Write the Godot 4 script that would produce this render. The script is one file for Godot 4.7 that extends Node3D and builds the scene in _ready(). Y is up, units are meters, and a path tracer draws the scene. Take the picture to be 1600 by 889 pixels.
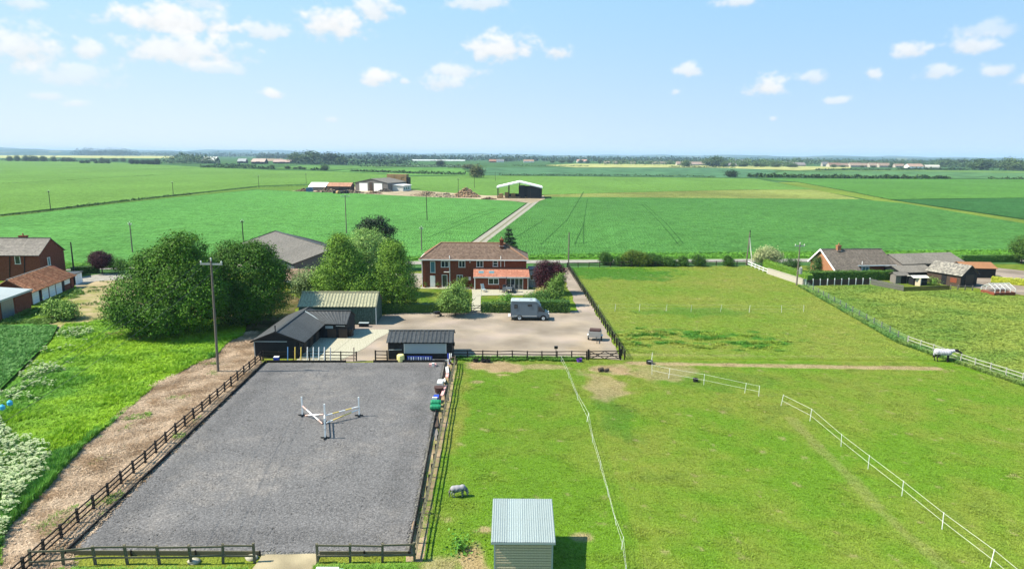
extends Node3D
# A farmstead in flat fen country on a bright day: riding arena, stables, farmhouse, paddocks, fields to the horizon.
# Metres; the eye stands at the origin's column, looking along -z.

var M := {}
var used := {}
var boxes := {}
var rng := RandomNumberGenerator.new()
var N1 := FastNoiseLite.new()
var N2 := FastNoiseLite.new()
var N3 := FastNoiseLite.new()

# ---------------------------------------------------------------- mesh collecting
class MB:
	var v := PackedVector3Array()
	var c := PackedColorArray()
	var smooth := false
	func tri(p: Vector3, q: Vector3, r: Vector3, k := Color.WHITE) -> void:
		v.push_back(p); v.push_back(q); v.push_back(r)
		c.push_back(k); c.push_back(k); c.push_back(k)
	func quad(p: Vector3, q: Vector3, r: Vector3, s: Vector3, k := Color.WHITE) -> void:
		tri(p, q, r, k); tri(p, r, s, k)
	func box(at: Vector3, size: Vector3, b := Basis.IDENTITY, k := Color.WHITE) -> void:
		var p := []
		for i in 8:
			p.push_back(at + b * (Vector3((i & 1) - 0.5, ((i >> 1) & 1) - 0.5, ((i >> 2) & 1) - 0.5) * size))
		for f in [[0, 1, 3, 2], [4, 6, 7, 5], [0, 4, 5, 1], [2, 3, 7, 6], [0, 2, 6, 4], [1, 5, 7, 3]]:
			quad(p[f[0]], p[f[1]], p[f[2]], p[f[3]], k)
	func bar(a: Vector3, b: Vector3, w: float, h: float, k := Color.WHITE) -> void:
		var z := (b - a).normalized()
		var x := (Vector3.UP if absf(z.y) < 0.98 else Vector3.RIGHT).cross(z).normalized()
		box((a + b) / 2, Vector3(w, h, a.distance_to(b)), Basis(x, z.cross(x), z), k)
	func slab(p: Vector3, q: Vector3, r: Vector3, s: Vector3, t: float, k := Color.WHITE) -> void:
		var n := (q - p).cross(s - p).normalized() * t
		quad(p, q, r, s, k); quad(p - n, q - n, r - n, s - n, k)
		quad(p, q, q - n, p - n, k); quad(q, r, r - n, q - n, k); quad(r, s, s - n, r - n, k); quad(s, p, p - n, s - n, k)
	func tube(pts: Array, rad: Array, sides := 8, k := Color.WHITE, caps := true) -> void:
		var rings := []
		for i in pts.size():
			var z: Vector3 = (pts[mini(i + 1, pts.size() - 1)] - pts[maxi(i - 1, 0)]).normalized()
			var x := (Vector3.UP if absf(z.y) < 0.9 else Vector3.RIGHT).cross(z).normalized()
			var y := z.cross(x)
			var ring := []
			for j in sides:
				var a := TAU * j / sides
				ring.push_back(pts[i] + (x * cos(a) + y * sin(a)) * rad[i])
			rings.push_back(ring)
		for i in pts.size() - 1:
			for j in sides:
				var n := (j + 1) % sides
				quad(rings[i][j], rings[i][n], rings[i + 1][n], rings[i + 1][j], k)
		if caps:
			for e in [0, pts.size() - 1]:
				for j in sides:
					tri(pts[e], rings[e][j], rings[e][(j + 1) % sides], k)
	# a profile of (x, y) pushed from z0 to z1, closed at both ends
	func prism(prof: Array, z0: float, z1: float, k := Color.WHITE) -> void:
		for i in prof.size():
			var p: Vector2 = prof[i]
			var q: Vector2 = prof[(i + 1) % prof.size()]
			quad(Vector3(p.x, p.y, z0), Vector3(q.x, q.y, z0), Vector3(q.x, q.y, z1), Vector3(p.x, p.y, z1), k)
		var t := Geometry2D.triangulate_polygon(PackedVector2Array(prof))
		for i in range(0, t.size(), 3):
			for z in [z0, z1]:
				tri(Vector3(prof[t[i]].x, prof[t[i]].y, z), Vector3(prof[t[i + 1]].x, prof[t[i + 1]].y, z), Vector3(prof[t[i + 2]].x, prof[t[i + 2]].y, z), k)
	func turn(b: Basis, at := Vector3.ZERO) -> MB:
		for i in v.size():
			v[i] = b * v[i] + at
		return self
	func mesh() -> ArrayMesh:
		var m := ArrayMesh.new()
		var a := []
		a.resize(Mesh.ARRAY_MAX)
		a[Mesh.ARRAY_VERTEX] = v
		a[Mesh.ARRAY_COLOR] = c
		m.add_surface_from_arrays(Mesh.PRIMITIVE_TRIANGLES, a)
		if smooth:
			var s := SurfaceTool.new()
			s.create_from(m, 0)
			s.index()
			s.generate_normals()
			return s.commit()
		return m

# ---------------------------------------------------------------- naming
func numbered(called: String) -> String:
	var n: int = used.get(called, -1) + 1
	used[called] = n
	return called if n == 0 else "%s_%03d" % [called, n]

func tag(o: Node, label: String, category: String, group := "", kind := "") -> Node:
	if label: o.set_meta("label", label)
	if category: o.set_meta("category", category)
	if group: o.set_meta("group", group)
	if kind: o.set_meta("kind", kind)
	return o

func thing(called: String, label: String, category: String, at := Vector3.ZERO, turn := 0.0, group := "") -> Node3D:
	var o := Node3D.new()
	o.name = numbered(called)
	add_child(o)
	o.position = at
	o.rotation.y = turn
	tag(o, label, category, group)
	return o

func piece(o: Node3D, called: String, parent: Node) -> Node3D:
	if parent == self:
		o.name = numbered(called)
		add_child(o)
	else:
		var n := 0
		var full := called
		while parent.has_node(full):
			n += 1
			full = "%s_%03d" % [called, n]
		o.name = full
		parent.add_child(o)
	return o

func obj(called: String, shape, material: Material, parent: Node = self) -> MeshInstance3D:
	var o := MeshInstance3D.new()
	o.mesh = shape.mesh() if shape is MB else shape
	o.material_override = material
	piece(o, called, parent)
	return o

func struct(called: String, shape, material: Material) -> MeshInstance3D:
	var o := obj(called, shape, material)
	o.set_meta("kind", "structure")
	return o

func cube(size: Vector3) -> BoxMesh:
	var k := Vector3i(size * 200.0)
	if not boxes.has(k):
		var b := BoxMesh.new()
		b.size = size
		boxes[k] = b
	return boxes[k]

func box(parent: Node, called: String, at: Vector3, size: Vector3, m: Material, turn := 0.0) -> MeshInstance3D:
	var o := obj(called, cube(size), m, parent)
	o.position = at
	o.rotation.y = turn
	return o

func bar(parent: Node, called: String, a: Vector3, b: Vector3, w: float, h: float, m: Material) -> MeshInstance3D:
	var o := obj(called, cube(Vector3(w, h, a.distance_to(b))), m, parent)
	var z := (b - a).normalized()
	var x := (Vector3.UP if absf(z.y) < 0.98 else Vector3.RIGHT).cross(z).normalized()
	o.transform = Transform3D(Basis(x, z.cross(x), z), (a + b) / 2)
	return o

func pole(parent: Node, called: String, a: Vector3, b: Vector3, r0: float, r1: float, m: Material, sides := 8) -> MeshInstance3D:
	var s := MB.new()
	s.tube([a, b], [r0, r1], sides)
	return obj(called, s, m, parent)

func copy_of(o: Node3D, at: Vector3, turn: float, label: String, group := "", size := 1.0) -> Node3D:
	var c: Node3D = o.duplicate()
	c.name = numbered(String(o.name).rstrip("0123456789").rstrip("_"))
	add_child(c)
	c.position = at
	c.rotation.y = turn
	c.scale = Vector3.ONE * size
	c.set_meta("label", label)
	if group: c.set_meta("group", group)
	return c

# ---------------------------------------------------------------- materials
func lin(r: float, g: float, b: float) -> Color:
	return Color(r, g, b).linear_to_srgb()

func noise_tex(freq: float, stops: Array, seed_ := 1, size := 512, kind := FastNoiseLite.TYPE_SIMPLEX_SMOOTH, octaves := 4) -> NoiseTexture2D:
	var n := FastNoiseLite.new()
	n.noise_type = kind
	n.frequency = freq
	n.seed = seed_
	n.fractal_octaves = octaves
	var t := NoiseTexture2D.new()
	t.width = size
	t.height = size
	t.seamless = true
	t.noise = n
	if stops:
		var g := Gradient.new()
		var off := PackedFloat32Array()
		var col := PackedColorArray()
		for i in stops.size():
			off.push_back(float(i) / (stops.size() - 1))
			col.push_back(stops[i])
		g.offsets = off
		g.colors = col
		t.color_ramp = g
	return t

func mat(called: String, r: float, g: float, b: float, rough := 0.9, metal := 0.0, spec := 0.4) -> StandardMaterial3D:
	var m := StandardMaterial3D.new()
	m.resource_name = called
	m.albedo_color = lin(r, g, b)
	m.roughness = rough
	m.metallic = metal
	m.metallic_specular = spec
	m.vertex_color_use_as_albedo = true
	M[called] = m
	return m

func textured(m: StandardMaterial3D, t: Texture2D, period: Vector3, world := true) -> StandardMaterial3D:
	m.albedo_texture = t
	m.uv1_triplanar = true
	m.uv1_world_triplanar = world
	m.uv1_scale = Vector3.ONE / period
	return m

func over(m: StandardMaterial3D, t: Texture2D, period: float, world := true) -> StandardMaterial3D:
	m.detail_enabled = true
	m.detail_albedo = t
	m.detail_blend_mode = BaseMaterial3D.BLEND_MODE_MUL
	m.detail_uv_layer = BaseMaterial3D.DETAIL_UV_2
	m.uv2_triplanar = true
	m.uv2_world_triplanar = world
	m.uv2_scale = Vector3.ONE / period
	return m

func relief(m: StandardMaterial3D, t: Texture2D, cm: float) -> StandardMaterial3D:
	m.heightmap_enabled = true
	m.heightmap_texture = t
	m.heightmap_scale = cm
	return m


# ---------------------------------------------------------------- the sky: air and clouds only
func smooth01(a: float, b: float, x: float) -> float:
	var t := clampf((x - a) / (b - a), 0.0, 1.0)
	return t * t * (3.0 - 2.0 * t)

func air(az: float, el: float) -> Vector3:
	var e := maxf(el, 0.0)
	var t := 1.0 - exp(-e / 10.5)
	var side := 0.5 + 0.5 * cos(deg_to_rad(az + 95.0))     # 1 towards the sun's side
	var low := Vector3(0.66, 0.84, 1.0).lerp(Vector3(0.90, 0.98, 1.02), smooth01(0.15, 0.75, side))
	var mid := Vector3(0.25, 0.60, 1.0).lerp(Vector3(0.32, 0.73, 1.01), smooth01(0.15, 0.8, side))
	var c := low.lerp(mid, t)
	return c.lerp(Vector3(0.10, 0.34, 0.80), smooth01(14.0, 80.0, e) * 0.85)

func paint_sky() -> ImageTexture:
	var w := 4096
	var h := 2048
	var clouds := [
		[-25.55, 9.13, 4.29, 1.40, 0.9], [-14.10, 9.74, 2.61, 1.34, 1.0], [-10.91, 10.88, 1.86, 1.18, 0.75], [-19.05, 8.93, 2.14, 0.86, 0.65], [-24.87, 7.24, 4.36, 1.50, 0.8],
		[-34.33, 6.62, 2.32, 1.61, 0.75], [-30.77, 6.83, 1.28, 0.81, 0.7], [-31.97, 5.16, 3.03, 1.07, 0.45], [-23.02, 6.10, 2.70, 0.59, 0.45], [-1.13, 8.30, 3.01, 1.29, 0.85],
		[3.48, 8.02, 1.23, 0.59, 0.8], [-10.82, 5.86, 1.45, 0.75, 0.85], [-4.63, 6.52, 2.13, 0.70, 0.65], [-5.51, 5.57, 2.07, 0.70, 0.6], [-18.85, 4.47, 0.91, 0.43, 0.8],
		[-2.41, 11.57, 2.57, 0.70, 0.6], [-34.21, 9.38, 1.14, 0.54, 0.55], [17.31, 11.26, 1.69, 0.54, 0.65], [13.81, 6.45, 1.16, 0.64, 0.7], [19.66, 5.17, 1.42, 0.91, 0.85],
		[23.11, 5.71, 1.21, 0.64, 0.55], [26.94, 5.82, 0.59, 0.59, 0.7], [29.03, 7.26, 1.20, 0.75, 0.75], [32.61, 7.42, 1.52, 0.70, 0.7], [33.48, 8.23, 1.81, 0.70, 0.4],
		[30.84, 5.68, 1.16, 0.70, 0.6], [34.30, 5.65, 1.03, 0.54, 0.6], [24.63, 4.07, 0.96, 0.32, 0.6], [-33.39, 3.74, 1.03, 0.38, 0.5], [-31.78, 3.26, 0.84, 0.32, 0.5],
		[-23.55, 10.62, 1.69, 0.64, 0.4], [12.92, 4.88, 0.46, 0.32, 0.6], [35.76, 4.92, 0.76, 0.48, 0.6], [-8.82, 5.66, 0.47, 0.27, 0.6], [-14.40, 2.65, 0.60, 0.27, 0.45], [20.43, 2.80, 0.33, 0.21, 0.6]]
	rng.seed = 77
	for i in 150:                                          # the same fair weather goes on all round
		var az := rng.randf_range(42.0, 318.0)
		var el := 2.0 + 20.0 * pow(rng.randf(), 1.6)
		var s := rng.randf_range(0.5, 1.7) * (0.5 + el / 14.0)
		clouds.push_back([wrapf(az, -180.0, 180.0), el, s * 1.9, s * 0.8, rng.randf_range(0.45, 0.95)])
	var small := Image.create_empty(512, 256, false, Image.FORMAT_RGBF)
	for y in 256:
		var el := 90.0 - (y + 0.5) / 256.0 * 180.0
		for x in 512:
			var q := air((x + 0.5) / 512.0 * 360.0 - 180.0, el)
			small.set_pixel(x, y, Color(q.x, q.y, q.z))
	small.resize(w, h, Image.INTERPOLATE_CUBIC)
	N3.seed = 5
	N3.frequency = 0.42
	N3.fractal_octaves = 5
	N3.fractal_gain = 0.5
	var per := w / 360.0
	for cl in clouds:
		var cy: float = cl[1]
		var x0 := int((cl[0] + 180.0 - cl[2] * 1.7) * per)
		var x1 := int((cl[0] + 180.0 + cl[2] * 1.7) * per)
		var y0 := int((90.0 - cy - cl[3] * 1.6) * per)
		var y1 := int((90.0 - maxf(cy - cl[3] * 1.6, 0.1)) * per)
		for y in range(maxi(y0, 0), y1):
			var el := 90.0 - (y + 0.5) / per
			for xx in range(x0, x1):
				var az := (xx + 0.5) / per - 180.0
				var u: float = (az - cl[0]) / cl[2]
				var t: float = (el - cy) / cl[3]
				t = t * 1.0 if t > 0.0 else t * 1.35
				var n := N3.get_noise_2d(az * 1.1, el * 1.7) + 0.30 * N3.get_noise_2d(az * 4.3 + 40.0, el * 6.0)
				var d: float = 1.0 - sqrt(u * u + t * t) + n * 0.72 + 0.2
				var a: float = smooth01(0.0, 0.78, d) * minf(1.0, cl[4] * 1.12) * (0.8 + 0.2 * smooth01(0.0, 1.2, d))
				if a > 0.004:
					var x := posmod(xx, w)
					var k := small.get_pixel(x, y)
					var lit: float = 0.93 + 0.07 * clampf(t * 1.2 + n, -1.0, 1.0)
					small.set_pixel(x, y, k.lerp(Color(1.04 * lit, 1.05 * lit, 1.06 * lit), a))
	return ImageTexture.create_from_image(small)

# ---------------------------------------------------------------- sheets of ground
# POLY is cut into cells; COL gives each point its own colour
func sheet(poly: Array, y: float, cell: float, col: Callable, bump := 0.0) -> MB:
	var st := MB.new()
	var pv := PackedVector2Array(poly)
	var lo: Vector2 = poly[0]
	var hi: Vector2 = poly[0]
	for p in poly:
		lo = lo.min(p)
		hi = hi.max(p)
	var nx := int(ceil((hi.x - lo.x) / cell))
	var nz := int(ceil((hi.y - lo.y) / cell))
	var inside := PackedByteArray()
	inside.resize((nx + 1) * (nz + 1))
	var cols := PackedColorArray()
	cols.resize((nx + 1) * (nz + 1))
	var ys := PackedFloat32Array()
	ys.resize((nx + 1) * (nz + 1))
	for j in nz + 1:
		for i in nx + 1:
			var p := lo + Vector2(i, j) * cell
			var k := j * (nx + 1) + i
			inside[k] = 1 if Geometry2D.is_point_in_polygon(p, pv) else 0
			if inside[k]:
				cols[k] = col.call(p.x, p.y)
				ys[k] = y + (bump * N2.get_noise_2d(p.x * 9.0, p.y * 9.0) if bump > 0.0 else 0.0)
	var idx := [0, 1, nx + 2, nx + 1]
	for j in nz:
		for i in nx:
			var k := j * (nx + 1) + i
			var n := inside[k] + inside[k + 1] + inside[k + nx + 1] + inside[k + nx + 2]
			var p := lo + Vector2(i, j) * cell
			if n == 4:
				for t in [0, 1, 2, 0, 2, 3]:
					var q: int = k + idx[t]
					st.v.push_back(Vector3(p.x + (cell if t == 1 or t == 2 else 0.0), ys[q], p.y + (cell if t > 1 else 0.0)))
					st.c.push_back(cols[q])
			elif n > 0 or cell > 3.0:
				var sq := PackedVector2Array([p, p + Vector2(cell, 0), p + Vector2(cell, cell), p + Vector2(0, cell)])
				for part in Geometry2D.intersect_polygons(sq, pv):
					var t := Geometry2D.triangulate_polygon(part)
					for q in t:
						st.v.push_back(Vector3(part[q].x, y, part[q].y))
						st.c.push_back(col.call(part[q].x, part[q].y))
	return st

# the same outline with an uneven edge
func ragged(poly: Array, amp: float, step: float, f := 8.0) -> Array:
	var out := []
	for i in poly.size():
		var a: Vector2 = poly[i]
		var b: Vector2 = poly[(i + 1) % poly.size()]
		var n := maxi(1, int(a.distance_to(b) / step))
		var side := (b - a).normalized().orthogonal()
		for k in n:
			var p := a.lerp(b, float(k) / n)
			out.push_back(p + side * amp * N2.get_noise_2d(p.x * f, p.y * f) * 1.6)
	return out

func plain(c: Color) -> Callable:
	return func(_x, _z): return c

# a flat strip along a line of points on the ground
func ribbon(pts: Array, w0: float, w1: float, y: float, c := Color.WHITE) -> MB:
	var st := MB.new()
	for i in pts.size() - 1:
		var a: Vector3 = pts[i]
		var b: Vector3 = pts[i + 1]
		var s := (b - a).normalized().cross(Vector3.UP)
		var ta := float(i) / (pts.size() - 1)
		var tb := float(i + 1) / (pts.size() - 1)
		var wa := lerpf(w0, w1, ta) / 2
		var wb := lerpf(w0, w1, tb) / 2
		a.y = y
		b.y = y
		st.quad(a - s * wa, b - s * wb, b + s * wb, a + s * wa, c)
	return st

func spot(x: float, z: float, cx: float, cz: float, rx: float, rz: float) -> float:
	var d := sqrt(pow((x - cx) / rx, 2.0) + pow((z - cz) / rz, 2.0))
	d += 0.55 * N1.get_noise_2d(x * 3.0, z * 3.0) + 0.5 * N1.get_noise_2d(x * 14.0, z * 14.0)
	return 1.0 - smooth01(0.55, 1.05, d)

func near_line(x: float, z: float, a: Vector3, b: Vector3, w: float) -> float:
	var q := Geometry2D.get_closest_point_to_segment(Vector2(x, z), Vector2(a.x, a.z), Vector2(b.x, b.z))
	var d := q.distance_to(Vector2(x, z)) / w + 0.5 * N1.get_noise_2d(x * 9.0, z * 9.0)
	return 1.0 - smooth01(0.5, 1.1, d)


# ---------------------------------------------------------------- scene
func _ready() -> void:
	var cam := Camera3D.new()
	cam.name = "camera"
	add_child(cam)
	cam.position = Vector3(0, 24.0000, 0)
	cam.basis = Basis(Vector3.RIGHT, -0.1876) * Basis(Vector3.BACK, 0.0058)
	cam.fov = 45.2321
	cam.near = 0.2
	cam.far = 60000.0
	cam.current = true
	var we := WorldEnvironment.new()
	we.name = "world_environment"
	var env := Environment.new()
	env.background_mode = Environment.BG_SKY
	env.sky = Sky.new()
	var air_mat := PanoramaSkyMaterial.new()
	air_mat.panorama = paint_sky()
	env.sky.sky_material = air_mat
	env.sky_rotation = Vector3(0, PI, 0)
	env.tonemap_mode = Environment.TONE_MAPPER_LINEAR
	env.tonemap_exposure = 2.15
	env.background_energy_multiplier = 0.465
	env.sdfgi_enabled = true
	env.ssao_enabled = true
	env.ssil_enabled = true
	env.fog_enabled = true
	env.fog_density = 0.00008
	env.fog_light_color = Color(0.76, 0.89, 1.0)
	we.environment = env
	add_child(we)
	var sun := DirectionalLight3D.new()
	sun.name = "sun"
	add_child(sun)
	var el := deg_to_rad(49.0)
	var az := deg_to_rad(4.5)
	sun.look_at_from_position(Vector3.ZERO, Vector3(cos(el) * cos(az), -sin(el), -cos(el) * sin(az)))
	sun.light_energy = 1.6
	sun.light_color = Color(1.0, 0.965, 0.90)
	sun.light_angular_distance = 0.5
	sun.shadow_enabled = true

	N1.frequency = 0.02
	N1.fractal_octaves = 3
	N1.seed = 3
	N2.frequency = 0.02
	N2.fractal_octaves = 4
	N2.seed = 9
	materials()
	near_ground()
	fields()
	farmhouse()
	yard_buildings()
	west_buildings()
	east_buildings()
	far_farm()
	fences()
	utility_poles()
	trees()
	hedges()
	grass()
	yard_things()
	animals()
	far_country()

func materials() -> void:
	var fine := noise_tex(0.06, [Color(0.66, 0.66, 0.62), Color(0.86, 0.87, 0.84), Color(1, 1, 1)], 4, 512)
	var wide := noise_tex(0.025, [Color(0.78, 0.78, 0.74), Color(0.93, 0.94, 0.9), Color(1, 1, 1)], 8, 512)
	var lumps := noise_tex(0.05, [], 6, 512, FastNoiseLite.TYPE_SIMPLEX_SMOOTH, 5)
	var specks := noise_tex(0.22, [Color(0.52, 0.52, 0.54), Color(0.84, 0.84, 0.84), Color(0.9, 0.9, 0.9), Color(1, 1, 1)], 12, 512, FastNoiseLite.TYPE_SIMPLEX, 3)
	var streak := noise_tex(0.05, [Color(0.6, 0.6, 0.6), Color(0.88, 0.88, 0.88), Color(1, 1, 1)], 15, 256)
	relief(over(textured(mat("turf", 1, 1, 1, 1.0, 0.0, 0.15), fine, Vector3(5.3, 5.3, 5.3)), wide, 23.0), lumps, 9.0)
	var rows := noise_tex(0.09, [Color(0.30, 0.40, 0.32), Color(0.78, 0.82, 0.76), Color(0.88, 0.9, 0.86), Color(1, 1, 1)], 27, 512, FastNoiseLite.TYPE_SIMPLEX, 3)
	relief(over(textured(mat("crop", 1, 1, 1, 1.0, 0.0, 0.15), rows, Vector3(17.0, 17.0, 150.0)), wide, 71.0), lumps, 24.0)
	relief(over(textured(mat("far_crop", 1, 1, 1, 1.0, 0.0, 0.1), wide, Vector3(140, 140, 61)), streak, 530.0), lumps, 30.0)
	relief(over(textured(mat("loose", 1, 1, 1, 1.0, 0.0, 0.2), specks, Vector3(6.1, 6.1, 6.1)), wide, 113.0), specks, 2.0)
	relief(over(textured(mat("arena", 1, 1, 1, 1.0, 0.0, 0.2), specks, Vector3(7.9, 7.9, 7.9)), wide, 11.0), noise_tex(0.09, [], 31, 512, FastNoiseLite.TYPE_SIMPLEX_SMOOTH, 4), 14.0)
	over(textured(mat("concrete", 0.56, 0.51, 0.44, 0.85), wide, Vector3(3, 3, 3)), fine, 7.0)
	over(textured(mat("paving", 0.55, 0.50, 0.43, 0.85), wide, Vector3(2, 2, 2)), fine, 5.0)
	over(textured(mat("road", 0.40, 0.37, 0.34, 0.9), specks, Vector3(6, 6, 6)), wide, 17.0)
	over(textured(mat("brick", 0.27, 0.075, 0.042, 0.9), noise_tex(0.3, [Color(0.62, 0.6, 0.58), Color(0.92, 0.9, 0.88), Color(1, 1, 1)], 21, 256), Vector3(3, 3, 3)), wide, 5.0)
	over(textured(mat("pale_brick", 0.46, 0.22, 0.125, 0.9), noise_tex(0.3, [Color(0.75, 0.72, 0.7), Color(1, 1, 1)], 21, 256), Vector3(3, 3, 3)), wide, 5.0)
	textured(mat("tile", 1, 1, 1, 0.85), fine, Vector3(1.7, 1.7, 1.7))
	over(textured(mat("old_sheet", 0.23, 0.21, 0.20, 0.85), wide, Vector3(2.3, 2.3, 2.3)), streak, 6.0)
	over(textured(mat("dark_sheet", 0.075, 0.08, 0.09, 0.55), wide, Vector3(2.3, 2.3, 2.3)), streak, 6.0)
	over(textured(mat("cream_sheet", 0.50, 0.48, 0.33, 0.6), wide, Vector3(2.3, 2.3, 2.3)), streak, 4.0)
	over(textured(mat("green_sheet", 0.10, 0.165, 0.14, 0.6), wide, Vector3(2, 9, 2)), streak, 4.0)
	textured(mat("galvanised", 0.40, 0.455, 0.475, 0.45, 0.2, 0.5), wide, Vector3(1.4, 1.4, 1.4))
	over(textured(mat("rust_sheet", 0.42, 0.20, 0.11, 0.9), fine, Vector3(2.3, 2.3, 2.3)), wide, 5.0)
	textured(mat("black_board", 0.012, 0.014, 0.018, 0.7), streak, Vector3(3, 0.4, 3))
	textured(mat("black_rail", 0.022, 0.017, 0.014, 0.75), streak, Vector3(1, 1, 1))
	textured(mat("brown_board", 0.085, 0.058, 0.042, 0.85), streak, Vector3(2, 0.5, 2))
	textured(mat("grey_board", 0.22, 0.20, 0.185, 0.9), streak, Vector3(0.6, 2, 0.6))
	textured(mat("new_board", 0.66, 0.55, 0.38, 0.8), streak, Vector3(1.6, 0.25, 1.6))
	textured(mat("weathered", 0.17, 0.155, 0.10, 0.9), streak, Vector3(0.7, 0.7, 0.7))
	textured(mat("pole_wood", 0.20, 0.17, 0.14, 0.85), streak, Vector3(0.5, 3, 0.5))
	textured(mat("dark_pole_wood", 0.045, 0.04, 0.035, 0.85), streak, Vector3(0.5, 3, 0.5))
	textured(mat("bark", 0.10, 0.075, 0.05, 0.95), streak, Vector3(0.6, 1.5, 0.6))
	textured(mat("straw", 0.46, 0.30, 0.14, 0.95), specks, Vector3(2, 0.7, 2))
	textured(mat("pale_board", 0.40, 0.36, 0.33, 0.9), streak, Vector3(0.6, 2, 0.6))
	textured(mat("pale_rail", 0.50, 0.51, 0.43, 0.8), streak, Vector3(0.6, 2, 0.6))
	mat("glaze_bar", 0.55, 0.56, 0.55, 0.6)
	textured(mat("render_wall", 0.42, 0.385, 0.35, 0.9), wide, Vector3(3, 3, 3))
	mat("white_paint", 0.80, 0.80, 0.78, 0.5)
	mat("dirty_white", 0.62, 0.61, 0.56, 0.7)
	mat("frame", 0.78, 0.78, 0.76, 0.4)
	mat("glass", 0.02, 0.03, 0.035, 0.06, 0.0, 0.6)
	mat("sky_glass", 0.10, 0.20, 0.24, 0.08, 0.0, 0.6)
	mat("grey_light", 0.30, 0.35, 0.36, 0.4)
	mat("metal", 0.35, 0.36, 0.37, 0.45, 0.6)
	mat("black", 0.008, 0.008, 0.009, 0.5)
	mat("rubber", 0.015, 0.015, 0.016, 0.8)
	mat("wire", 0.05, 0.05, 0.055, 0.6)
	mat("tape", 0.82, 0.82, 0.80, 0.6)
	mat("blue_paint", 0.02, 0.05, 0.35, 0.45)
	mat("blue_container", 0.05, 0.12, 0.24, 0.5)
	mat("sky_blue", 0.05, 0.38, 0.62, 0.4)
	textured(mat("slate_board", 0.085, 0.105, 0.125, 0.8), streak, Vector3(0.6, 2, 0.6))
	mat("pale_yellow", 0.72, 0.66, 0.26, 0.5)
	mat("brown_dark", 0.06, 0.03, 0.025, 0.8)
	mat("purple", 0.10, 0.03, 0.30, 0.5)
	mat("green_paint", 0.01, 0.20, 0.09, 0.45)
	mat("red_paint", 0.42, 0.05, 0.05, 0.45)
	mat("yellow_paint", 0.72, 0.50, 0.10, 0.45)
	mat("pink_paint", 0.66, 0.36, 0.33, 0.5)
	mat("van_grey", 0.095, 0.14, 0.185, 0.3, 0.2, 0.5).clearcoat_enabled = true
	mat("mesh_green", 0.16, 0.30, 0.20, 0.6)
	for k in [["leaf", 0.26], ["needle", 0.2], ["blade", 0.5], ["petal", 0.5]]:
		var m := mat(k[0], 1, 1, 1, 0.62, 0.0, 0.3)
		m.cull_mode = BaseMaterial3D.CULL_DISABLED
		m.backlight_enabled = true
		m.backlight = Color(k[1], k[1], k[1])
	mat("coat", 1, 1, 1, 0.8)

# ---------------------------------------------------------------- the ground near the eye
var turf_bright := Color(0.140, 0.268, 0.018)
var turf_dry := Color(0.262, 0.278, 0.052)
var turf_lush := Color(0.060, 0.19, 0.016)
var soil := Color(0.44, 0.31, 0.20)

func paddock_colour(x: float, z: float) -> Color:
	var n := N1.get_noise_2d(x * 2.2, z * 2.2)
	var f := N2.get_noise_2d(x * 11.0, z * 11.0)
	var dry := 0.34 + 0.62 * n + 0.5 * f
	var lush := 0.0
	if x < 8.0 and z > -77.0:                              # the strip by the arena: short and even
		dry = 0.12 + 0.55 * n + 0.35 * f
		dry += 0.7 * spot(x, z, -5.2, -62.0, 1.3, 12.0)
	elif z < -78.0:                                        # the top paddock
		dry = 0.55 + 0.4 * n + 0.25 * f - 0.5 * smooth01(-128.0, -140.0, z) * (1.0 - smooth01(18.0, 44.0, x))
		lush = 0.95 * spot(x, z, 25.0, -88.5, 16.0, 6.5) * smooth01(-0.10, 0.22, N2.get_noise_2d(x * 12.0, z * 16.0))
		lush = maxf(lush, 0.8 * spot(x, z, 22.0, -140.0, 17.0, 9.0))
		lush = maxf(lush, 0.5 * spot(x, z, 30.0, -104.0, 10.0, 4.0))
	else:
		lush = 0.55 * spot(x, z, 10.0, -62.0, 2.2, 8.0) + 0.35 * spot(x, z, 22.0, -71.0, 7.0, 3.0)
		dry += 0.3 * spot(x, z, 11.0, -72.0, 6.0, 7.0)
		lush = maxf(lush, 0.35 * smooth01(0.1, 0.45, f) * smooth01(-0.1, 0.3, n))
	var c := turf_bright.lerp(turf_dry, clampf(dry, 0.0, 1.0)).lerp(turf_lush, clampf(lush, 0.0, 1.0))
	return c.lerp(soil, clampf(paddock_bare(x, z), 0.0, 1.0))

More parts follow.
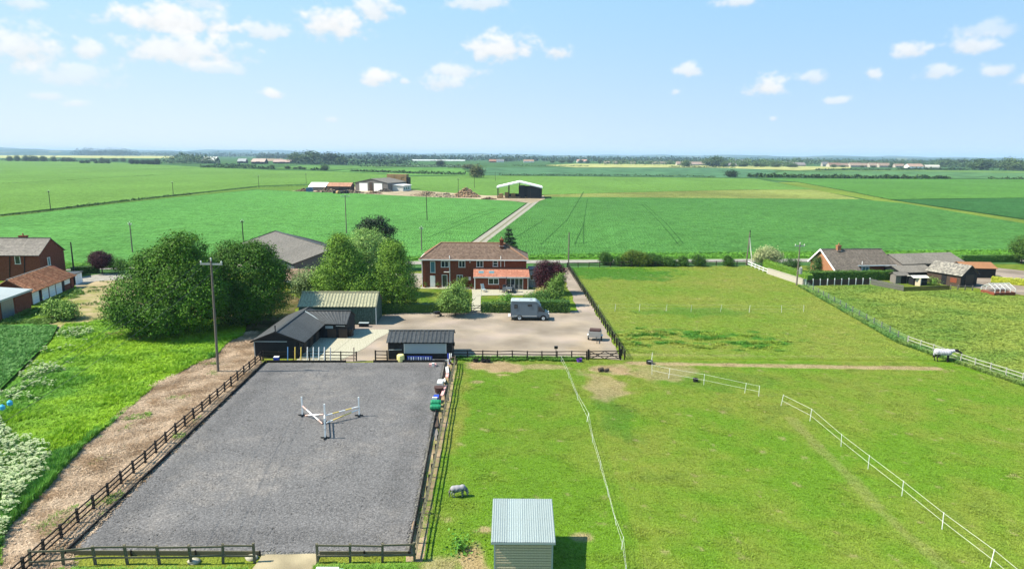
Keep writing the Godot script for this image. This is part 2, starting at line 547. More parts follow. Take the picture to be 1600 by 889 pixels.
func paddock_bare(x: float, z: float) -> float:
	var b := 0.0
	if z > -80.0:
		b = maxf(b, spot(x, z, -2.2, -75.8, 3.9, 2.3))                      # below the yard rails
		b = maxf(b, spot(x, z, 3.4, -75.5, 2.4, 1.2) * 0.6)
		b = maxf(b, spot(x, z, 11.2, -74.6, 3.6, 2.7) * 0.95)                # before the gate
		b = maxf(b, spot(x, z, 10.4, -68.0, 2.2, 6.0) * 0.6)
		b = maxf(b, spot(x, z, 16.0, -73.5, 4.5, 3.0) * 0.5)
		b = maxf(b, spot(x, z, -2.3, -35.9, 1.0, 4.0) * 0.9)                 # by the field shelter
		b = maxf(b, spot(x, z, -1.6, -40.6, 0.5, 0.5) * 0.8)
		b = maxf(b, spot(x, z, -4.0, -36.5, 1.6, 1.3) * 0.6)
		b = maxf(b, spot(x, z, 4.6, -39.8, 0.9, 0.7) * 0.8)
		b = maxf(b, spot(x, z, -1.0, -72.4, 0.8, 0.35) * 0.9)
		b = maxf(b, spot(x, z, -3.6, -70.0, 0.9, 0.7) * 0.6)
		b = maxf(b, near_line(x, z, Vector3(26.0, 0, -60.0), Vector3(25.6, 0, -41.0), 0.6) * 0.2)
		b = maxf(b, near_line(x, z, Vector3(25.6, 0, -41.0), Vector3(26.2, 0, -30.0), 0.6) * 0.18)
		b = maxf(b, near_line(x, z, Vector3(14.0, 0, -77.0), Vector3(49.0, 0, -75.6), 0.8) * 0.8)
	else:
		b = maxf(b, near_line(x, z, Vector3(14.0, 0, -80.0), Vector3(49.0, 0, -79.0), 1.2) * 0.25)
	b = maxf(b, 0.4 * smooth01(0.44, 0.62, N2.get_noise_2d(x * 24.0 + 70.0, z * 24.0)))
	return b

func rough_colour(x: float, z: float) -> Color:
	var n := N1.get_noise_2d(x * 2.5, z * 2.5)
	var f := N2.get_noise_2d(x * 13.0, z * 13.0)
	var edge := maxf(spot(x, z, -33.5, -50.0, 3.4, 14.0), maxf(spot(x, z, -37.0, -42.0, 3.5, 6.0), spot(x, z, -50.0, -64.0, 5.0, 13.0)))
	return Color(0.23, 0.40, 0.010).lerp(Color(0.125, 0.30, 0.022), clampf(edge * 0.8 + 0.3 + n * 0.7 + f * 0.5, 0.0, 1.0))

func straw_colour(x: float, z: float) -> Color:
	var f := N2.get_noise_2d(x * 16.0, z * 16.0)
	return Color(0.60, 0.455, 0.315).lerp(Color(0.33, 0.215, 0.12), clampf(0.3 + f * 1.5, 0.0, 1.0))

func gravel_colour(x: float, z: float) -> Color:
	var f := N2.get_noise_2d(x * 6.0, z * 7.0)
	var warm := maxf(spot(x, z, -12.5, -84.0, 5.0, 7.0), maxf(spot(x, z, 9.5, -83.0, 3.0, 5.0), 0.4 * smooth01(0.0, 0.5, f)))
	return Color(0.42, 0.345, 0.295).lerp(Color(0.46, 0.36, 0.275), clampf(warm, 0.0, 1.0)) * (0.97 + 0.30 * f)

func arena_colour(x: float, z: float) -> Color:
	var n := N2.get_noise_2d(x * 5.0, z * 5.0)
	var f := N2.get_noise_2d(x * 28.0, z * 28.0)
	var pale := smooth01(0.0, 0.5, n) * 0.5 + 0.6 * spot(x, z, -20.0, -47.0, 4.5, 4.5) + 0.4 * spot(x, z, -20.0, -66.0, 5.0, 5.0) - 0.3 * spot(x, z, -9.5, -50.0, 2.5, 13.0)
	var u := x + 26.9 - (z + 37.6) * 0.044                # metres in from each long side, and from the ends
	var inset := minf(minf(u, -6.2 + (z + 37.7) * 0.042 - x), minf(-37.7 - z, z + 76.4))
	var track := smooth01(1.4, 0.4, absf(inset - 1.7 + 0.5 * n)) * (0.7 + 0.6 * f)
	return (Color(0.255, 0.245, 0.24) * (1.0 - 0.22 * track)).lerp(Color(0.40, 0.365, 0.33), clampf(pale * (0.6 + f), 0.0, 1.0))

var rough_poly := [Vector2(-29.85, -36.10), Vector2(-32.34, -39.47), Vector2(-32.92, -42.62), Vector2(-33.83, -46.75), Vector2(-35.36, -52.89), Vector2(-36.14, -59.92), Vector2(-37.27, -68.49), Vector2(-36.42, -74.67), Vector2(-35.37, -78.18), Vector2(-36.36, -83.71), Vector2(-35.91, -88.40), Vector2(-38.17, -95.41), Vector2(-46.79, -97.14), Vector2(-51.24, -91.45), Vector2(-59.25, -96.84), Vector2(-62.83, -92.97), Vector2(-56.04, -77.77), Vector2(-51.01, -64.79), Vector2(-45.30, -52.75), Vector2(-32.08, -36.08)]
var strip_poly := [Vector2(-30.63, -35.17), Vector2(-32.34, -39.47), Vector2(-32.92, -42.62), Vector2(-33.83, -46.75), Vector2(-35.36, -52.89), Vector2(-36.14, -59.92), Vector2(-37.27, -68.49), Vector2(-36.42, -74.67), Vector2(-35.37, -78.18), Vector2(-36.36, -83.71), Vector2(-36.98, -89.37), Vector2(-34.99, -90.09), Vector2(-29.20, -75.29), Vector2(-27.01, -37.56), Vector2(-25.54, -35.22)]
var paddock_poly := [Vector2(-6.1, -26), Vector2(-7.6, -77.2), Vector2(-7.0, -78.3), Vector2(13.6, -78.3), Vector2(12.0, -146.0), Vector2(52.8, -150.3), Vector2(52.6, -138), Vector2(54.6, -126.8), Vector2(51.6, -86), Vector2(55.5, -70), Vector2(62, -40), Vector2(66, -26)]

func near_ground() -> void:
	var land := MB.new()
	var g := Color(0.075, 0.17, 0.055)
	land.quad(Vector3(-30000, 0, 2000), Vector3(30000, 0, 2000), Vector3(30000, 0, -30000), Vector3(-30000, 0, -30000), g)
	struct("ground", land, M.far_crop)
	var home := [Vector2(-200, -20), Vector2(200, -20), Vector2(200, -162), Vector2(20, -147), Vector2(-200, -119)]
	struct("farm_ground", sheet(home, 0.02, 4.0, func(x, z): return turf_bright.lerp(turf_dry, clampf(0.5 + N1.get_noise_2d(x * 2.0, z * 2.0), 0, 1))), M.turf)
	struct("paddock", sheet(paddock_poly, 0.04, 0.45, paddock_colour, 0.015), M.turf)
	var meadow := [Vector2(54.8, -126.4), Vector2(68.5, -128.0), Vector2(71.2, -121.6), Vector2(80.7, -123.4), Vector2(92, -116), Vector2(150, -104), Vector2(150, -26), Vector2(66.3, -26), Vector2(62.3, -40), Vector2(55.8, -70), Vector2(51.9, -86)]
	var meadow_colour := func(x, z): return Color(0.25, 0.32, 0.055).lerp(Color(0.14, 0.25, 0.035), clampf(0.3 + N1.get_noise_2d(x * 3.0, z * 5.0) + 0.6 * N2.get_noise_2d(x * 12.0, z * 14.0), 0, 1))
	struct("meadow", sheet(meadow, 0.04, 0.8, meadow_colour, 0.05), M.turf)
	struct("rough_grass_ground", sheet(ragged(rough_poly, 0.9, 0.8), 0.05, 0.7, rough_colour, 0.02), M.turf)
	struct("straw_strip", sheet(strip_poly, 0.03, 0.35, straw_colour, 0.02), M.loose)
	struct("corner_crop", sheet([Vector2(-78.12, -91.90), Vector2(-71.13, -92.06), Vector2(-67.49, -93.23), Vector2(-63.48, -92.59), Vector2(-59.31, -84.73), Vector2(-56.44, -77.25), Vector2(-52.11, -66.27), Vector2(-46.87, -52.73)], 0.30, 1.0, func(x, z): return Color(0.10, 0.26, 0.05) * (1.0 + 0.5 * N2.get_noise_2d(x * 14.0, z * 14.0))), M.crop)
	var lot := func(x, z): return Color(0.52, 0.40, 0.25).lerp(Color(0.26, 0.27, 0.07), clampf(0.25 + N1.get_noise_2d(x * 4.0, z * 2.0) + N2.get_noise_2d(x * 13.0, z * 13.0), 0.0, 0.9))
	struct("bare_lot", sheet(ragged([Vector2(-65.71, -89.40), Vector2(-72.64, -109.81), Vector2(-79.66, -123.05), Vector2(-81.12, -130.98), Vector2(-69.56, -132.79), Vector2(-55.29, -115.56), Vector2(-42.38, -93.45), Vector2(-45.42, -82.07), Vector2(-49.38, -83.44), Vector2(-59.27, -94.53), Vector2(-62.37, -92.26)], 0.8, 1.2), 0.06, 0.6, lot, 0.02), M.loose)
	struct("ground_under_trees", sheet(ragged([Vector2(-52.89, -89.69), Vector2(-58.10, -110.21), Vector2(-46.37, -127.97), Vector2(-35.05, -110.84), Vector2(-30.86, -95.59), Vector2(-33.70, -85.27), Vector2(-38.62, -86.73), Vector2(-49.08, -85.87)], 0.8, 1.5), 0.07, 0.7, func(x, z): return Color(0.09, 0.10, 0.03).lerp(Color(0.26, 0.19, 0.11), clampf(0.35 + 1.4 * N2.get_noise_2d(x * 9.0, z * 9.0), 0, 1)), 0.02), M.turf)  # mottled dark green to brown sheet under the big trees
	struct("driveway", sheet([Vector2(-81.60, -124.26), Vector2(-84.55, -130.87), Vector2(-82.43, -135.31), Vector2(-72.31, -135.65), Vector2(-70.08, -131.34), Vector2(-78.71, -126.95), Vector2(-79.36, -121.82)], 0.08, 2.0, plain(Color.WHITE)), M.road)
	var yard := [Vector2(-16.2, -77.4), Vector2(-20.6, -77.2), Vector2(-18.0, -87.5), Vector2(-24, -94), Vector2(-19.0, -101.5), Vector2(-7, -103.6), Vector2(6, -103), Vector2(10.4, -104.5), Vector2(10.2, -146), Vector2(12.6, -146.2), Vector2(13.3, -78.2), Vector2(8, -79.6), Vector2(-2, -79.4), Vector2(-7, -77.5)]
	struct("gravel_yard", sheet(ragged(yard, 0.3, 0.7), 0.06, 0.5, gravel_colour, 0.012), M.loose)
	struct("stable_yard_concrete", sheet([Vector2(-25.4, -77.2), Vector2(-25.4, -92.0), Vector2(-16.2, -92.0), Vector2(-17.8, -87.0), Vector2(-18.4, -83.0), Vector2(-20.2, -77.2)], 0.085, 1.0, plain(Color.WHITE)), M.concrete)
	struct("concrete_joint", ribbon([Vector3(-22.2, 0, -77.3), Vector3(-20.9, 0, -90)], 0.05, 0.05, 0.09, Color(0.4, 0.4, 0.4)), M.concrete)
	var ridden: Array = [Vector2(-26.90, -37.62), Vector2(-28.60, -76.28), Vector2(-7.82, -76.93), Vector2(-6.21, -37.70)]
	struct("arena_surface", sheet(ridden, 0.08, 0.3, arena_colour, 0.035), M.arena)
	struct("sand_entrance", sheet(ragged([Vector2(-15.2, -35.4), Vector2(-15.1, -37.7), Vector2(-11.6, -37.7), Vector2(-11.5, -35.4)], 0.1, 0.5), 0.10, 0.4, func(x, z): return Color(0.52, 0.43, 0.30) * (1.0 + 0.4 * N2.get_noise_2d(x * 20.0, z * 20.0))), M.loose)
	struct("dirt_strip", sheet(ragged([Vector2(-7.85, -77.0), Vector2(-6.3, -77.0), Vector2(-5.3, -37.0), Vector2(-6.2, -37.0)], 0.15, 0.6), 0.07, 0.3, func(x, z): return Color(0.42, 0.30, 0.21) * (1.0 + 0.7 * N2.get_noise_2d(x * 20.0, z * 14.0)), 0.02), M.loose)
	var lawn := func(x, z): return Color(0.23, 0.27, 0.05).lerp(Color(0.10, 0.20, 0.02), clampf(0.35 + N2.get_noise_2d(x * 9.0, z * 9.0), 0, 1))
	struct("garden_lawn", sheet([Vector2(-22, -124), Vector2(-16.6, -122.2), Vector2(-7.0, -121.4), Vector2(4.6, -118), Vector2(7, -112), Vector2(6.5, -102), Vector2(-22, -100)], 0.05, 0.7, lawn), M.turf)
	struct("house_forecourt", sheet([Vector2(-30, -139), Vector2(-17, -137.6), Vector2(-17, -122.4), Vector2(-22, -124), Vector2(-30, -128)], 0.05, 2.0, plain(Color(1, 0.96, 0.88))), M.road)
	struct("house_path", sheet([Vector2(-17.4, -123.0), Vector2(-17.4, -121.7), Vector2(-7.3, -121.2), Vector2(-6.9, -116.2), Vector2(-6.3, -103.5), Vector2(-4.9, -103.5), Vector2(-5.4, -116.2), Vector2(-5.4, -123.0)], 0.075, 1.5, plain(Color.WHITE)), M.paving)
	struct("patio", sheet([Vector2(-6.4, -121.2), Vector2(4.6, -121.2), Vector2(4.9, -116.4), Vector2(-6.2, -115.4)], 0.12, 1.0, plain(Color.WHITE)), M.paving)
	struct("neighbour_yard", sheet([Vector2(82, -133), Vector2(92, -117), Vector2(150, -108), Vector2(150, -156), Vector2(100, -151), Vector2(97, -141)], 0.06, 1.2, func(x, z): return Color(0.36, 0.29, 0.25) * (1.0 + 0.5 * N2.get_noise_2d(x * 5.0, z * 8.0))), M.loose)
	struct("neighbour_garden", sheet([Vector2(53, -149), Vector2(55, -127.5), Vector2(71, -122.5), Vector2(82, -124), Vector2(82, -146), Vector2(70, -149.5)], 0.05, 1.5, lawn), M.turf)
	struct("neighbour_lawn", sheet([Vector2(104, -153), Vector2(150, -156), Vector2(150, -146), Vector2(112, -144)], 0.08, 1.5, lawn), M.turf)

# ---------------------------------------------------------------- fields to the horizon
func field(called: String, poly: Array, y: float, c: Color, cell := 12.0, m := "crop", vary := 0.16) -> void:
	var k := func(x, z): return c * (1.0 + vary * N1.get_noise_2d(x * 0.6, z * 0.25) + vary * 0.8 * N2.get_noise_2d(x * 1.6, z * 3.2))
	struct(called, sheet(poly, y, cell, k), M[m])

func fields() -> void:
	struct("road", ribbon([Vector3(-260, 0, -112.5), Vector3(-85.88, 0.00, -142.30), Vector3(-15.92, 0.00, -152.31), Vector3(29.52, 0.00, -155.90), Vector3(79.91, 0.00, -159.27), Vector3(260, 0, -166)], 4.6, 4.6, 0.10), M.road)
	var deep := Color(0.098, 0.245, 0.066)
	var light := Color(0.175, 0.315, 0.075)
	field("road_verge", [Vector2(-123.98, -141.78), Vector2(-110.68, -145.67), Vector2(-24.48, -161.34), Vector2(15.88, -168.37), Vector2(136.23, -180.46), Vector2(166.89, -184.31), Vector2(149.84, -165.00), Vector2(124.92, -165.08), Vector2(29.97, -158.36), Vector2(-16.16, -154.66), Vector2(-86.85, -143.94), Vector2(-116.27, -132.70)], 0.06, Color(0.11, 0.27, 0.03), 3.0, "turf", 0.3)
	field("dark_crop_and_shade_field", [Vector2(-125.29, -141.73), Vector2(-190.44, -217.72), Vector2(-188.76, -251.51), Vector2(-187.04, -333.59), Vector2(-170.87, -458.40), Vector2(-134.91, -438.33), Vector2(-94.30, -420.72), Vector2(-59.13, -394.86), Vector2(-24.91, -377.70), Vector2(-0.25, -358.86), Vector2(6.80, -342.81), Vector2(-11.18, -190.01), Vector2(-15.06, -158.63), Vector2(-24.17, -159.29)], 0.30, deep * 1.3, 6.0)  # same crop as its neighbour, lightened to put haze into the colour
	field("dark_crop_and_shade_field", [Vector2(15.07, -365.24), Vector2(22.61, -396.54), Vector2(73.35, -395.30), Vector2(196.92, -392.06), Vector2(205.32, -361.44), Vector2(188.88, -252.04), Vector2(181.05, -200.36), Vector2(162.27, -179.08), Vector2(134.36, -177.92), Vector2(15.58, -165.05), Vector2(-9.12, -159.88), Vector2(-6.88, -190.21)], 0.30, deep, 6.0)
	field("grassy_boundary_strip", [Vector2(249.07, -648.70), Vector2(271.47, -651.96), Vector2(213.55, -382.49), Vector2(200.51, -267.85), Vector2(191.39, -212.07), Vector2(176.96, -195.72), Vector2(183.56, -244.80), Vector2(199.24, -365.81), Vector2(216.55, -476.24)], 0.14, Color(0.20, 0.28, 0.05), 5.0, "turf", 0.3)
	field("stubble_strip", [Vector2(16.93, -402.12), Vector2(19.32, -421.88), Vector2(53.26, -443.19), Vector2(162.50, -500.91), Vector2(224.42, -512.77), Vector2(200.33, -395.22), Vector2(73.90, -398.33), Vector2(22.78, -399.59)], 0.10, Color(0.29, 0.31, 0.10), 8.0, "crop", 0.35)
	field("light_crop_field", [Vector2(-112.59, -755.10), Vector2(-41.67, -803.81), Vector2(-0.72, -799.33), Vector2(265.97, -757.50), Vector2(248.82, -664.22), Vector2(223.74, -507.94), Vector2(160.97, -496.14), Vector2(52.99, -440.93), Vector2(19.22, -419.83), Vector2(-15.52, -408.48), Vector2(-70.26, -469.85)], 0.22, light, 14.0)
	field("light_crop_field", [Vector2(265.88, -747.33), Vector2(502.68, -776.41), Vector2(699.89, -788.02), Vector2(332.51, -371.91), Vector2(310.41, -417.27), Vector2(216.88, -393.84), Vector2(271.47, -651.96)], 0.22, Color(0.12, 0.275, 0.06), 14.0)
	field("dark_crop_and_shade_field", [Vector2(215.19, -388.08), Vector2(307.97, -413.94), Vector2(327.86, -366.64), Vector2(194.57, -215.67), Vector2(202.59, -270.67)], 0.26, Color(0.055, 0.16, 0.05), 10.0)  # cloud shadow painted in as a darker field colour
	field("pale_green_field", [Vector2(-1840.31, -2141.98), Vector2(-1551.82, -2099.21), Vector2(-1066.14, -1801.55), Vector2(-506.69, -1163.67), Vector2(-355.37, -1008.38), Vector2(-248.58, -956.15), Vector2(-115.91, -777.49), Vector2(-93.77, -628.26), Vector2(-163.84, -549.94), Vector2(-190.87, -512.54), Vector2(-197.10, -351.76), Vector2(-198.33, -264.49), Vector2(-197.05, -225.43)], 0.22, light, 14.0)
	field("field_margin", [Vector2(-193.69, -221.51), Vector2(-194.39, -259.14), Vector2(-193.20, -344.72), Vector2(-187.22, -502.66), Vector2(-158.85, -533.09), Vector2(-91.58, -613.52), Vector2(-69.02, -461.51), Vector2(-95.83, -427.64), Vector2(-136.05, -442.06), Vector2(-173.91, -466.62), Vector2(-189.46, -337.96), Vector2(-190.60, -254.00)], 0.12, Color(0.14, 0.25, 0.05), 9.0, "turf", 0.3)
	field("farmyard_ground", [Vector2(-145.09, -429.75), Vector2(-140.35, -470.51), Vector2(-114.51, -511.75), Vector2(-78.72, -526.86), Vector2(-45.14, -481.54), Vector2(-9.75, -422.39), Vector2(18.86, -411.84), Vector2(17.96, -376.07), Vector2(9.43, -345.31), Vector2(-0.25, -361.37), Vector2(-25.09, -380.47), Vector2(-59.58, -397.88), Vector2(-94.30, -420.72), Vector2(-134.91, -438.33)], 0.16, Color(0.52, 0.42, 0.30), 5.0, "loose", 0.3)
	struct("farm_track", ribbon([Vector3(16.31, 0.00, -395.95), Vector3(11.01, 0.00, -354.90), Vector3(-3.60, 0.00, -232.13), Vector3(-8.96, 0.00, -188.69), Vector3(-13.10, -0.00, -156.72)], 4.6, 4.2, 0.14, Color(1.2, 1.08, 0.92)), M.road)
	struct("track_middle_grass", ribbon([Vector3(10.61, 0.00, -352.46), Vector3(-3.60, 0.00, -232.13), Vector3(-8.96, 0.00, -188.69), Vector3(-12.96, 0.00, -158.71)], 0.7, 0.7, 0.15, Color(0.55, 0.55, 0.32)), M.road)
	for t in [[Vector3(47.35, 0.00, -457.99), Vector3(20.36, 0.00, -254.26), Vector3(7.70, 0.00, -182.62)], [Vector3(41.31, 0.00, -378.15), Vector3(24.90, 0.00, -238.05), Vector3(19.29, 0.00, -183.13)], [Vector3(64.31, 0.00, -340.74), Vector3(52.72, 0.00, -239.63), Vector3(45.47, 0.00, -185.62)], [Vector3(65.93, 0.00, -340.87), Vector3(54.54, 0.00, -239.73), Vector3(47.22, 0.00, -187.06)], [Vector3(11.76, 0.00, -253.74), Vector3(1.05, 0.00, -199.58)], [Vector3(24.90, 0.00, -238.05), Vector3(16.87, 0.00, -183.02)]]:
		struct("tramline", ribbon(t, 0.34, 0.34, 0.34, Color(0.055, 0.15, 0.04)), M.crop)
	for t in [[Vector3(-7.37, 0.00, -307.03), Vector3(-15.18, 0.00, -276.68), Vector3(-21.11, 0.00, -235.43)], [Vector3(-5.79, -0.00, -299.98), Vector3(-13.07, 0.00, -265.33), Vector3(-22.00, 0.00, -211.78), Vector3(-24.91, 0.00, -195.25)]]:
		struct("tramline", ribbon(t, 0.34, 0.34, 0.34, Color(0.06, 0.17, 0.045)), M.crop)
	# beyond: a patchwork of crops in thin bands
	var blue := Color(0.10, 0.22, 0.115)
	var ripe := Color(0.48, 0.49, 0.20)
	field("blue_green_field", [Vector2(-73.29, -1299.24), Vector2(185.27, -1346.34), Vector2(535.50, -1453.22), Vector2(428.28, -1119.01), Vector2(269.84, -768.61), Vector2(-0.74, -811.69), Vector2(-42.31, -816.32)], 0.3, blue, 40.0, "far_crop")
	field("blue_green_field", [Vector2(290.12, -805.37), Vector2(439.69, -1121.75), Vector2(674.06, -1178.15), Vector2(884.83, -1064.39), Vector2(756.90, -818.27), Vector2(510.18, -788.08)], 0.3, Color(0.115, 0.245, 0.10), 40.0, "far_crop")
	field("yellow_field", [Vector2(73.71, -1631.60), Vector2(179.95, -1971.32), Vector2(428.49, -1943.23), Vector2(810.07, -1658.74), Vector2(719.83, -1473.42), Vector2(500.55, -1206.26), Vector2(399.60, -1447.16), Vector2(124.42, -1361.08)], 0.35, ripe, 60.0, "far_crop")
	field("bright_field", [Vector2(397.08, -1133.39), Vector2(563.70, -1222.39), Vector2(782.51, -1304.99), Vector2(1006.47, -1211.36), Vector2(884.91, -997.59), Vector2(680.12, -1188.79)], 0.4, Color(0.16, 0.29, 0.08), 60.0, "far_crop")
	field("bright_field", [Vector2(-251.79, -1129.93), Vector2(-188.02, -1263.35), Vector2(-94.44, -1260.98), Vector2(-49.78, -814.86), Vector2(-117.65, -789.19), Vector2(-253.17, -973.86)], 0.35, Color(0.13, 0.29, 0.07), 40.0, "far_crop")
	field("bright_field", [Vector2(-384.76, -1092.12), Vector2(-439.44, -1437.02), Vector2(-311.82, -1400.26), Vector2(-202.55, -1361.26), Vector2(-257.29, -1154.72), Vector2(-268.00, -1031.15)], 0.35, Color(0.13, 0.27, 0.07), 40.0, "far_crop")
	field("grey_green_field", [Vector2(-329.26, -1478.80), Vector2(-120.29, -1606.88), Vector2(-77.09, -1366.62), Vector2(-202.55, -1361.26)], 0.4, Color(0.17, 0.25, 0.16), 60.0, "far_crop")
	field("yellow_field", [Vector2(-12486.21, -14716.48), Vector2(-12148.15, -16463.16), Vector2(-11030.58, -16959.82), Vector2(-1925.21, -2894.89), Vector2(-2184.18, -2570.69)], 0.4, Color(0.58, 0.58, 0.22), 80.0, "far_crop")
	field("yellow_field", [Vector2(-5604.64, -8494.79), Vector2(-3328.68, -5723.24), Vector2(-2556.73, -5272.92), Vector2(-1516.46, -3096.30), Vector2(-1849.94, -2989.11), Vector2(-2161.44, -3250.63)], 0.4, Color(0.58, 0.56, 0.2), 80.0, "far_crop")
	field("far_bare_field", [Vector2(-1190.15, -3178.12), Vector2(-1164.33, -3497.01), Vector2(-753.31, -2292.87), Vector2(-780.63, -2057.72)], 0.4, Color(0.44, 0.33, 0.22), 60.0, "far_crop")


# ---------------------------------------------------------------- building pieces (x along the front, +z out of the front)
func gable_wall(root: Node, w: float, d: float, eave: float, ridge: float, m: Material, along := true, z := 0.0) -> MeshInstance3D:
	var st := MB.new()
	if along:                                              # ridge runs left to right
		st.prism([Vector2(0, 0), Vector2(-d, 0), Vector2(-d, eave), Vector2(-d / 2, ridge), Vector2(0, eave)], 0, w)
		st.turn(Basis(Vector3(0, 0, 1), Vector3(0, 1, 0), Vector3(1, 0, 0)), Vector3(0, 0, z))
	else:
		st.prism([Vector2(0, 0), Vector2(w, 0), Vector2(w, eave), Vector2(w / 2, ridge), Vector2(0, eave)], -d + z, z)
	return obj("wall", st, m, root)

# ribbed sheeting on the slope a-b (eave) c-d (ridge); d stands above a
func ribbed(parent: Node, called: String, a: Vector3, b: Vector3, c: Vector3, d: Vector3, pitch: float, amp: float, m: Material, sheets := 1) -> void:
	var n := (b - a).cross(d - a).normalized()
	if n.y < 0.0: n = -n
	for s in sheets:
		var st := MB.new()
		var a2 := a.lerp(b, float(s) / sheets)
		var b2 := a.lerp(b, float(s + 1) / sheets)
		var d2 := d.lerp(c, float(s) / sheets)
		var c2 := d.lerp(c, float(s + 1) / sheets)
		var up := n * (0.02 if s % 2 else 0.026)
		var k := Color.WHITE * rng.randf_range(0.88, 1.07)
		var ribs := maxi(2, int(a2.distance_to(b2) / pitch))
		for i in ribs:
			var t0 := float(i) / ribs
			var t1 := (i + 0.5) / ribs
			var t2 := (i + 0.62) / ribs
			var t3 := float(i + 1) / ribs
			var hi := n * amp
			st.quad(a2.lerp(b2, t0) + up, a2.lerp(b2, t1) + up, d2.lerp(c2, t1) + up, d2.lerp(c2, t0) + up, k)
			st.quad(a2.lerp(b2, t1) + up, a2.lerp(b2, t2) + up + hi, d2.lerp(c2, t2) + up + hi, d2.lerp(c2, t1) + up, k)
			st.quad(a2.lerp(b2, t2) + up + hi, a2.lerp(b2, t3) + up, d2.lerp(c2, t3) + up, d2.lerp(c2, t2) + up + hi, k)
		var f := n * -0.04
		st.slab(a2, b2, c2, d2, 0.03, k)
		obj(called, st, m, parent)

# overlapping tiles on the slope a-b (eave) c-d (ridge), every tile with its own tone
func tiled(parent: Node, a: Vector3, b: Vector3, c: Vector3, d: Vector3, rows: int, cols: int, c0: Color, c1: Color, called := "roof_tiles", lift := 0.05, ridge_wave := 0.0) -> void:
	var st := MB.new()
	var n := (b - a).cross(d - a).normalized()
	if n.y < 0.0: n = -n
	var column := []
	for i in cols:
		column.push_back(rng.randf_range(0.72, 1.2) if ridge_wave > 0.0 else rng.randf_range(0.95, 1.05))
	for r in rows:
		var t0 := float(r) / rows
		var t1 := (r + 1.12) / rows
		var la := a.lerp(d, t0)
		var lb := b.lerp(c, t0)
		var ua := a.lerp(d, minf(t1, 1.0))
		var ub := b.lerp(c, minf(t1, 1.0))
		var rowk := rng.randf_range(0.9, 1.08)
		for i in cols:
			var s0 := float(i) / cols
			var s1 := float(i + 1) / cols
			var k: Color = c0.lerp(c1, rng.randf()) * rowk * column[i] * rng.randf_range(0.85, 1.12)
			var j := n * rng.randf_range(0.0, 0.012)
			var p := la.lerp(lb, s0) + n * lift + j
			var q := la.lerp(lb, s1) + n * lift + j
			var u := ua.lerp(ub, s1) + n * 0.012
			var v := ua.lerp(ub, s0) + n * 0.012
			if ridge_wave > 0.0:
				var mid := (p + q) / 2 + n * ridge_wave
				var top := (u + v) / 2 + n * ridge_wave
				st.quad(p, mid, top, v, k)
				st.quad(mid, q, u, top, k)
				st.tri(p, q, mid, k)
			else:
				st.quad(p, q, u, v, k)
			st.quad(p - n * lift, q - n * lift, q, p, k)
	st.slab(a, b, c, d, 0.05, c0)
	obj(called, st, M.tile, parent).set_meta("kind", "stuff")

# a window on the plane z: frame, bars and its panes
func window(root: Node, cx: float, cy: float, w: float, h: float, z: float, nx: int, ny: int, glass := "glass", called := "window", turn := 0.0, at := Vector3.ZERO, f := 0.09) -> MeshInstance3D:
	var b := Basis(Vector3.UP, turn)
	var st := MB.new()
	st.box(Vector3(0, h / 2 - f / 2, 0), Vector3(w, f, 0.12))
	st.box(Vector3(0, -h / 2 + f / 2, 0.02), Vector3(w + 0.08, f, 0.16))
	for s in [-1, 1]:
		st.box(Vector3(s * (w / 2 - f / 2), 0, 0), Vector3(f, h - 2 * f, 0.12))
	for i in range(1, nx):
		st.box(Vector3(-w / 2 + w * i / nx, 0, 0), Vector3(f * 0.9, h - 2 * f, 0.1))
	for j in range(1, ny):
		st.box(Vector3(0, -h / 2 + h * j / ny, 0), Vector3(w - 2 * f, f * 0.8, 0.09))
	var o := obj(called, st, M.frame, root)
	o.position = at + b * Vector3(cx, cy, z + 0.05)
	o.rotation.y = turn
	for i in nx:
		for j in ny:
			box(o, "pane", Vector3(-w / 2 + w * (i + 0.5) / nx, -h / 2 + h * (j + 0.5) / ny, -0.03), Vector3(w / nx - 0.05, h / ny - 0.05, 0.02), M[glass])
	return o

func chimney(root: Node, at: Vector3, size: Vector3, m: Material, pots := 1) -> void:
	var st := MB.new()
	st.box(Vector3(0, size.y / 2, 0), size)
	st.box(Vector3(0, size.y - 0.12, 0), Vector3(size.x + 0.12, 0.14, size.z + 0.12))
	var o := obj("chimney", st, m, root)
	o.position = at
	for i in pots:
		pole(o, "chimney_pot", Vector3((i - (pots - 1) / 2.0) * 0.4, size.y, 0), Vector3((i - (pots - 1) / 2.0) * 0.4, size.y + 0.45, 0), 0.14, 0.12, M.pale_brick)
	var fl := MB.new()
	fl.box(Vector3(0, 0, 0), Vector3(size.x + 0.3, 0.05, size.z + 0.5))
	var g := obj("flashing", fl, M.metal, o)
	g.position.y = size.y * 0.28

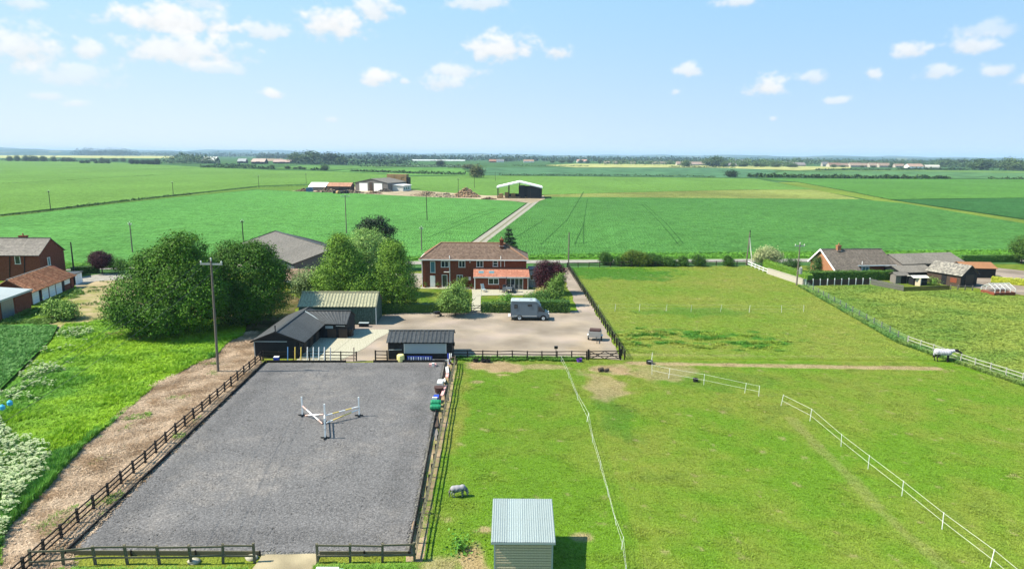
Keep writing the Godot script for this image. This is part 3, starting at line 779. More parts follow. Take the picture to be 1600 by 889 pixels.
func farmhouse() -> void:
	pass
	var t := thing("farmhouse", "long two-storey red brick farmhouse with hipped tiled roof and lean-to behind patio", "house", Vector3(-16.57, 0, -123.2))
	var w := 19.2
	var d := 7.4
	var e := 5.2
	var st := MB.new()
	st.box(Vector3(w / 2, e / 2, -d / 2), Vector3(w, e, d))
	obj("wall", st, M.brick, t)
	var o := 0.35
	var rz := -d / 2
	var r0 := Vector3(3.3, 7.75, rz)
	var r1 := Vector3(w - 4.3, 7.75, rz)
	var fl := Vector3(-o, e, o)
	var fr := Vector3(w + o, e, o)
	var bl := Vector3(-o, e, -d - o)
	var br := Vector3(w + o, e, -d - o)
	var dk := Color(0.16, 0.10, 0.075)
	var lt := Color(0.27, 0.185, 0.145)
	tiled(t, fl, fr, r1, r0, 17, 58, dk, lt)
	tiled(t, br, bl, r0, r1, 17, 58, dk, lt)
	tiled(t, bl, fl, r0, r0 + Vector3(0.01, 0, 0), 17, 24, Color(0.26, 0.14, 0.10), Color(0.33, 0.2, 0.15))
	tiled(t, fr, br, r1 + Vector3(0.01, 0, 0), r1, 17, 24, dk, lt)
	for p in [[r0, r1], [fl, r0], [bl, r0], [fr, r1], [br, r1]]:
		var tube := MB.new()
		tube.tube([p[0] + Vector3(0, 0.07, 0), p[1] + Vector3(0, 0.07, 0)], [0.13, 0.13], 6, Color(0.36, 0.19, 0.12))
		obj("ridge_tiles", tube, M.tile, t)
	bar(t, "gutter", Vector3(-0.4, e - 0.06, 0.42), Vector3(w + 0.4, e - 0.06, 0.42), 0.12, 0.16, M.white_paint)
	bar(t, "gutter", Vector3(-0.42, e - 0.06, 0.36), Vector3(-0.42, e - 0.06, -d - 0.4), 0.12, 0.16, M.white_paint)
	chimney(t, Vector3(w - 4.6, 6.9, rz + 0.9), Vector3(0.7, 1.7, 0.9), M.brick, 1)
	window(t, 2.05, 3.78, 0.91, 2.15, 0, 1, 1, "sky_glass")
	var dr := box(t, "door", Vector3(1.99, 0.07, 0.03) + Vector3(0, 1.05, 0), Vector3(0.92, 2.1, 0.08), M.white_paint)
	box(dr, "handle", Vector3(0.34, 0, 0.06), Vector3(0.05, 0.15, 0.05), M.metal)
	window(t, 4.26, 4.33, 1.39, 1.21, 0, 2, 1)
	window(t, 7.39, 4.36, 1.20, 1.25, 0, 2, 1)
	window(t, 10.67, 4.40, 1.24, 1.23, 0, 2, 1)
	window(t, 13.51, 4.49, 0.93, 1.14, 0, 1, 2)
	window(t, 6.98, 1.78, 1.11, 1.13, 0, 2, 1)
	var bd := window(t, 4.19, 1.21, 1.02, 2.32, 0, 1, 1, "glass", "back_door")
	box(bd, "threshold", Vector3(0, -1.15, 0.15), Vector3(1.1, 0.12, 0.5), M.paving)
	box(t, "door_canopy", Vector3(4.61, 2.92, 0.3), Vector3(1.0, 0.08, 0.6), M.dirty_white)
	box(t, "meter_box", Vector3(8.80, 1.68, 0.06), Vector3(0.42, 0.65, 0.12), M.white_paint)
	pole(t, "alarm_box", Vector3(8.86, 4.72, 0.0), Vector3(8.86, 4.72, 0.1), 0.14, 0.12, M.dirty_white)
	pole(t, "soil_pipe", Vector3(5.15, 0, 0.12), Vector3(5.15, 5.9, 0.12), 0.07, 0.07, M.white_paint)
	pole(t, "downpipe", Vector3(0.1, 0, 0.1), Vector3(0.1, 5.1, 0.1), 0.05, 0.05, M.white_paint)
	pole(t, "downpipe", Vector3(14.50, 3.90, 0.12), Vector3(14.50, 5.89, 0.12), 0.06, 0.06, M.white_paint)
	pole(t, "downpipe", Vector3(15.19, 3.91, 0.12), Vector3(15.19, 5.18, 0.12), 0.05, 0.05, M.white_paint)
	# the lean-to
	pass
	var ex := 9.8
	var ew := 9.7
	var z2 := 2.2
	var lw := MB.new()
	lw.prism([Vector2(0, 0), Vector2(z2, 0), Vector2(z2, 2.45), Vector2(0, 3.5)], 0, ew)
	lw.turn(Basis(Vector3(0, 0, 1), Vector3(0, 1, 0), Vector3(1, 0, 0)), Vector3(ex, 0, 0.002))
	var lo := obj("lean_to", lw, M.brick, t)
	tiled(lo, Vector3(ex - 0.2, 2.42, z2 + 0.35), Vector3(ex + ew + 0.25, 2.42, z2 + 0.35), Vector3(ex + ew + 0.1, 3.62, 0.01), Vector3(ex - 0.3, 3.62, 0.01), 9, 40, Color(0.48, 0.18, 0.12), Color(0.60, 0.27, 0.19))
	bar(lo, "fascia", Vector3(ex - 0.2, 2.36, z2 + 0.33), Vector3(ex + ew + 0.25, 2.36, z2 + 0.33), 0.06, 0.24, M.white_paint)
	bar(lo, "corner_post", Vector3(ex + 0.05, 0, z2 + 0.04), Vector3(ex + 0.05, 2.3, z2 + 0.04), 0.16, 0.16, M.white_paint)
	bar(lo, "corner_post", Vector3(ex + ew - 0.06, 0, z2 + 0.04), Vector3(ex + ew - 0.06, 2.3, z2 + 0.04), 0.14, 0.14, M.white_paint)
	window(lo, 13.24, 1.59, 1.89, 1.14, z2, 2, 1)
	window(lo, 17.07, 1.17, 2.99, 2.08, z2, 4, 1, "glass", "folding_doors")
	for x in [1.15, 3.05]:
		var sk := MB.new()
		var n := Vector3(0, 2.2, 1.2).normalized()
		sk.box(Vector3.ZERO, Vector3(0.95, 0.1, 0.8))
		var s := obj("rooflight", sk, M.metal, lo)
		s.position = Vector3(ex + x, 3.06, 1.22)
		s.rotation.x = 0.44
		box(s, "pane", Vector3(0, 0.055, 0), Vector3(0.8, 0.02, 0.64), M.sky_glass)
	# the low grey annexe at its east end
	var an := thing("annexe", "small flat-roofed grey annexe at the east end of the farmhouse", "outbuilding", Vector3(3.1, 0, -123.6))
	var aw := MB.new()
	aw.box(Vector3(0.9, 1.6, -2), Vector3(1.8, 3.2, 4))
	obj("wall", aw, M.grey_light, an)
	box(an, "roof", Vector3(0.9, 3.26, -2), Vector3(2.1, 0.12, 4.3), M.dark_sheet)
	window(an, 0.55, 1.9, 0.7, 1.1, 0, 1, 1)
	pole(an, "downpipe", Vector3(1.6, 0, 0.1), Vector3(1.6, 3.1, 0.1), 0.07, 0.07, M.white_paint)

func boards(root: Node, x0: float, x1: float, y0: float, y1: float, z: float, each: float, m: Material, called := "board") -> void:
	var n := int((y1 - y0) / each)
	for i in n:
		var o := box(root, called, Vector3((x0 + x1) / 2, y0 + (i + 0.5) * (y1 - y0) / n, z + rng.randf_range(-0.008, 0.008)), Vector3(x1 - x0, (y1 - y0) / n - 0.035, 0.03), m)
		o.rotation.x = -0.12

func yard_buildings() -> void:
	# corrugated store behind the stables
	var t := thing("steel_barn", "dark green corrugated steel barn with cream ribbed roof", "barn", Vector3(-30.3, 0, -94.5), deg_to_rad(1.5))
	gable_wall(t, 10.9, 5.2, 2.75, 4.2, M.green_sheet)
	for i in 36:
		box(t, "cladding_rib", Vector3(0.15 + i * 0.305, 1.37, 0.02), Vector3(0.1, 2.7, 0.05), M.green_sheet)
	ribbed(t, "roof_sheet", Vector3(-0.15, 2.68, 0.2), Vector3(11.05, 2.68, 0.2), Vector3(11.0, 4.26, -2.6), Vector3(-0.1, 4.26, -2.6), 0.42, 0.09, M.cream_sheet, 12)
	ribbed(t, "roof_sheet", Vector3(11.05, 2.68, -5.4), Vector3(-0.15, 2.68, -5.4), Vector3(-0.1, 4.26, -2.6), Vector3(11.0, 4.26, -2.6), 0.42, 0.09, M.cream_sheet, 4)
	bar(t, "ridge_cap", Vector3(-0.15, 4.32, -2.6), Vector3(11.05, 4.32, -2.6), 0.4, 0.06, M.cream_sheet)
	bar(t, "corner_flashing", Vector3(10.92, 0, 0.03), Vector3(10.92, 2.7, 0.03), 0.12, 0.12, M.dirty_white)
	var hp := thing("trough", "black trough with pale lid against the green barn wall", "trough", Vector3(-20.9, 0, -93.6))
	box(hp, "tub", Vector3(0, 0.28, 0), Vector3(1.3, 0.56, 0.6), M.black)
	box(hp, "lid", Vector3(0, 0.6, 0), Vector3(1.4, 0.06, 0.7), M.grey_light)

	# the L of stables
	t = thing("stable_block", "black timber L-shaped stable block with dark grey felt roof", "stable", Vector3(-30.7, 0, -78.6))
	var w := 5.3
	var l := 13.4
	gable_wall(t, w, l, 2.15, 3.15, M.black_board, false)
	var wing := MB.new()
	wing.prism([Vector2(-l + 4.6, 0), Vector2(-l, 0), Vector2(-l, 2.15), Vector2(-l + 2.3, 3.13), Vector2(-l + 4.6, 2.15)], w - 2.6, 8.9)
	wing.turn(Basis(Vector3(0, 0, 1), Vector3(0, 1, 0), Vector3(1, 0, 0)))
	obj("wall", wing, M.black_board, t)
	for i in 10:
		box(t, "gable_board", Vector3(w / 2, 0.12 + i * 0.21, 0.02), Vector3(w - 0.1, 0.19, 0.03), M.black_board)
	var sheet_l := [Vector3(-0.35, 2.02, -l - 0.1), Vector3(-0.35, 2.02, 0.3), Vector3(w / 2, 3.22, 0.3), Vector3(w / 2, 3.22, -l - 0.1)]
	ribbed(t, "roof_sheet", sheet_l[0], sheet_l[1], sheet_l[2], sheet_l[3], 0.2, 0.02, M.dark_sheet, 6)
	ribbed(t, "roof_sheet", Vector3(w + 0.75, 1.93, 0.3), Vector3(w + 0.75, 1.93, -l + 4.4), Vector3(w / 2, 3.22, -l + 2.3), Vector3(w / 2, 3.22, 0.3), 0.2, 0.02, M.dark_sheet, 5)
	ribbed(t, "roof_sheet", Vector3(w + 0.75, 2.0, -l + 4.9), Vector3(9.0, 2.0, -l + 4.9), Vector3(9.0, 3.2, -l + 2.3), Vector3(w / 2, 3.2, -l + 2.3), 0.2, 0.03, M.dark_sheet, 4)
	ribbed(t, "roof_sheet", Vector3(9.0, 2.02, -l - 0.3), Vector3(w / 2, 2.02, -l - 0.3), Vector3(w / 2, 3.2, -l + 2.3), Vector3(9.0, 3.2, -l + 2.3), 0.2, 0.03, M.dark_sheet, 2)
	bar(t, "ridge_cap", Vector3(w / 2, 3.27, 0.3), Vector3(w / 2, 3.27, -l + 2.2), 0.34, 0.06, M.dark_sheet)
	bar(t, "ridge_cap", Vector3(w / 2, 3.27, -l + 2.3), Vector3(9.0, 3.27, -l + 2.3), 0.3, 0.06, M.dark_sheet)
	bar(t, "valley_flashing", Vector3(w / 2 + 0.1, 3.26, -l + 2.5), Vector3(w + 0.75, 2.06, -l + 4.6), 0.14, 0.04, M.grey_light)
	bar(t, "barge_board", Vector3(-0.35, 2.0, 0.33), Vector3(w / 2, 3.2, 0.33), 0.05, 0.2, M.black)
	bar(t, "barge_board", Vector3(w + 0.75, 1.91, 0.33), Vector3(w / 2, 3.2, 0.33), 0.05, 0.2, M.black)
	bar(t, "tie_trim", Vector3(0.0, 2.0, 0.06), Vector3(3.9, 2.0, 0.06), 0.05, 0.1, M.grey_light)
	bar(t, "corner_trim", Vector3(0.0, 0, 0.05), Vector3(0.0, 2.1, 0.05), 0.1, 0.1, M.grey_light)
	pole(t, "weather_vane", Vector3(w / 2, 3.2, 0.2), Vector3(w / 2, 4.0, 0.2), 0.05, 0.09, M.black)
	for i in 3:
		var q := MB.new()
		q.box(Vector3.ZERO, Vector3(0.06, 1.2, 1.2))
		var dr := obj("stable_door", q, M.brown_board, t)
		dr.position = Vector3(w + 0.03, 0.62, -2.3 - i * 2.6)
		box(dr, "upper_opening", Vector3(0.0, 1.05, 0), Vector3(0.05, 0.8, 1.15), M.black)
	for i in 2:
		var dr := box(t, "stable_door", Vector3(6.9 + i * 1.5, 0.65, -l + 4.64), Vector3(1.15, 1.25, 0.06), M.brown_board)
		box(dr, "upper_opening", Vector3(0, 1.05, 0), Vector3(1.1, 0.75, 0.05), M.black)
	box(t, "notice_board", Vector3(6.6, 1.55, -l + 4.68), Vector3(1.0, 0.36, 0.05), M.grey_light)
	bar(t, "tie_rail", Vector3(7.5, 1.75, -l + 4.72), Vector3(8.7, 1.72, -l + 4.72), 0.05, 0.07, M.dirty_white)
	box(t, "stair_of_crates", Vector3(9.2, 0.55, -l + 3.6), Vector3(0.5, 1.1, 0.9), M.brown_board)

	# the small stable that backs on to the arena
	pass
	t = thing("tack_shed", "small black timber shed with ribbed grey roof and translucent panel by arena", "shed", Vector3(-14.65, 0, -77.95), deg_to_rad(1.1))
	gable_wall(t, 7.55, 4.0, 2.3, 3.0, M.black_board)
	for i in 11:
		box(t, "wall_board", Vector3(3.77, 0.12 + i * 0.205, 0.015), Vector3(7.5, 0.185, 0.03), M.black_board)
	ribbed(t, "roof_sheet", Vector3(-0.15, 2.2, 0.35), Vector3(7.75, 2.2, 0.35), Vector3(7.75, 3.08, -2.0), Vector3(-0.15, 3.08, -2.0), 0.42, 0.07, M.dark_sheet, 8)
	ribbed(t, "roof_sheet", Vector3(7.75, 2.2, -4.3), Vector3(-0.15, 2.2, -4.3), Vector3(-0.15, 3.08, -2.0), Vector3(7.75, 3.08, -2.0), 0.42, 0.07, M.dark_sheet, 4)
	bar(t, "ridge_cap", Vector3(-0.2, 3.13, -2.0), Vector3(7.8, 3.13, -2.0), 0.3, 0.06, M.dark_sheet)
	var pn := box(t, "translucent_panel", Vector3(4.4, 1.42, 0.07), Vector3(5.0, 1.2, 0.06), M.grey_light)
	for s in [-1, 1]:
		box(pn, "panel_edge", Vector3(s * 2.47, 0, 0.035), Vector3(0.08, 1.2, 0.04), M.dirty_white)
	bar(t, "shelf", Vector3(0.1, 1.25, 0.1), Vector3(1.65, 1.3, 0.1), 0.1, 0.06, M.grey_light)
	box(t, "lamp_housing", Vector3(7.75, 1.9, -0.2), Vector3(0.28, 0.4, 0.3), M.black)

	# the field shelter in the strip paddock
	t = thing("field_shelter", "timber field shelter with pale blue-grey ribbed metal roof in strip paddock", "shelter", Vector3(-0.92, 0, -36.0))
	w = 3.35
	var d := 3.45
	var wall := MB.new()
	wall.prism([Vector2(0, 0), Vector2(-d, 0), Vector2(-d, 2.55), Vector2(0, 2.0)], 0.03, w - 0.03)
	wall.turn(Basis(Vector3(0, 0, 1), Vector3(0, 1, 0), Vector3(1, 0, 0)))
	obj("inner_wall", wall, M.brown_board, t)
	boards(t, 0.04, w - 0.04, 0.02, 2.0, 0.05, 0.155, M.new_board)
	for s in [0.0, w]:
		bar(t, "corner_post", Vector3(s, 0, 0.03), Vector3(s, 2.05, 0.03), 0.09, 0.09, M.grey_light)
		for i in 13:
			box(t, "side_board", Vector3(s, 0.1 + i * 0.15, -d / 2), Vector3(0.03, 0.135, d - 0.1), M.new_board)
	ribbed(t, "roof_sheet", Vector3(-0.2, 2.1, 0.2), Vector3(w + 0.17, 2.1, 0.2), Vector3(w + 0.17, 2.72, -d - 0.25), Vector3(-0.2, 2.72, -d - 0.25), 0.125, 0.035, M.galvanised, 4)
	bar(t, "eave_trim", Vector3(-0.2, 2.03, 0.2), Vector3(w + 0.17, 2.03, 0.2), 0.03, 0.12, M.grey_light)
	for i in 5:
		bar(t, "rafter_end", Vector3(0.3 + i * 0.7, 1.97, 0.03), Vector3(0.3 + i * 0.7, 1.98, 0.17), 0.05, 0.08, M.brown_board)

func west_buildings() -> void:
	# two-storey brick house at the left edge
	var t := thing("brick_house", "two-storey red brick house with grey slate roof behind the garage row", "house", Vector3(-104, 0, -127.0))
	var w := 14.9
	var d := 7.2
	gable_wall(t, w, d, 5.0, 7.6, M.brick)
	tiled(t, Vector3(-0.3, 4.9, 0.3), Vector3(w + 0.2, 4.9, 0.3), Vector3(w + 0.2, 7.72, -d / 2), Vector3(-0.3, 7.72, -d / 2), 18, 46, Color(0.23, 0.205, 0.19), Color(0.32, 0.28, 0.26))
	tiled(t, Vector3(w + 0.2, 4.9, -d - 0.3), Vector3(-0.3, 4.9, -d - 0.3), Vector3(-0.3, 7.72, -d / 2), Vector3(w + 0.2, 7.72, -d / 2), 18, 46, Color(0.23, 0.205, 0.19), Color(0.32, 0.28, 0.26))
	bar(t, "ridge_tiles", Vector3(-0.3, 7.8, -d / 2), Vector3(w + 0.2, 7.8, -d / 2), 0.25, 0.12, M.old_sheet)
	chimney(t, Vector3(9.6, 7.0, -d / 2 - 0.3), Vector3(1.5, 1.2, 0.6), M.brick, 1)
	pass
	window(t, 10.82, 4.02, 1.05, 1.56, 0, 1, 1)
	window(t, 3.6, 3.6, 0.9, 1.5, 0, 1, 1)
	window(t, -1.7, 3.4, 0.7, 1.6, 0, 1, 1, "sky_glass", "window", PI / 2, Vector3(w, 0, -4.2))
	pole(t, "downpipe", Vector3(8.89, 0.39, 0.1), Vector3(9.47, 4.79, 0.1), 0.07, 0.07, M.black)
	pole(t, "downpipe", Vector3(11.71, 0.65, 0.1), Vector3(12.24, 4.81, 0.1), 0.07, 0.07, M.black)
	bar(t, "gutter", Vector3(0, 4.86, 0.36), Vector3(w + 0.2, 4.86, 0.36), 0.12, 0.12, M.black)

	# the garage row: front runs away from us
	var a: Vector3 = Vector3(-76.74, 0.00, -106.30)
	var b: Vector3 = Vector3(-79.51, 0.00, -121.51)
	var dir := b - a
	var turn := atan2(-dir.z, dir.x)
	t = thing("garage_row", "low brick garage row with orange pantile roof and white doors", "garage", a, turn)
	w = dir.length()
	d = 6.0
	var e := 2.15
	gable_wall(t, w, d, e, 4.0, M.brick)
	tiled(t, Vector3(-0.3, e - 0.12, 0.45), Vector3(w + 0.3, e - 0.12, 0.45), Vector3(w - 1.6, 4.1, -d / 2), Vector3(-0.3, 4.1, -d / 2), 17, 40, Color(0.42, 0.16, 0.08), Color(0.70, 0.34, 0.19), "pantiles", 0.12, 0.12)
	tiled(t, Vector3(w + 0.3, e - 0.12, -d - 0.45), Vector3(-0.3, e - 0.12, -d - 0.45), Vector3(-0.3, 4.1, -d / 2), Vector3(w - 1.6, 4.1, -d / 2), 17, 62, Color(0.36, 0.15, 0.09), Color(0.5, 0.24, 0.15), "pantiles", 0.06, 0.05)
	tiled(t, Vector3(w + 0.3, e - 0.12, 0.45), Vector3(w + 0.3, e - 0.12, -d - 0.45), Vector3(w - 1.6, 4.1, -d / 2), Vector3(w - 1.61, 4.1, -d / 2), 17, 24, Color(0.36, 0.15, 0.09), Color(0.5, 0.24, 0.15), "pantiles", 0.06, 0.05)
	bar(t, "ridge_tiles", Vector3(-0.3, 4.2, -d / 2), Vector3(w - 1.6, 4.2, -d / 2), 0.22, 0.16, M.old_sheet)
	for k in [0.03, 0.235, 0.395, 0.55]:
		var dr := box(t, "garage_door", Vector3(w * (k + 0.07), 0.98, 0.03), Vector3(w * 0.135, 1.95, 0.07), M.white_paint)
		for i in 3:
			box(dr, "panel_line", Vector3(0, -0.5 + i * 0.5, 0.04), Vector3(w * 0.13, 0.03, 0.02), M.dirty_white)
	box(t, "garage_door", Vector3(w * 0.83, 1.5, 0.03), Vector3(w * 0.13, 0.9, 0.07), M.white_paint)
	box(t, "dark_door", Vector3(w * 0.195, 1.0, 0.02), Vector3(w * 0.05, 2.0, 0.06), M.black_board)
	box(t, "dark_door", Vector3(w * 0.73, 1.0, 0.02), Vector3(w * 0.05, 2.0, 0.06), M.black_board)
	box(t, "brick_pier", Vector3(w * 0.93, 1.05, 0.06), Vector3(0.5, 2.1, 0.16), M.brick)
	var s := thing("store_hut", "small white-sided hut with low roof at the end of the garage row", "shed", Vector3(-80.24, 0.00, -123.04), turn)
	box(s, "wall", Vector3(1.6, 1.0, -1.6), Vector3(3.0, 2.0, 3.2), M.black_board)
	for i in 3:
		box(s, "white_panel", Vector3(0.55 + i * 0.95, 1.0, 0.03), Vector3(0.85, 1.9, 0.06), M.white_paint)
	box(s, "roof", Vector3(1.6, 2.06, -1.6), Vector3(3.4, 0.12, 3.6), M.dark_sheet)
	# flat-roofed shed nearest us on that side
	t = thing("brick_shed", "flat-roofed brick shed with tall blue-grey sliding door beside garages", "shed", Vector3(-74.11, 0.00, -98.68), turn - 0.03)
	var bw := MB.new()
	bw.box(Vector3(0.2, 1.55, -3.2), Vector3(9.6, 3.1, 6.4))
	obj("wall", bw, M.brick, t)
	for i in 8:
		box(t, "wall_board", Vector3(1.0 + i * 0.5, 1.5, 0.02), Vector3(0.47, 2.96, 0.05), M.brick)
	for i in 6:
		box(t, "sliding_door_board", Vector3(-2.6 + i * 0.52, 1.45, 0.05), Vector3(0.5, 2.85, 0.06), M.van_grey)
	ribbed(t, "roof_sheet", Vector3(-4.9, 3.1, 0.35), Vector3(5.2, 3.1, 0.35), Vector3(5.2, 3.75, -6.7), Vector3(-4.9, 3.75, -6.7), 0.4, 0.05, M.grey_light, 6)
	bar(t, "fascia", Vector3(-4.9, 3.02, 0.36), Vector3(5.2, 3.02, 0.36), 0.06, 0.3, M.grey_light)

	# the great grey barn behind the trees and its tiled lean-to
	t = thing("grey_barn", "large barn with wide grey sheet roof standing behind the trees", "barn", Vector3(-59.4, 0, -149.8), deg_to_rad(-54.1))
	w = 34.0
	d = 14.6
	gable_wall(t, w, d, 4.5, 6.55, M.grey_board)
	for i in 60:
		box(t, "wall_board", Vector3(w - 0.3 - i * 0.4, 2.2, 0.03), Vector3(0.35, 4.3, 0.05), M.slate_board)
	ribbed(t, "roof_sheet", Vector3(-0.3, 4.4, 0.5), Vector3(w + 0.3, 4.4, 0.5), Vector3(w + 0.3, 6.65, -d / 2), Vector3(-0.3, 6.65, -d / 2), 0.3, 0.04, M.old_sheet, 12)
	ribbed(t, "roof_sheet", Vector3(w + 0.3, 4.4, -d - 0.5), Vector3(-0.3, 4.4, -d - 0.5), Vector3(-0.3, 6.65, -d / 2), Vector3(w + 0.3, 6.65, -d / 2), 0.3, 0.04, M.old_sheet, 6)
	bar(t, "ridge_cap", Vector3(-0.4, 6.72, -d / 2), Vector3(w + 0.3, 6.72, -d / 2), 0.5, 0.1, M.dark_sheet)
	bar(t, "barge_board", Vector3(-0.36, 4.4, 0.5), Vector3(-0.36, 6.72, -d / 2), 0.1, 0.35, M.dark_sheet)
	var ln := thing("open_cart_shed", "low brown-tiled cart shed with open dark front below the grey barn", "shed", Vector3(-41.5, 0, -117.0), deg_to_rad(-6))
	box(ln, "back_wall", Vector3(4.5, 1.3, -6.5), Vector3(9, 2.6, 0.2), M.brown_board)
	for i in 4:
		bar(ln, "post", Vector3(0.2 + i * 2.9, 0, 0), Vector3(0.2 + i * 2.9, 2.4, 0), 0.2, 0.2, M.grey_board)
	tiled(ln, Vector3(-0.3, 2.4, 0.3), Vector3(9.3, 2.4, 0.3), Vector3(9.3, 3.6, -4.6), Vector3(-0.3, 3.6, -4.6), 14, 32, Color(0.26, 0.17, 0.12), Color(0.4, 0.27, 0.2))
	tiled(ln, Vector3(9.3, 2.5, -6.8), Vector3(-0.3, 2.5, -6.8), Vector3(-0.3, 3.6, -4.6), Vector3(9.3, 3.6, -4.6), 8, 32, Color(0.26, 0.17, 0.12), Color(0.4, 0.27, 0.2))

func east_buildings() -> void:
	# bungalow, gable to the west, catslide roof towards us
	var t := thing("bungalow", "pale brick bungalow with broad brown tiled roof behind clipped hedge", "bungalow", Vector3(64.0, 0, -133.4), deg_to_rad(6.0))
	var d := 9.6
	var w := 13.6
	var wl := MB.new()
	wl.prism([Vector2(0.0, 0), Vector2(-d, 0), Vector2(-d, 2.3), Vector2(-d / 2 - 0.8, 5.2), Vector2(-0.3, 1.95), Vector2(0, 1.95)], 0.3, 5.4)
	wl.prism([Vector2(-1.8, 0), Vector2(-d, 0), Vector2(-d, 2.3), Vector2(-d / 2 - 0.8, 5.2), Vector2(-1.8, 2.75)], 5.4, w - 0.3)
	wl.turn(Basis(Vector3(0, 0, 1), Vector3(0, 1, 0), Vector3(1, 0, 0)))
	obj("wall", wl, M.pale_brick, t)
	var c0 := Color(0.135, 0.11, 0.095)
	var c1 := Color(0.21, 0.175, 0.15)
	var rz := -d / 2 - 0.8
	tiled(t, Vector3(-0.1, 1.75, 0.35), Vector3(5.5, 1.75, 0.35), Vector3(5.5, 2.62, -1.25), Vector3(-0.1, 2.62, -1.25), 6, 22, c0, c1)
	tiled(t, Vector3(-0.1, 2.62, -1.25), Vector3(w + 0.2, 2.62, -1.25), Vector3(w - 0.4, 5.3, rz), Vector3(-0.1, 5.3, rz), 16, 54, c0, c1)
	tiled(t, Vector3(w, 2.2, -d - 0.4), Vector3(-0.1, 2.2, -d - 0.4), Vector3(-0.1, 5.3, rz), Vector3(w - 0.4, 5.3, rz), 16, 54, c0, c1)
	for p in [[Vector3(-0.14, 1.72, 0.4), Vector3(-0.14, 5.3, rz)], [Vector3(-0.14, 2.15, -d - 0.45), Vector3(-0.14, 5.3, rz)]]:
		bar(t, "barge_board", p[0], p[1], 0.08, 0.3, M.white_paint)
	bar(t, "ridge_tiles", Vector3(-0.1, 5.36, rz), Vector3(w - 0.4, 5.36, rz), 0.25, 0.14, M.old_sheet)
	bar(t, "gutter", Vector3(5.5, 2.55, -1.15), Vector3(w + 0.2, 2.55, -1.15), 0.12, 0.16, M.white_paint)
	chimney(t, Vector3(3.6, 4.7, rz + 0.3), Vector3(0.75, 1.5, 0.75), M.pale_brick, 1)
	var band := window(t, 2.75, 1.3, 4.9, 0.9, 0, 6, 1, "sky_glass")
	window(t, 7.6, 1.6, 1.5, 1.3, -1.8, 2, 1, "sky_glass")
	window(t, 0, 1.5, 1.0, 1.1, -0.3, 2, 1, "glass", "window", -PI / 2, Vector3(0.55, 0, -2.6))
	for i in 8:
		box(t, "eave_shade_board", Vector3(11.0, 0.2 + i * 0.28, -1.76), Vector3(4.6, 0.26, 0.05), M.brick)  # shade of the eaves put into the colour of these boards
	pole(t, "vent_pipe", Vector3(6.6, 1.0, -1.5), Vector3(6.6, 3.4, -1.5), 0.06, 0.06, M.white_paint)
	bar(t, "corner_post", Vector3(w - 0.35, 0, -1.72), Vector3(w - 0.35, 2.5, -1.72), 0.14, 0.1, M.white_paint)

	var rb := func(called, label, at, turn, ww, dd, e, r, wm, rm, sheets):
		var o: Node3D = thing(called, label, "shed", at, turn)
		gable_wall(o, ww, dd, e, r, wm)
		ribbed(o, "roof_sheet", Vector3(-0.25, e - 0.08, 0.3), Vector3(ww + 0.25, e - 0.08, 0.3), Vector3(ww + 0.25, r + 0.06, -dd / 2), Vector3(-0.25, r + 0.06, -dd / 2), 0.25, 0.05, rm, sheets)
		ribbed(o, "roof_sheet", Vector3(ww + 0.25, e - 0.08, -dd - 0.3), Vector3(-0.25, e - 0.08, -dd - 0.3), Vector3(-0.25, r + 0.06, -dd / 2), Vector3(ww + 0.25, r + 0.06, -dd / 2), 0.25, 0.05, rm, sheets)
		return o
	var s: Node3D = rb.call("long_shed", "long open-fronted grey shed with rust-streaked roof behind bungalow", Vector3(80.2, 0, -138.4), deg_to_rad(12), 15.0, 8.0, 2.5, 3.9, M.grey_board, M.old_sheet, 8)
	box(s, "open_front", Vector3(8.6, 1.1, 0.03), Vector3(12.4, 2.1, 0.06), M.black)
	for i in 5:
		bar(s, "post", Vector3(2.4 + i * 3.1, 0, 0.1), Vector3(2.4 + i * 3.1, 2.3, 0.1), 0.18, 0.14, M.grey_board)
	s = rb.call("mid_shed", "low shed with mossy grey roof between bungalow and black barn", Vector3(76.2, 0, -131.6), deg_to_rad(10), 7.2, 5.4, 1.9, 2.7, M.black_board, M.old_sheet, 5)
	# the big black shed with a gable facing right
	var q := Vector3(81.4, 0, -131.8)
	var b := Vector3(84.2, 0, -125.9)
	var dir := b - q
	t = thing("black_shed", "black weatherboard shed with mossy stone-grey roof and gable towards yard", "shed", q, atan2(-dir.z, dir.x))
	w = dir.length()
	d = 4.9
	gable_wall(t, w, d, 2.3, 4.0, M.brown_board)
	var gb := MB.new()
	gb.prism([Vector2(0, 0), Vector2(-d, 0), Vector2(-d, 2.2), Vector2(-d / 2, 3.9), Vector2(0, 2.2)], w + 0.005, w + 0.04)
	gb.turn(Basis(Vector3(0, 0, 1), Vector3(0, 1, 0), Vector3(1, 0, 0)))
	obj("gable", gb, M.black_board, t)
	tiled(t, Vector3(-0.3, 2.2, 0.35), Vector3(w + 0.3, 2.2, 0.35), Vector3(w + 0.3, 4.08, -d / 2), Vector3(-0.3, 4.08, -d / 2), 11, 26, Color(0.17, 0.16, 0.15), Color(0.42, 0.38, 0.34))
	tiled(t, Vector3(w + 0.3, 2.2, -d - 0.35), Vector3(-0.3, 2.2, -d - 0.35), Vector3(-0.3, 4.08, -d / 2), Vector3(w + 0.3, 4.08, -d / 2), 11, 26, Color(0.17, 0.16, 0.15), Color(0.42, 0.38, 0.34))
	for i in 9:
		box(t, "wall_board", Vector3(w / 2, 0.14 + i * 0.25, 0.03), Vector3(w - 0.05, 0.23, 0.04), M.brown_board)
	box(t, "door", Vector3(w * 0.52, 1.0, 0.07), Vector3(0.95, 2.0, 0.05), M.black_board)
	box(t, "red_panel", Vector3(w * 0.8, 1.2, 0.07), Vector3(1.2, 0.9, 0.04), M.brick)
	box(t, "gable_doors", Vector3(w + 0.07, 1.1, -d / 2), Vector3(0.05, 2.2, 2.6), M.black)
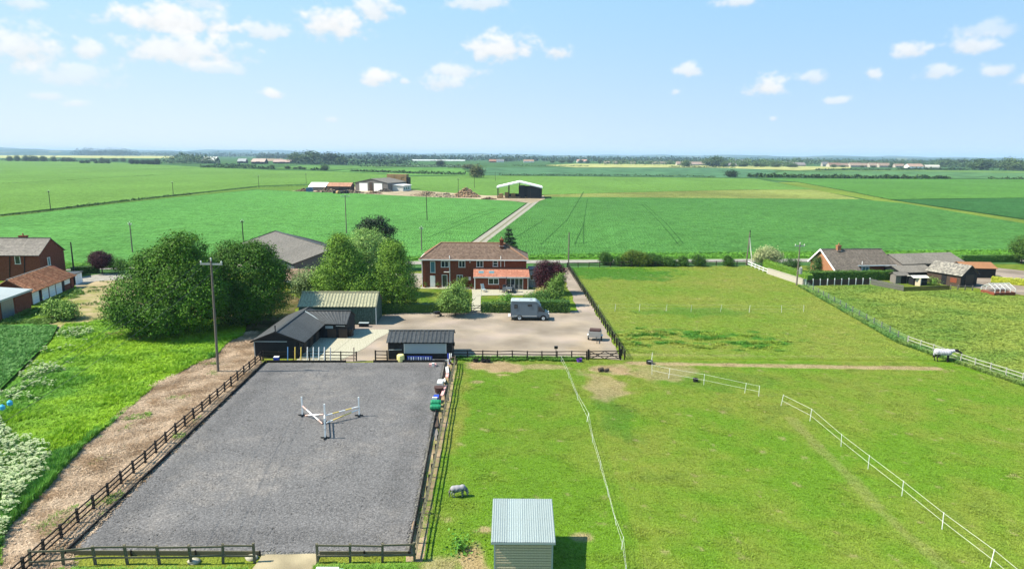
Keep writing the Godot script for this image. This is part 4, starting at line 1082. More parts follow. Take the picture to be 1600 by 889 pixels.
	s = rb.call("rusty_shed", "open shed with rust-red iron roof to the right of the black shed", Vector3(91.6, 0, -136.4), deg_to_rad(-4), 6.2, 4.8, 2.1, 2.9, M.black_board, M.rust_sheet, 6)
	box(s, "open_front", Vector3(3.1, 0.95, 0.03), Vector3(5.6, 1.8, 0.05), M.black)
	s = rb.call("kennel", "little pale-roofed kennel at the end of the clipped hedge", Vector3(74.0, 0, -129.4), deg_to_rad(4), 2.3, 1.8, 1.7, 2.1, M.grey_board, M.old_sheet, 2)
	box(s, "opening", Vector3(1.6, 0.8, 0.03), Vector3(1.1, 1.5, 0.05), M.black)
	s = rb.call("hen_house", "tiny white-roofed hen house with leaning pale board before the black shed", Vector3(76.4, 0, -127.6), deg_to_rad(4), 2.7, 1.5, 1.6, 1.75, M.black_board, M.dirty_white, 2)
	bar(s, "leaning_board", Vector3(0.5, 0.0, 0.5), Vector3(0.75, 1.5, 0.12), 0.85, 0.04, M.new_board)
	bar(s, "post", Vector3(1.35, 0, 0.1), Vector3(1.35, 1.6, 0.1), 0.09, 0.09, M.white_paint)
	bar(s, "crossbar", Vector3(1.4, 0.8, 0.1), Vector3(2.7, 0.8, 0.1), 0.06, 0.06, M.grey_board)

	# greenhouse
	t = thing("greenhouse", "low glass greenhouse with white glazing bars on brick footing", "greenhouse", Vector3(85.3, 0, -118.2), deg_to_rad(8))
	box(t, "footing", Vector3(2.1, 0.28, -1.5), Vector3(4.2, 0.56, 3.0), M.brick)
	for s2 in [0, 1]:
		var y0 := 1.15
		for i in 5:
			var x := 0.05 + i * 1.02
			bar(t, "glazing_bar", Vector3(x, y0, 0.0 if s2 == 0 else -3.0), Vector3(x, 1.95, -1.5), 0.06, 0.06, M.glaze_bar)
			bar(t, "upright", Vector3(x, 0.56, 0.0 if s2 == 0 else -3.0), Vector3(x, y0, 0.0 if s2 == 0 else -3.0), 0.08, 0.08, M.glaze_bar)
		for i in 4:
			var st := MB.new()
			var z: float = 0.0 if s2 == 0 else -3.0
			var x := 0.1 + i * 1.02
			st.quad(Vector3(x, y0 + 0.02, z), Vector3(x + 0.92, y0 + 0.02, z), Vector3(x + 0.92, 1.94, -1.5), Vector3(x, 1.94, -1.5))
			st.quad(Vector3(x, 0.6, z), Vector3(x + 0.92, 0.6, z), Vector3(x + 0.92, y0, z), Vector3(x, y0, z))
			obj("pane", st, glass_pane(), t)
	bar(t, "ridge_bar", Vector3(0, 1.98, -1.5), Vector3(4.2, 1.98, -1.5), 0.1, 0.1, M.glaze_bar)
	for x in [0.0, 4.2]:
		var st := MB.new()
		st.quad(Vector3(x, 0.58, -0.05), Vector3(x, 0.58, -2.95), Vector3(x, 1.13, -2.95), Vector3(x, 1.13, -0.05))
		st.tri(Vector3(x, 1.15, -0.05), Vector3(x, 1.15, -2.95), Vector3(x, 1.93, -1.5))
		obj("end_glass", st, glass_pane(), t)
	bar(t, "staging", Vector3(0.2, 0.85, -1.5), Vector3(4.0, 0.85, -1.5), 1.0, 0.05, M.brown_board)

func glass_pane() -> Material:
	if not M.has("pane"):
		var m := mat("pane", 0.85, 0.95, 0.95, 0.05)
		m.transparency = BaseMaterial3D.TRANSPARENCY_ALPHA
		m.albedo_color.a = 0.06
	return M.pane

func far_farm() -> void:
	# open Dutch barn at the head of the track
	var t := thing("dutch_barn", "open-sided black barn with white roof edge at the head of the track", "barn", Vector3(-8.6, 0, -384.0), deg_to_rad(-1))
	var w := 25.0
	var d := 18.0
	var e := 6.2
	var r := 9.2
	for s in [[0.0, w / 2], [w / 2, w]]:
		var a := Vector3(s[0] - (0.3 if s[0] == 0.0 else 0.0), e if s[0] == 0.0 else r, 0.4)
		var b := Vector3(s[1] + (0.3 if s[1] == w else 0.0), r if s[0] == 0.0 else e, 0.4)
		var st := MB.new()
		st.slab(a, b, b - Vector3(0, 0, d + 0.8), a - Vector3(0, 0, d + 0.8), -0.25)
		obj("roof", st, M.white_paint, t)
		bar(t, "roof_edge", a + Vector3(0, -0.25, 0.1), b + Vector3(0, -0.25, 0.1), 0.2, 0.4, M.white_paint)
	box(t, "end_wall", Vector3(w - 4.2, 3.0, -0.1), Vector3(8.2, 6.4, 0.2), M.black_board)
	box(t, "end_wall", Vector3(14.2, 3.6, -0.1), Vector3(2.6, 7.6, 0.2), M.black_board)
	box(t, "side_wall", Vector3(w - 0.1, 3.0, -d / 2), Vector3(0.2, 6.0, d), M.black_board)
	box(t, "low_wall", Vector3(w / 2 + 2.5, 0.9, -d + 0.2), Vector3(w - 6, 1.8, 0.2), M.black_board)
	for i in 5:
		for z in [-0.1, -d + 0.1]:
			bar(t, "post", Vector3(0.2 + i * 6.15, 0, z), Vector3(0.2 + i * 6.15, e + 2.6 * (1.0 - absf(i - 2.0) / 2.0), z), 0.35, 0.35, M.dark_pole_wood)
	box(t, "back_wall", Vector3(18.4, 3.2, -d + 0.3), Vector3(13.0, 6.2, 0.2), M.black_board)
	for k in [[2.2, 2.6, -3.0], [5.4, 3.2, -4.0], [9.0, 2.6, -5.0], [1.6, 1.4, 0.6]]:
		var bale := thing("bale_stack", "dark stack of straw bales under the open barn, %s" % {2.2: "leftmost of three", 5.4: "middle of three", 9.0: "rightmost of three", 1.6: "low one in front"}[k[0]], "straw bales", t.position + Vector3(k[0], 0, k[2]))
		for i in 3:
			box(bale, "bale", Vector3(0, k[1] * (i + 0.5) / 3.0, 0), Vector3(2.4 + rng.randf_range(-0.2, 0.2), k[1] / 3.0 - 0.04, 2.4), M.straw)
	# barn complex
	t = thing("storage_barn", "grey-roofed farm barn with white sliding doors beside the straw stack", "barn", Vector3(-104.0, 0, -455.0), deg_to_rad(-18))
	gable_wall(t, 24.0, 26.0, 5.6, 8.0, M.grey_board, false)
	for s in [-1, 1]:
		ribbed(t, "roof_sheet", Vector3(12 + s * 12.4, 5.5, 0.4), Vector3(12 + s * 12.4, 5.5, -26.4), Vector3(12, 8.15, -26.4), Vector3(12, 8.15, 0.4), 1.0, 0.1, M.old_sheet, 4)
	for x in [6.2, 17.0]:
		var dr := box(t, "sliding_door", Vector3(x, 2.7, 0.1), Vector3(6.0, 5.2, 0.2), M.white_paint)
		box(dr, "rail", Vector3(0, 2.7, 0.1), Vector3(6.6, 0.2, 0.15), M.metal)
	box(t, "timber_panel", Vector3(11.6, 3.0, 0.1), Vector3(2.4, 5.6, 0.16), M.brown_board)
	t = thing("white_lean_to", "white-walled lean-to shed at the right end of the farm barn", "shed", Vector3(-89.0, 0, -456.0), deg_to_rad(-14))
	var ws := MB.new()
	ws.prism([Vector2(6.5, 0), Vector2(17.5, 0), Vector2(17.5, 3.6), Vector2(6.5, 4.6)], -14, 0)
	obj("wall", ws, M.dirty_white, t)
	box(t, "open_bay", Vector3(3.2, 2.2, -1.0), Vector3(6.0, 4.4, 1.8), M.black)
	var rs := MB.new()
	rs.slab(Vector3(-0.3, 5.0, 0.5), Vector3(18, 3.65, 0.5), Vector3(18, 3.65, -14.5), Vector3(-0.3, 5.0, -14.5), -0.2)
	obj("roof", rs, M.white_paint, t)
	for i in 3:
		box(t, "window", Vector3(17.55, 1.8, -2.5 - i * 3.6), Vector3(0.1, 1.6, 2.0), M.sky_glass)
	# straw stack, each column of bales a part
	t = thing("straw_stack", "tall brown straw bale stack beside the farm barn", "straw stack", Vector3(-87.0, 0, -476.0), deg_to_rad(-8))
	for i in 8:
		for j in 5:
			box(t, "bale", Vector3(0.9 + i * 1.75, 1.05 + j * 2.1, -3.0 + rng.randf_range(-0.15, 0.15)), Vector3(1.62, 2.04, 6.0), M.straw)
	for j in 4:
		box(t, "bale", Vector3(14.6, 1.05 + j * 2.1, -3.4), Vector3(1.2, 2.04, 6.0), M.brown_board)
	t = thing("red_roof_shed", "low shed with pinkish red tiled roof left of the farm barn", "shed", Vector3(-122.5, 0, -455.0), deg_to_rad(-4))
	gable_wall(t, 15.5, 9.0, 3.0, 5.2, M.brown_board)
	tiled(t, Vector3(-0.4, 2.9, 0.5), Vector3(15.9, 2.9, 0.5), Vector3(15.9, 5.3, -4.5), Vector3(-0.4, 5.3, -4.5), 8, 20, Color(0.45, 0.22, 0.14), Color(0.55, 0.3, 0.2))
	tiled(t, Vector3(15.9, 2.9, -9.5), Vector3(-0.4, 2.9, -9.5), Vector3(-0.4, 5.3, -4.5), Vector3(15.9, 5.3, -4.5), 8, 20, Color(0.45, 0.22, 0.14), Color(0.55, 0.3, 0.2))
	box(t, "open_bay", Vector3(11.0, 1.4, 0.05), Vector3(7.0, 2.6, 0.1), M.black)
	t = thing("white_roof_shed", "low shed with bright white sheet roof left of the red roof", "shed", Vector3(-134.5, 0, -454.0), deg_to_rad(-4))
	gable_wall(t, 11.0, 12.0, 2.6, 5.0, M.grey_board)
	for s in [0, 1]:
		var sl := MB.new()
		sl.slab(Vector3(-0.4, 2.6, 0.5 if s == 0 else -12.5), Vector3(11.4, 2.6, 0.5 if s == 0 else -12.5), Vector3(11.4, 5.2, -6), Vector3(-0.4, 5.2, -6), 0.15)
		obj("roof", sl, M.white_paint, t)
	t = thing("blue_container", "blue steel shipping container at the left of the farmyard", "container", Vector3(-131.5, 0, -437.0), deg_to_rad(4))
	box(t, "body", Vector3(2.0, 1.35, -2.0), Vector3(4.0, 2.6, 2.6), M.blue_container)
	for i in 2:
		box(t, "door", Vector3(1.05 + i * 1.9, 1.35, -0.66), Vector3(1.8, 2.4, 0.1), M.blue_container)
	# heaps, round bales and clutter about that yard
	rng.seed = 21
	var heap := func(called, label, cat, at, rx, h, c0, c1, count):
		var st := MB.new()
		for i in count:
			var a := rng.randf() * TAU
			var q := sqrt(rng.randf())
			var p := Vector3(cos(a) * q * rx, 0, sin(a) * q * rx * 0.6)
			p.y = h * (1.0 - q) * (0.75 + 0.5 * rng.randf())
			st.box(p, Vector3(rng.randf_range(0.4, 1.5), rng.randf_range(0.3, 0.9), rng.randf_range(0.4, 1.3)) * 0.9, Basis.from_euler(Vector3(rng.randf(), rng.randf() * 6, rng.randf())), c0.lerp(c1, rng.randf()))
		var o := obj(called, st, M.loose)
		o.position = at
		tag(o, label, cat, "", "stuff")
	heap.call("rubble_heap", "long low heap of pale broken rubble along the farmyard edge", "rubble", Vector3(-50.09, 0.00, -405.10), 10.0, 2.2, Color(0.35, 0.26, 0.18), Color(0.6, 0.47, 0.35), 320)
	heap.call("rubble_heap", "flat spread of rubble in the middle of the farmyard edge", "rubble", Vector3(-38.80, 0.00, -393.76), 9.0, 2.0, Color(0.35, 0.28, 0.2), Color(0.62, 0.5, 0.38), 260)
	heap.call("rubble_heap", "steep brown heap of rubble behind a pole in the farmyard", "rubble", Vector3(-26.77, 0.00, -394.90), 8.5, 4.8, Color(0.36, 0.22, 0.14), Color(0.6, 0.42, 0.3), 420)
	heap.call("scrap_heap", "low heap of scrap timber in front of the storage barn", "scrap", Vector3(-85.09, 0.00, -421.66), 5.0, 1.6, Color(0.2, 0.14, 0.1), Color(0.45, 0.33, 0.25), 90)
	heap.call("scrap_heap", "dark heap of machinery parts beside the open bay", "scrap", Vector3(-82.53, 0.00, -443.98), 5.0, 2.0, Color(0.05, 0.05, 0.05), Color(0.3, 0.25, 0.22), 90)
	heap.call("scrap_heap", "brown clutter along the left edge of the farmyard", "scrap", Vector3(-134.45, 0.00, -442.23), 6.0, 1.8, Color(0.1, 0.07, 0.05), Color(0.5, 0.35, 0.25), 120)
	heap.call("scrap_heap", "clutter of crates between blue container and red roof shed", "scrap", Vector3(-117.09, 0.00, -432.72), 8.0, 2.6, Color(0.14, 0.08, 0.05), Color(0.55, 0.42, 0.33), 160)
	heap.call("scrap_heap", "dark timber clutter below the red roof shed", "scrap", Vector3(-100.50, 0.00, -427.16), 9.0, 1.8, Color(0.08, 0.06, 0.05), Color(0.5, 0.4, 0.3), 150)
	heap.call("scrap_heap", "small brown heap on the bare ground left of the open barn", "scrap", Vector3(-12.79, 0.00, -373.32), 4.0, 1.0, Color(0.12, 0.09, 0.06), Color(0.3, 0.22, 0.15), 60)
	for i in 5:
		var g: Vector3 = [Vector3(-108.41, 0.00, -419.27), Vector3(-105.67, 0.00, -416.10), Vector3(-104.61, 0.00, -419.66), Vector3(-114.74, 0.00, -432.96), Vector3(-101.56, 0.00, -419.97)][i]
		var bl := MB.new()
		bl.tube([Vector3(0, 0.72, -1.2), Vector3(0, 0.72, 1.2)], [1.1, 1.1], 10)
		var o := obj("round_bale", bl, M.straw if i % 2 else M.black)
		o.position = g + Vector3(0, 0.35, 0)
		o.rotation.y = i * 0.7
		tag(o, "round wrapped bale at the far farmyard's front edge, %s of five" % ["second from left", "middle one", "second from right", "leftmost", "rightmost"][i], "straw bale", "round bales at the far farmyard")


# ---------------------------------------------------------------- fences
# posts every EACH metres along the line of ground points, rails at the heights LEVELS
func fence(called: String, label: String, category: String, pts: Array, each: float, high: float, levels: Array, pw: float, rw: float, rh: float, pm: Material, rm: Material, group := "", rail := "rail", wobble := 0.02) -> Node3D:
	var t := thing(called, label, category, pts[0], 0.0, group)
	var last := []
	for s in pts.size() - 1:
		var a: Vector3 = pts[s] - pts[0]
		var b: Vector3 = pts[s + 1] - pts[0]
		var n := maxi(1, roundi(a.distance_to(b) / each))
		var tops := []
		for i in n + 1:
			if i == 0 and s > 0:
				tops.push_back(last)
				continue
			var p := a.lerp(b, float(i) / n)
			var lean := Vector3(rng.randf_range(-wobble, wobble), 0, rng.randf_range(-wobble, wobble)) * 2.0
			tops.push_back([p, p + Vector3(0, high * rng.randf_range(0.97, 1.03), 0) + lean])
			last = tops[i]
			bar(t, "stake" if rail == "tape" else "post", p, tops[i][1], pw, pw, pm)
		for i in n:
			for l in levels:
				var p: Vector3 = tops[i][0].lerp(tops[i][1], l / high)
				var q: Vector3 = tops[i + 1][0].lerp(tops[i + 1][1], l / high)
				if rail != "tape":
					p.y += rng.randf_range(-wobble, wobble)
					q.y += rng.randf_range(-wobble, wobble)
				var off := (q - p).normalized().cross(Vector3.UP) * (pw * 0.5 + rw * 0.5 if rail != "tape" else 0.0)
				bar(t, rail, p + off, q + off, rw, rh, rm)
	return t

func fences() -> void:
	rng.seed = 5
	var k: Material = M.black_rail
	fence("rail_fence", "black three-rail timber fence along the straw strip beside the arena", "fence", [Vector3(-27.98, 0, -33.7), Vector3(-28.9, 0, -55.3), Vector3(-29.45, 0, -76.9)], 1.8, 1.2, [0.42, 0.78, 1.12], 0.13, 0.04, 0.10, k, k)
	fence("rail_fence", "dark three-rail fence between the arena and strip paddock casting a ladder shadow", "fence", [Vector3(-5.75, 0, -37.2), Vector3(-6.6, 0, -76.2)], 1.8, 1.2, [0.42, 0.78, 1.12], 0.12, 0.04, 0.10, M.dark_pole_wood, M.weathered)
	fence("rail_fence", "weathered two-rail fence at the arena's near end, left of the sandy gap", "fence", [Vector3(-28.07, 0, -36.1), Vector3(-24.6, 0, -36.6), Vector3(-15.25, 0, -36.85)], 1.86, 1.3, [0.55, 1.2], 0.13, 0.05, 0.11, M.weathered, M.weathered, "", "rail", 0.05)
	fence("rail_fence", "weathered two-rail fence at the arena's near end, right of the sandy gap", "fence", [Vector3(-11.5, 0, -36.9), Vector3(-5.75, 0, -37.1)], 1.88, 1.3, [0.55, 1.2], 0.13, 0.05, 0.11, M.weathered, M.weathered, "", "rail", 0.04)
	fence("rail_fence", "black rail fence between arena and stable yard hung with upright poles", "fence", [Vector3(-29.3, 0, -77.3), Vector3(-18.3, 0, -77.3)], 1.83, 1.2, [0.35, 0.75, 1.12], 0.12, 0.04, 0.09, k, k)
	fence("rail_fence", "short black rail fence at the left side of the small tack shed", "fence", [Vector3(-16.1, 0, -77.6), Vector3(-14.7, 0, -77.6)], 1.3, 1.25, [0.35, 0.75, 1.15], 0.15, 0.04, 0.09, k, k)
	fence("rail_fence", "dark three-rail fence dividing gravel yard from strip paddock", "fence", [Vector3(-7.0, 0, -78.2), Vector3(8.95, 0, -78.25)], 1.8, 1.15, [0.35, 0.72, 1.08], 0.14, 0.04, 0.10, k, k)
	fence("rail_fence", "long black rail fence between drive and top paddock running to the road", "fence", [Vector3(13.5, 0, -78.4), Vector3(12.9, 0, -108), Vector3(11.95, 0, -146.2)], 1.8, 1.2, [0.42, 0.78, 1.14], 0.14, 0.04, 0.10, k, k)
	fence("rail_fence", "brown rail fence along the road at the top of the paddock", "fence", [Vector3(12.0, 0, -146.4), Vector3(52.5, 0, -150.4)], 2.4, 1.15, [0.5, 1.05], 0.15, 0.05, 0.12, M.brown_board, M.brown_board)
	fence("white_fence", "white two-rail fence at the corner by the blossoming hawthorn", "fence", [Vector3(52.6, 0, -150.5), Vector3(53.1, 0, -139.9)], 2.1, 1.1, [0.5, 1.0], 0.12, 0.05, 0.12, M.white_paint, M.white_paint)
	fence("wire_fence", "pale-posted wire fence on lush grass between top paddock and meadow", "fence", [Vector3(55.0, 0, -126.2), Vector3(53.2, 0, -106), Vector3(51.75, 0, -86.2)], 2.55, 1.15, [0.15, 0.4, 0.65, 0.9, 1.1], 0.11, 0.015, 0.02, M.grey_board, M.mesh_green, "", "wire", 0.03)
	fence("rail_fence", "pale grey post and rail fence beside the white-rugged horse", "fence", [Vector3(51.7, 0, -86), Vector3(53.4, 0, -78), Vector3(56.0, 0, -69.0), Vector3(61.0, 0, -49)], 1.9, 1.2, [0.3, 0.7, 1.1], 0.10, 0.03, 0.075, M.pale_rail, M.pale_rail)
	# gate with diamond braces
	var t := thing("field_gate", "dark five-bar timber gate with diamond bracing between yard and paddock", "gate", Vector3(9.25, 0, -78.2), deg_to_rad(4))
	for x in [-0.1, 3.78]:
		bar(t, "gate_post", Vector3(x, 0, 0), Vector3(x, 1.35, 0), 0.2, 0.2, k)
	for y in [0.2, 0.48, 0.8, 1.12]:
		bar(t, "bar", Vector3(0.05, y, 0), Vector3(3.65, y, 0), 0.05, 0.09, k)
	for x in [0.08, 3.62]:
		bar(t, "stile", Vector3(x, 0.15, 0.03), Vector3(x, 1.2, 0.03), 0.06, 0.1, k)
	for b in [[0.1, 0.2, 1.0, 0.66], [1.0, 0.66, 1.85, 1.12], [1.85, 1.12, 2.7, 0.66], [2.7, 0.66, 3.6, 0.2], [0.1, 1.12, 1.0, 0.66], [1.0, 0.66, 1.85, 0.2], [1.85, 0.2, 2.7, 0.66], [2.7, 0.66, 3.6, 1.12]]:
		bar(t, "brace", Vector3(b[0], b[1], 0.05), Vector3(b[2], b[3], 0.05), 0.04, 0.08, k)
	t = thing("garden_gate", "small dark timber gate at the foot of the garden path", "gate", Vector3(-6.3, 0, -103.4))
	for x in [0.0, 1.5]:
		bar(t, "gate_post", Vector3(x, 0, 0), Vector3(x, 1.2, 0), 0.13, 0.13, k)
	for y in [0.2, 0.6, 1.0]:
		bar(t, "bar", Vector3(0.05, y, 0), Vector3(1.45, y, 0), 0.04, 0.09, k)
	bar(t, "brace", Vector3(0.1, 0.2, 0.04), Vector3(1.4, 1.0, 0.04), 0.04, 0.08, k)
	# the arena's kick boards
	for e in [["left", Vector3(-26.98, 0, -37.5), Vector3(-28.68, 0, -76.3), "along its straw strip side"], ["right", Vector3(-7.75, 0, -76.9), Vector3(-6.15, 0, -37.6), "along its paddock side"], ["far", Vector3(-28.6, 0, -76.45), Vector3(-19.4, 0, -76.6), "at its far end below the stable yard"], ["shed", Vector3(-16.2, 0, -76.75), Vector3(-7.9, 0, -76.98), "at its far end below the tack shed"], ["near", Vector3(-26.9, 0, -37.55), Vector3(-15.2, 0, -37.6), "at its near end left of the gap"], ["near2", Vector3(-11.6, 0, -37.62), Vector3(-6.2, 0, -37.66), "at its near end right of the gap"]]:
		t = thing("kick_board", "low dark timber kick boards edging the arena " + e[3], "edging")
		var n := roundi(e[1].distance_to(e[2]) / 3.6)
		for i in n:
			var a: Vector3 = e[1].lerp(e[2], float(i) / n)
			var b: Vector3 = e[1].lerp(e[2], (i + 0.99) / n)
			bar(t, "board", a + Vector3(0, 0.17, 0), b + Vector3(0, 0.17, 0), 0.06, 0.34, M.black_rail if not e[0].begins_with("near") else M.weathered)
			bar(t, "peg", b + Vector3(0.06, 0, 0.06), b + Vector3(0.06, 0.4, 0.06), 0.08, 0.08, M.black_rail)
	# bungalow boundary
	t = fence("panel_fence", "dark panel fence with white concrete posts below the clipped hedge", "fence", [Vector3(55.5, 0, -126.6), Vector3(68.4, 0, -128.2)], 1.45, 1.35, [], 0.12, 0.05, 0.1, M.white_paint, M.black_board)
	for i in 9:
		var a := Vector3(12.9, 0, -1.6) * (i / 9.0)
		var b := Vector3(12.9, 0, -1.6) * ((i + 1) / 9.0)
		bar(t, "panel", a.lerp(b, 0.07) + Vector3(0, 0.6, 0), a.lerp(b, 0.93) + Vector3(0, 0.6, 0), 0.06, 1.1, M.brown_board)
		bar(t, "gravel_board", a.lerp(b, 0.07) + Vector3(0, 0.03, 0.02), a.lerp(b, 0.93) + Vector3(0, 0.03, 0.02), 0.07, 0.08, M.concrete)
	t = thing("picket_fence", "weathered pale picket fence running down to the low black fence", "fence", Vector3(68.6, 0, -128.1))
	var pd := Vector3(2.6, 0, 6.3)
	for i in 46:
		var p := pd * (i / 45.0)
		bar(t, "picket", p, p + Vector3(0, 1.15 + rng.randf_range(-0.06, 0.06), 0), 0.03, 0.10, M.pale_board)
	for y in [0.35, 0.9]:
		bar(t, "rail", Vector3(0.05, y, 0), pd + Vector3(0.05, y, 0), 0.05, 0.08, M.pale_board)
	t = thing("board_fence", "low black upright-board fence at the edge of the meadow", "fence", Vector3(71.3, 0, -121.75))
	for i in 64:
		var p := Vector3(9.4, 0, -1.8) * (i / 63.0)
		bar(t, "board", p, p + Vector3(0, 0.85, 0), 0.13, 0.025, M.black_board)
	bar(t, "rail", Vector3(0, 0.6, -0.04), Vector3(9.4, 0.6, -1.84), 0.05, 0.08, M.black_board)
	fence("rail_fence", "short broken grey rail fence between low black fence and black shed", "fence", [Vector3(80.9, 0, -123.5), Vector3(84.6, 0, -123.0)], 1.2, 1.0, [0.4, 0.8], 0.12, 0.04, 0.08, M.grey_board, M.grey_board)
	t = thing("garden_wall", "pale rendered garden wall stepping down to the panel fence", "wall", Vector3(53.15, 0, -139.8))
	for i in 6:
		var a := Vector3(2.15, 0, 13.2) * (i / 6.0)
		var b := Vector3(2.15, 0, 13.2) * ((i + 1) / 6.0)
		bar(t, "wall_section", a + Vector3(0, 0.6, 0), b + Vector3(0, 0.6, 0), 0.2, 1.2, M.render_wall)
		bar(t, "coping", a + Vector3(0, 1.23, 0), b + Vector3(0, 1.23, 0), 0.3, 0.07, M.concrete)
	# electric tape fences
	var w: Material = M.tape
	fence("tape_fence", "white electric tape fence on leaning stakes across the right-hand paddock", "fence", [Vector3(28.7, 0, -32.5), Vector3(28.57, 0, -36.79), Vector3(28.33, 0, -41.02), Vector3(28.18, 0, -45.46), Vector3(27.92, 0, -49.72), Vector3(27.79, 0, -53.88), Vector3(27.55, 0, -59.48), Vector3(26.4, 0, -63.4)], 5.0, 1.25, [0.6, 1.2], 0.036, 0.004, 0.016, w, w, "", "tape", 0.07)
	fence("tape_fence", "slack white tape fence bending from the gate towards the paddock middle", "fence", [Vector3(16.55, 0.00, -77.65), Vector3(15.67, 0.00, -72.85), Vector3(17.23, -0.00, -71.55), Vector3(20.52, 0.00, -69.50), Vector3(24.04, -0.00, -66.97), Vector3(25.16, 0.00, -66.05)], 8.0, 1.2, [0.55, 1.15], 0.034, 0.004, 0.014, w, w, "", "tape", 0.08)
	fence("tape_fence", "row of white tape stakes across the top paddock", "fence", [Vector3(13.47, 0.00, -103.63), Vector3(16.14, 0.00, -104.14), Vector3(19.96, 0.00, -104.24), Vector3(24.14, 0.00, -104.13), Vector3(28.01, 0.00, -104.00), Vector3(32.65, 0.00, -104.12), Vector3(37.04, 0.00, -103.79), Vector3(42.18, 0.00, -103.92), Vector3(45.80, 0.00, -104.46)], 9.0, 1.2, [0.6, 1.15], 0.035, 0.004, 0.006, w, w, "", "tape", 0.08)
	fence("tape_fence", "double white tape fence winding from yard rails to the picture's near edge", "fence", [Vector3(5.85, 0.00, -77.19), Vector3(6.28, 0.00, -71.36), Vector3(6.63, 0.00, -64.64), Vector3(6.92, 0.00, -59.02), Vector3(6.91, 0.00, -54.37), Vector3(6.93, 0.00, -49.35), Vector3(6.98, 0.00, -45.02), Vector3(6.97, 0.00, -41.26), Vector3(6.86, 0.00, -38.44), Vector3(6.70, 0.00, -35.52)], 4.5, 0.85, [0.4, 0.8], 0.026, 0.004, 0.020, w, w, "", "tape", 0.10)
	fence("tape_fence", "white tape and stakes before the field shelter's back wall", "fence", [Vector3(-6.0, 0, -33.3), Vector3(-3.6, 0, -34.4), Vector3(-0.9, 0, -34.3), Vector3(1.2, 0, -34.3), Vector3(5.2, 0, -34.3)], 3.0, 1.0, [0.55, 0.95], 0.03, 0.006, 0.022, w, w, "", "tape", 0.06)

# ---------------------------------------------------------------- poles and wires
func utility_pole(label: String, at: Vector3, h: float, arm: float, arm_turn := 0.0, dark := false, lean := 0.0) -> Node3D:
	var t := thing("utility_pole", label, "utility pole", at)
	var m: Material = M.dark_pole_wood if dark else M.pole_wood
	var top := Vector3(lean * h, h, 0)
	pole(t, "pole", Vector3(0, 0, 0), top, 0.16, 0.11, m)
	if arm > 0.0:
		var d := Vector3(cos(arm_turn), 0, sin(arm_turn)) * arm / 2
		var y := top - Vector3(0, 0.35, 0)
		var ca := bar(t, "crossarm", y - d, y + d, 0.14, 0.18, M.metal if not dark else m)
		for s in [-1.0, 0.0, 1.0]:
			var p: Vector3 = y + d * s * 0.93 + (Vector3(0, 0.35, 0) if s == 0.0 else Vector3.ZERO)
			var st := MB.new()
			st.tube([p, p + Vector3(0, 0.14, 0), p + Vector3(0, 0.2, 0), p + Vector3(0, 0.36, 0)], [0.05, 0.05, 0.1, 0.06], 7)
			obj("insulator", st, M.dirty_white, t)
	return t

func wire(label: String, a: Vector3, b: Vector3, sag: float, group := "", r := 0.010) -> Node3D:
	var pts := []
	var rad := []
	for i in 13:
		var s := i / 12.0
		pts.push_back(a.lerp(b, s) - Vector3(0, sag * 4.0 * s * (1.0 - s), 0))
		rad.push_back(r)
	var st := MB.new()
	st.tube(pts, rad, 5)
	var o := obj("overhead_wire", st, M.wire)
	tag(o, label, "wire", group)
	return o

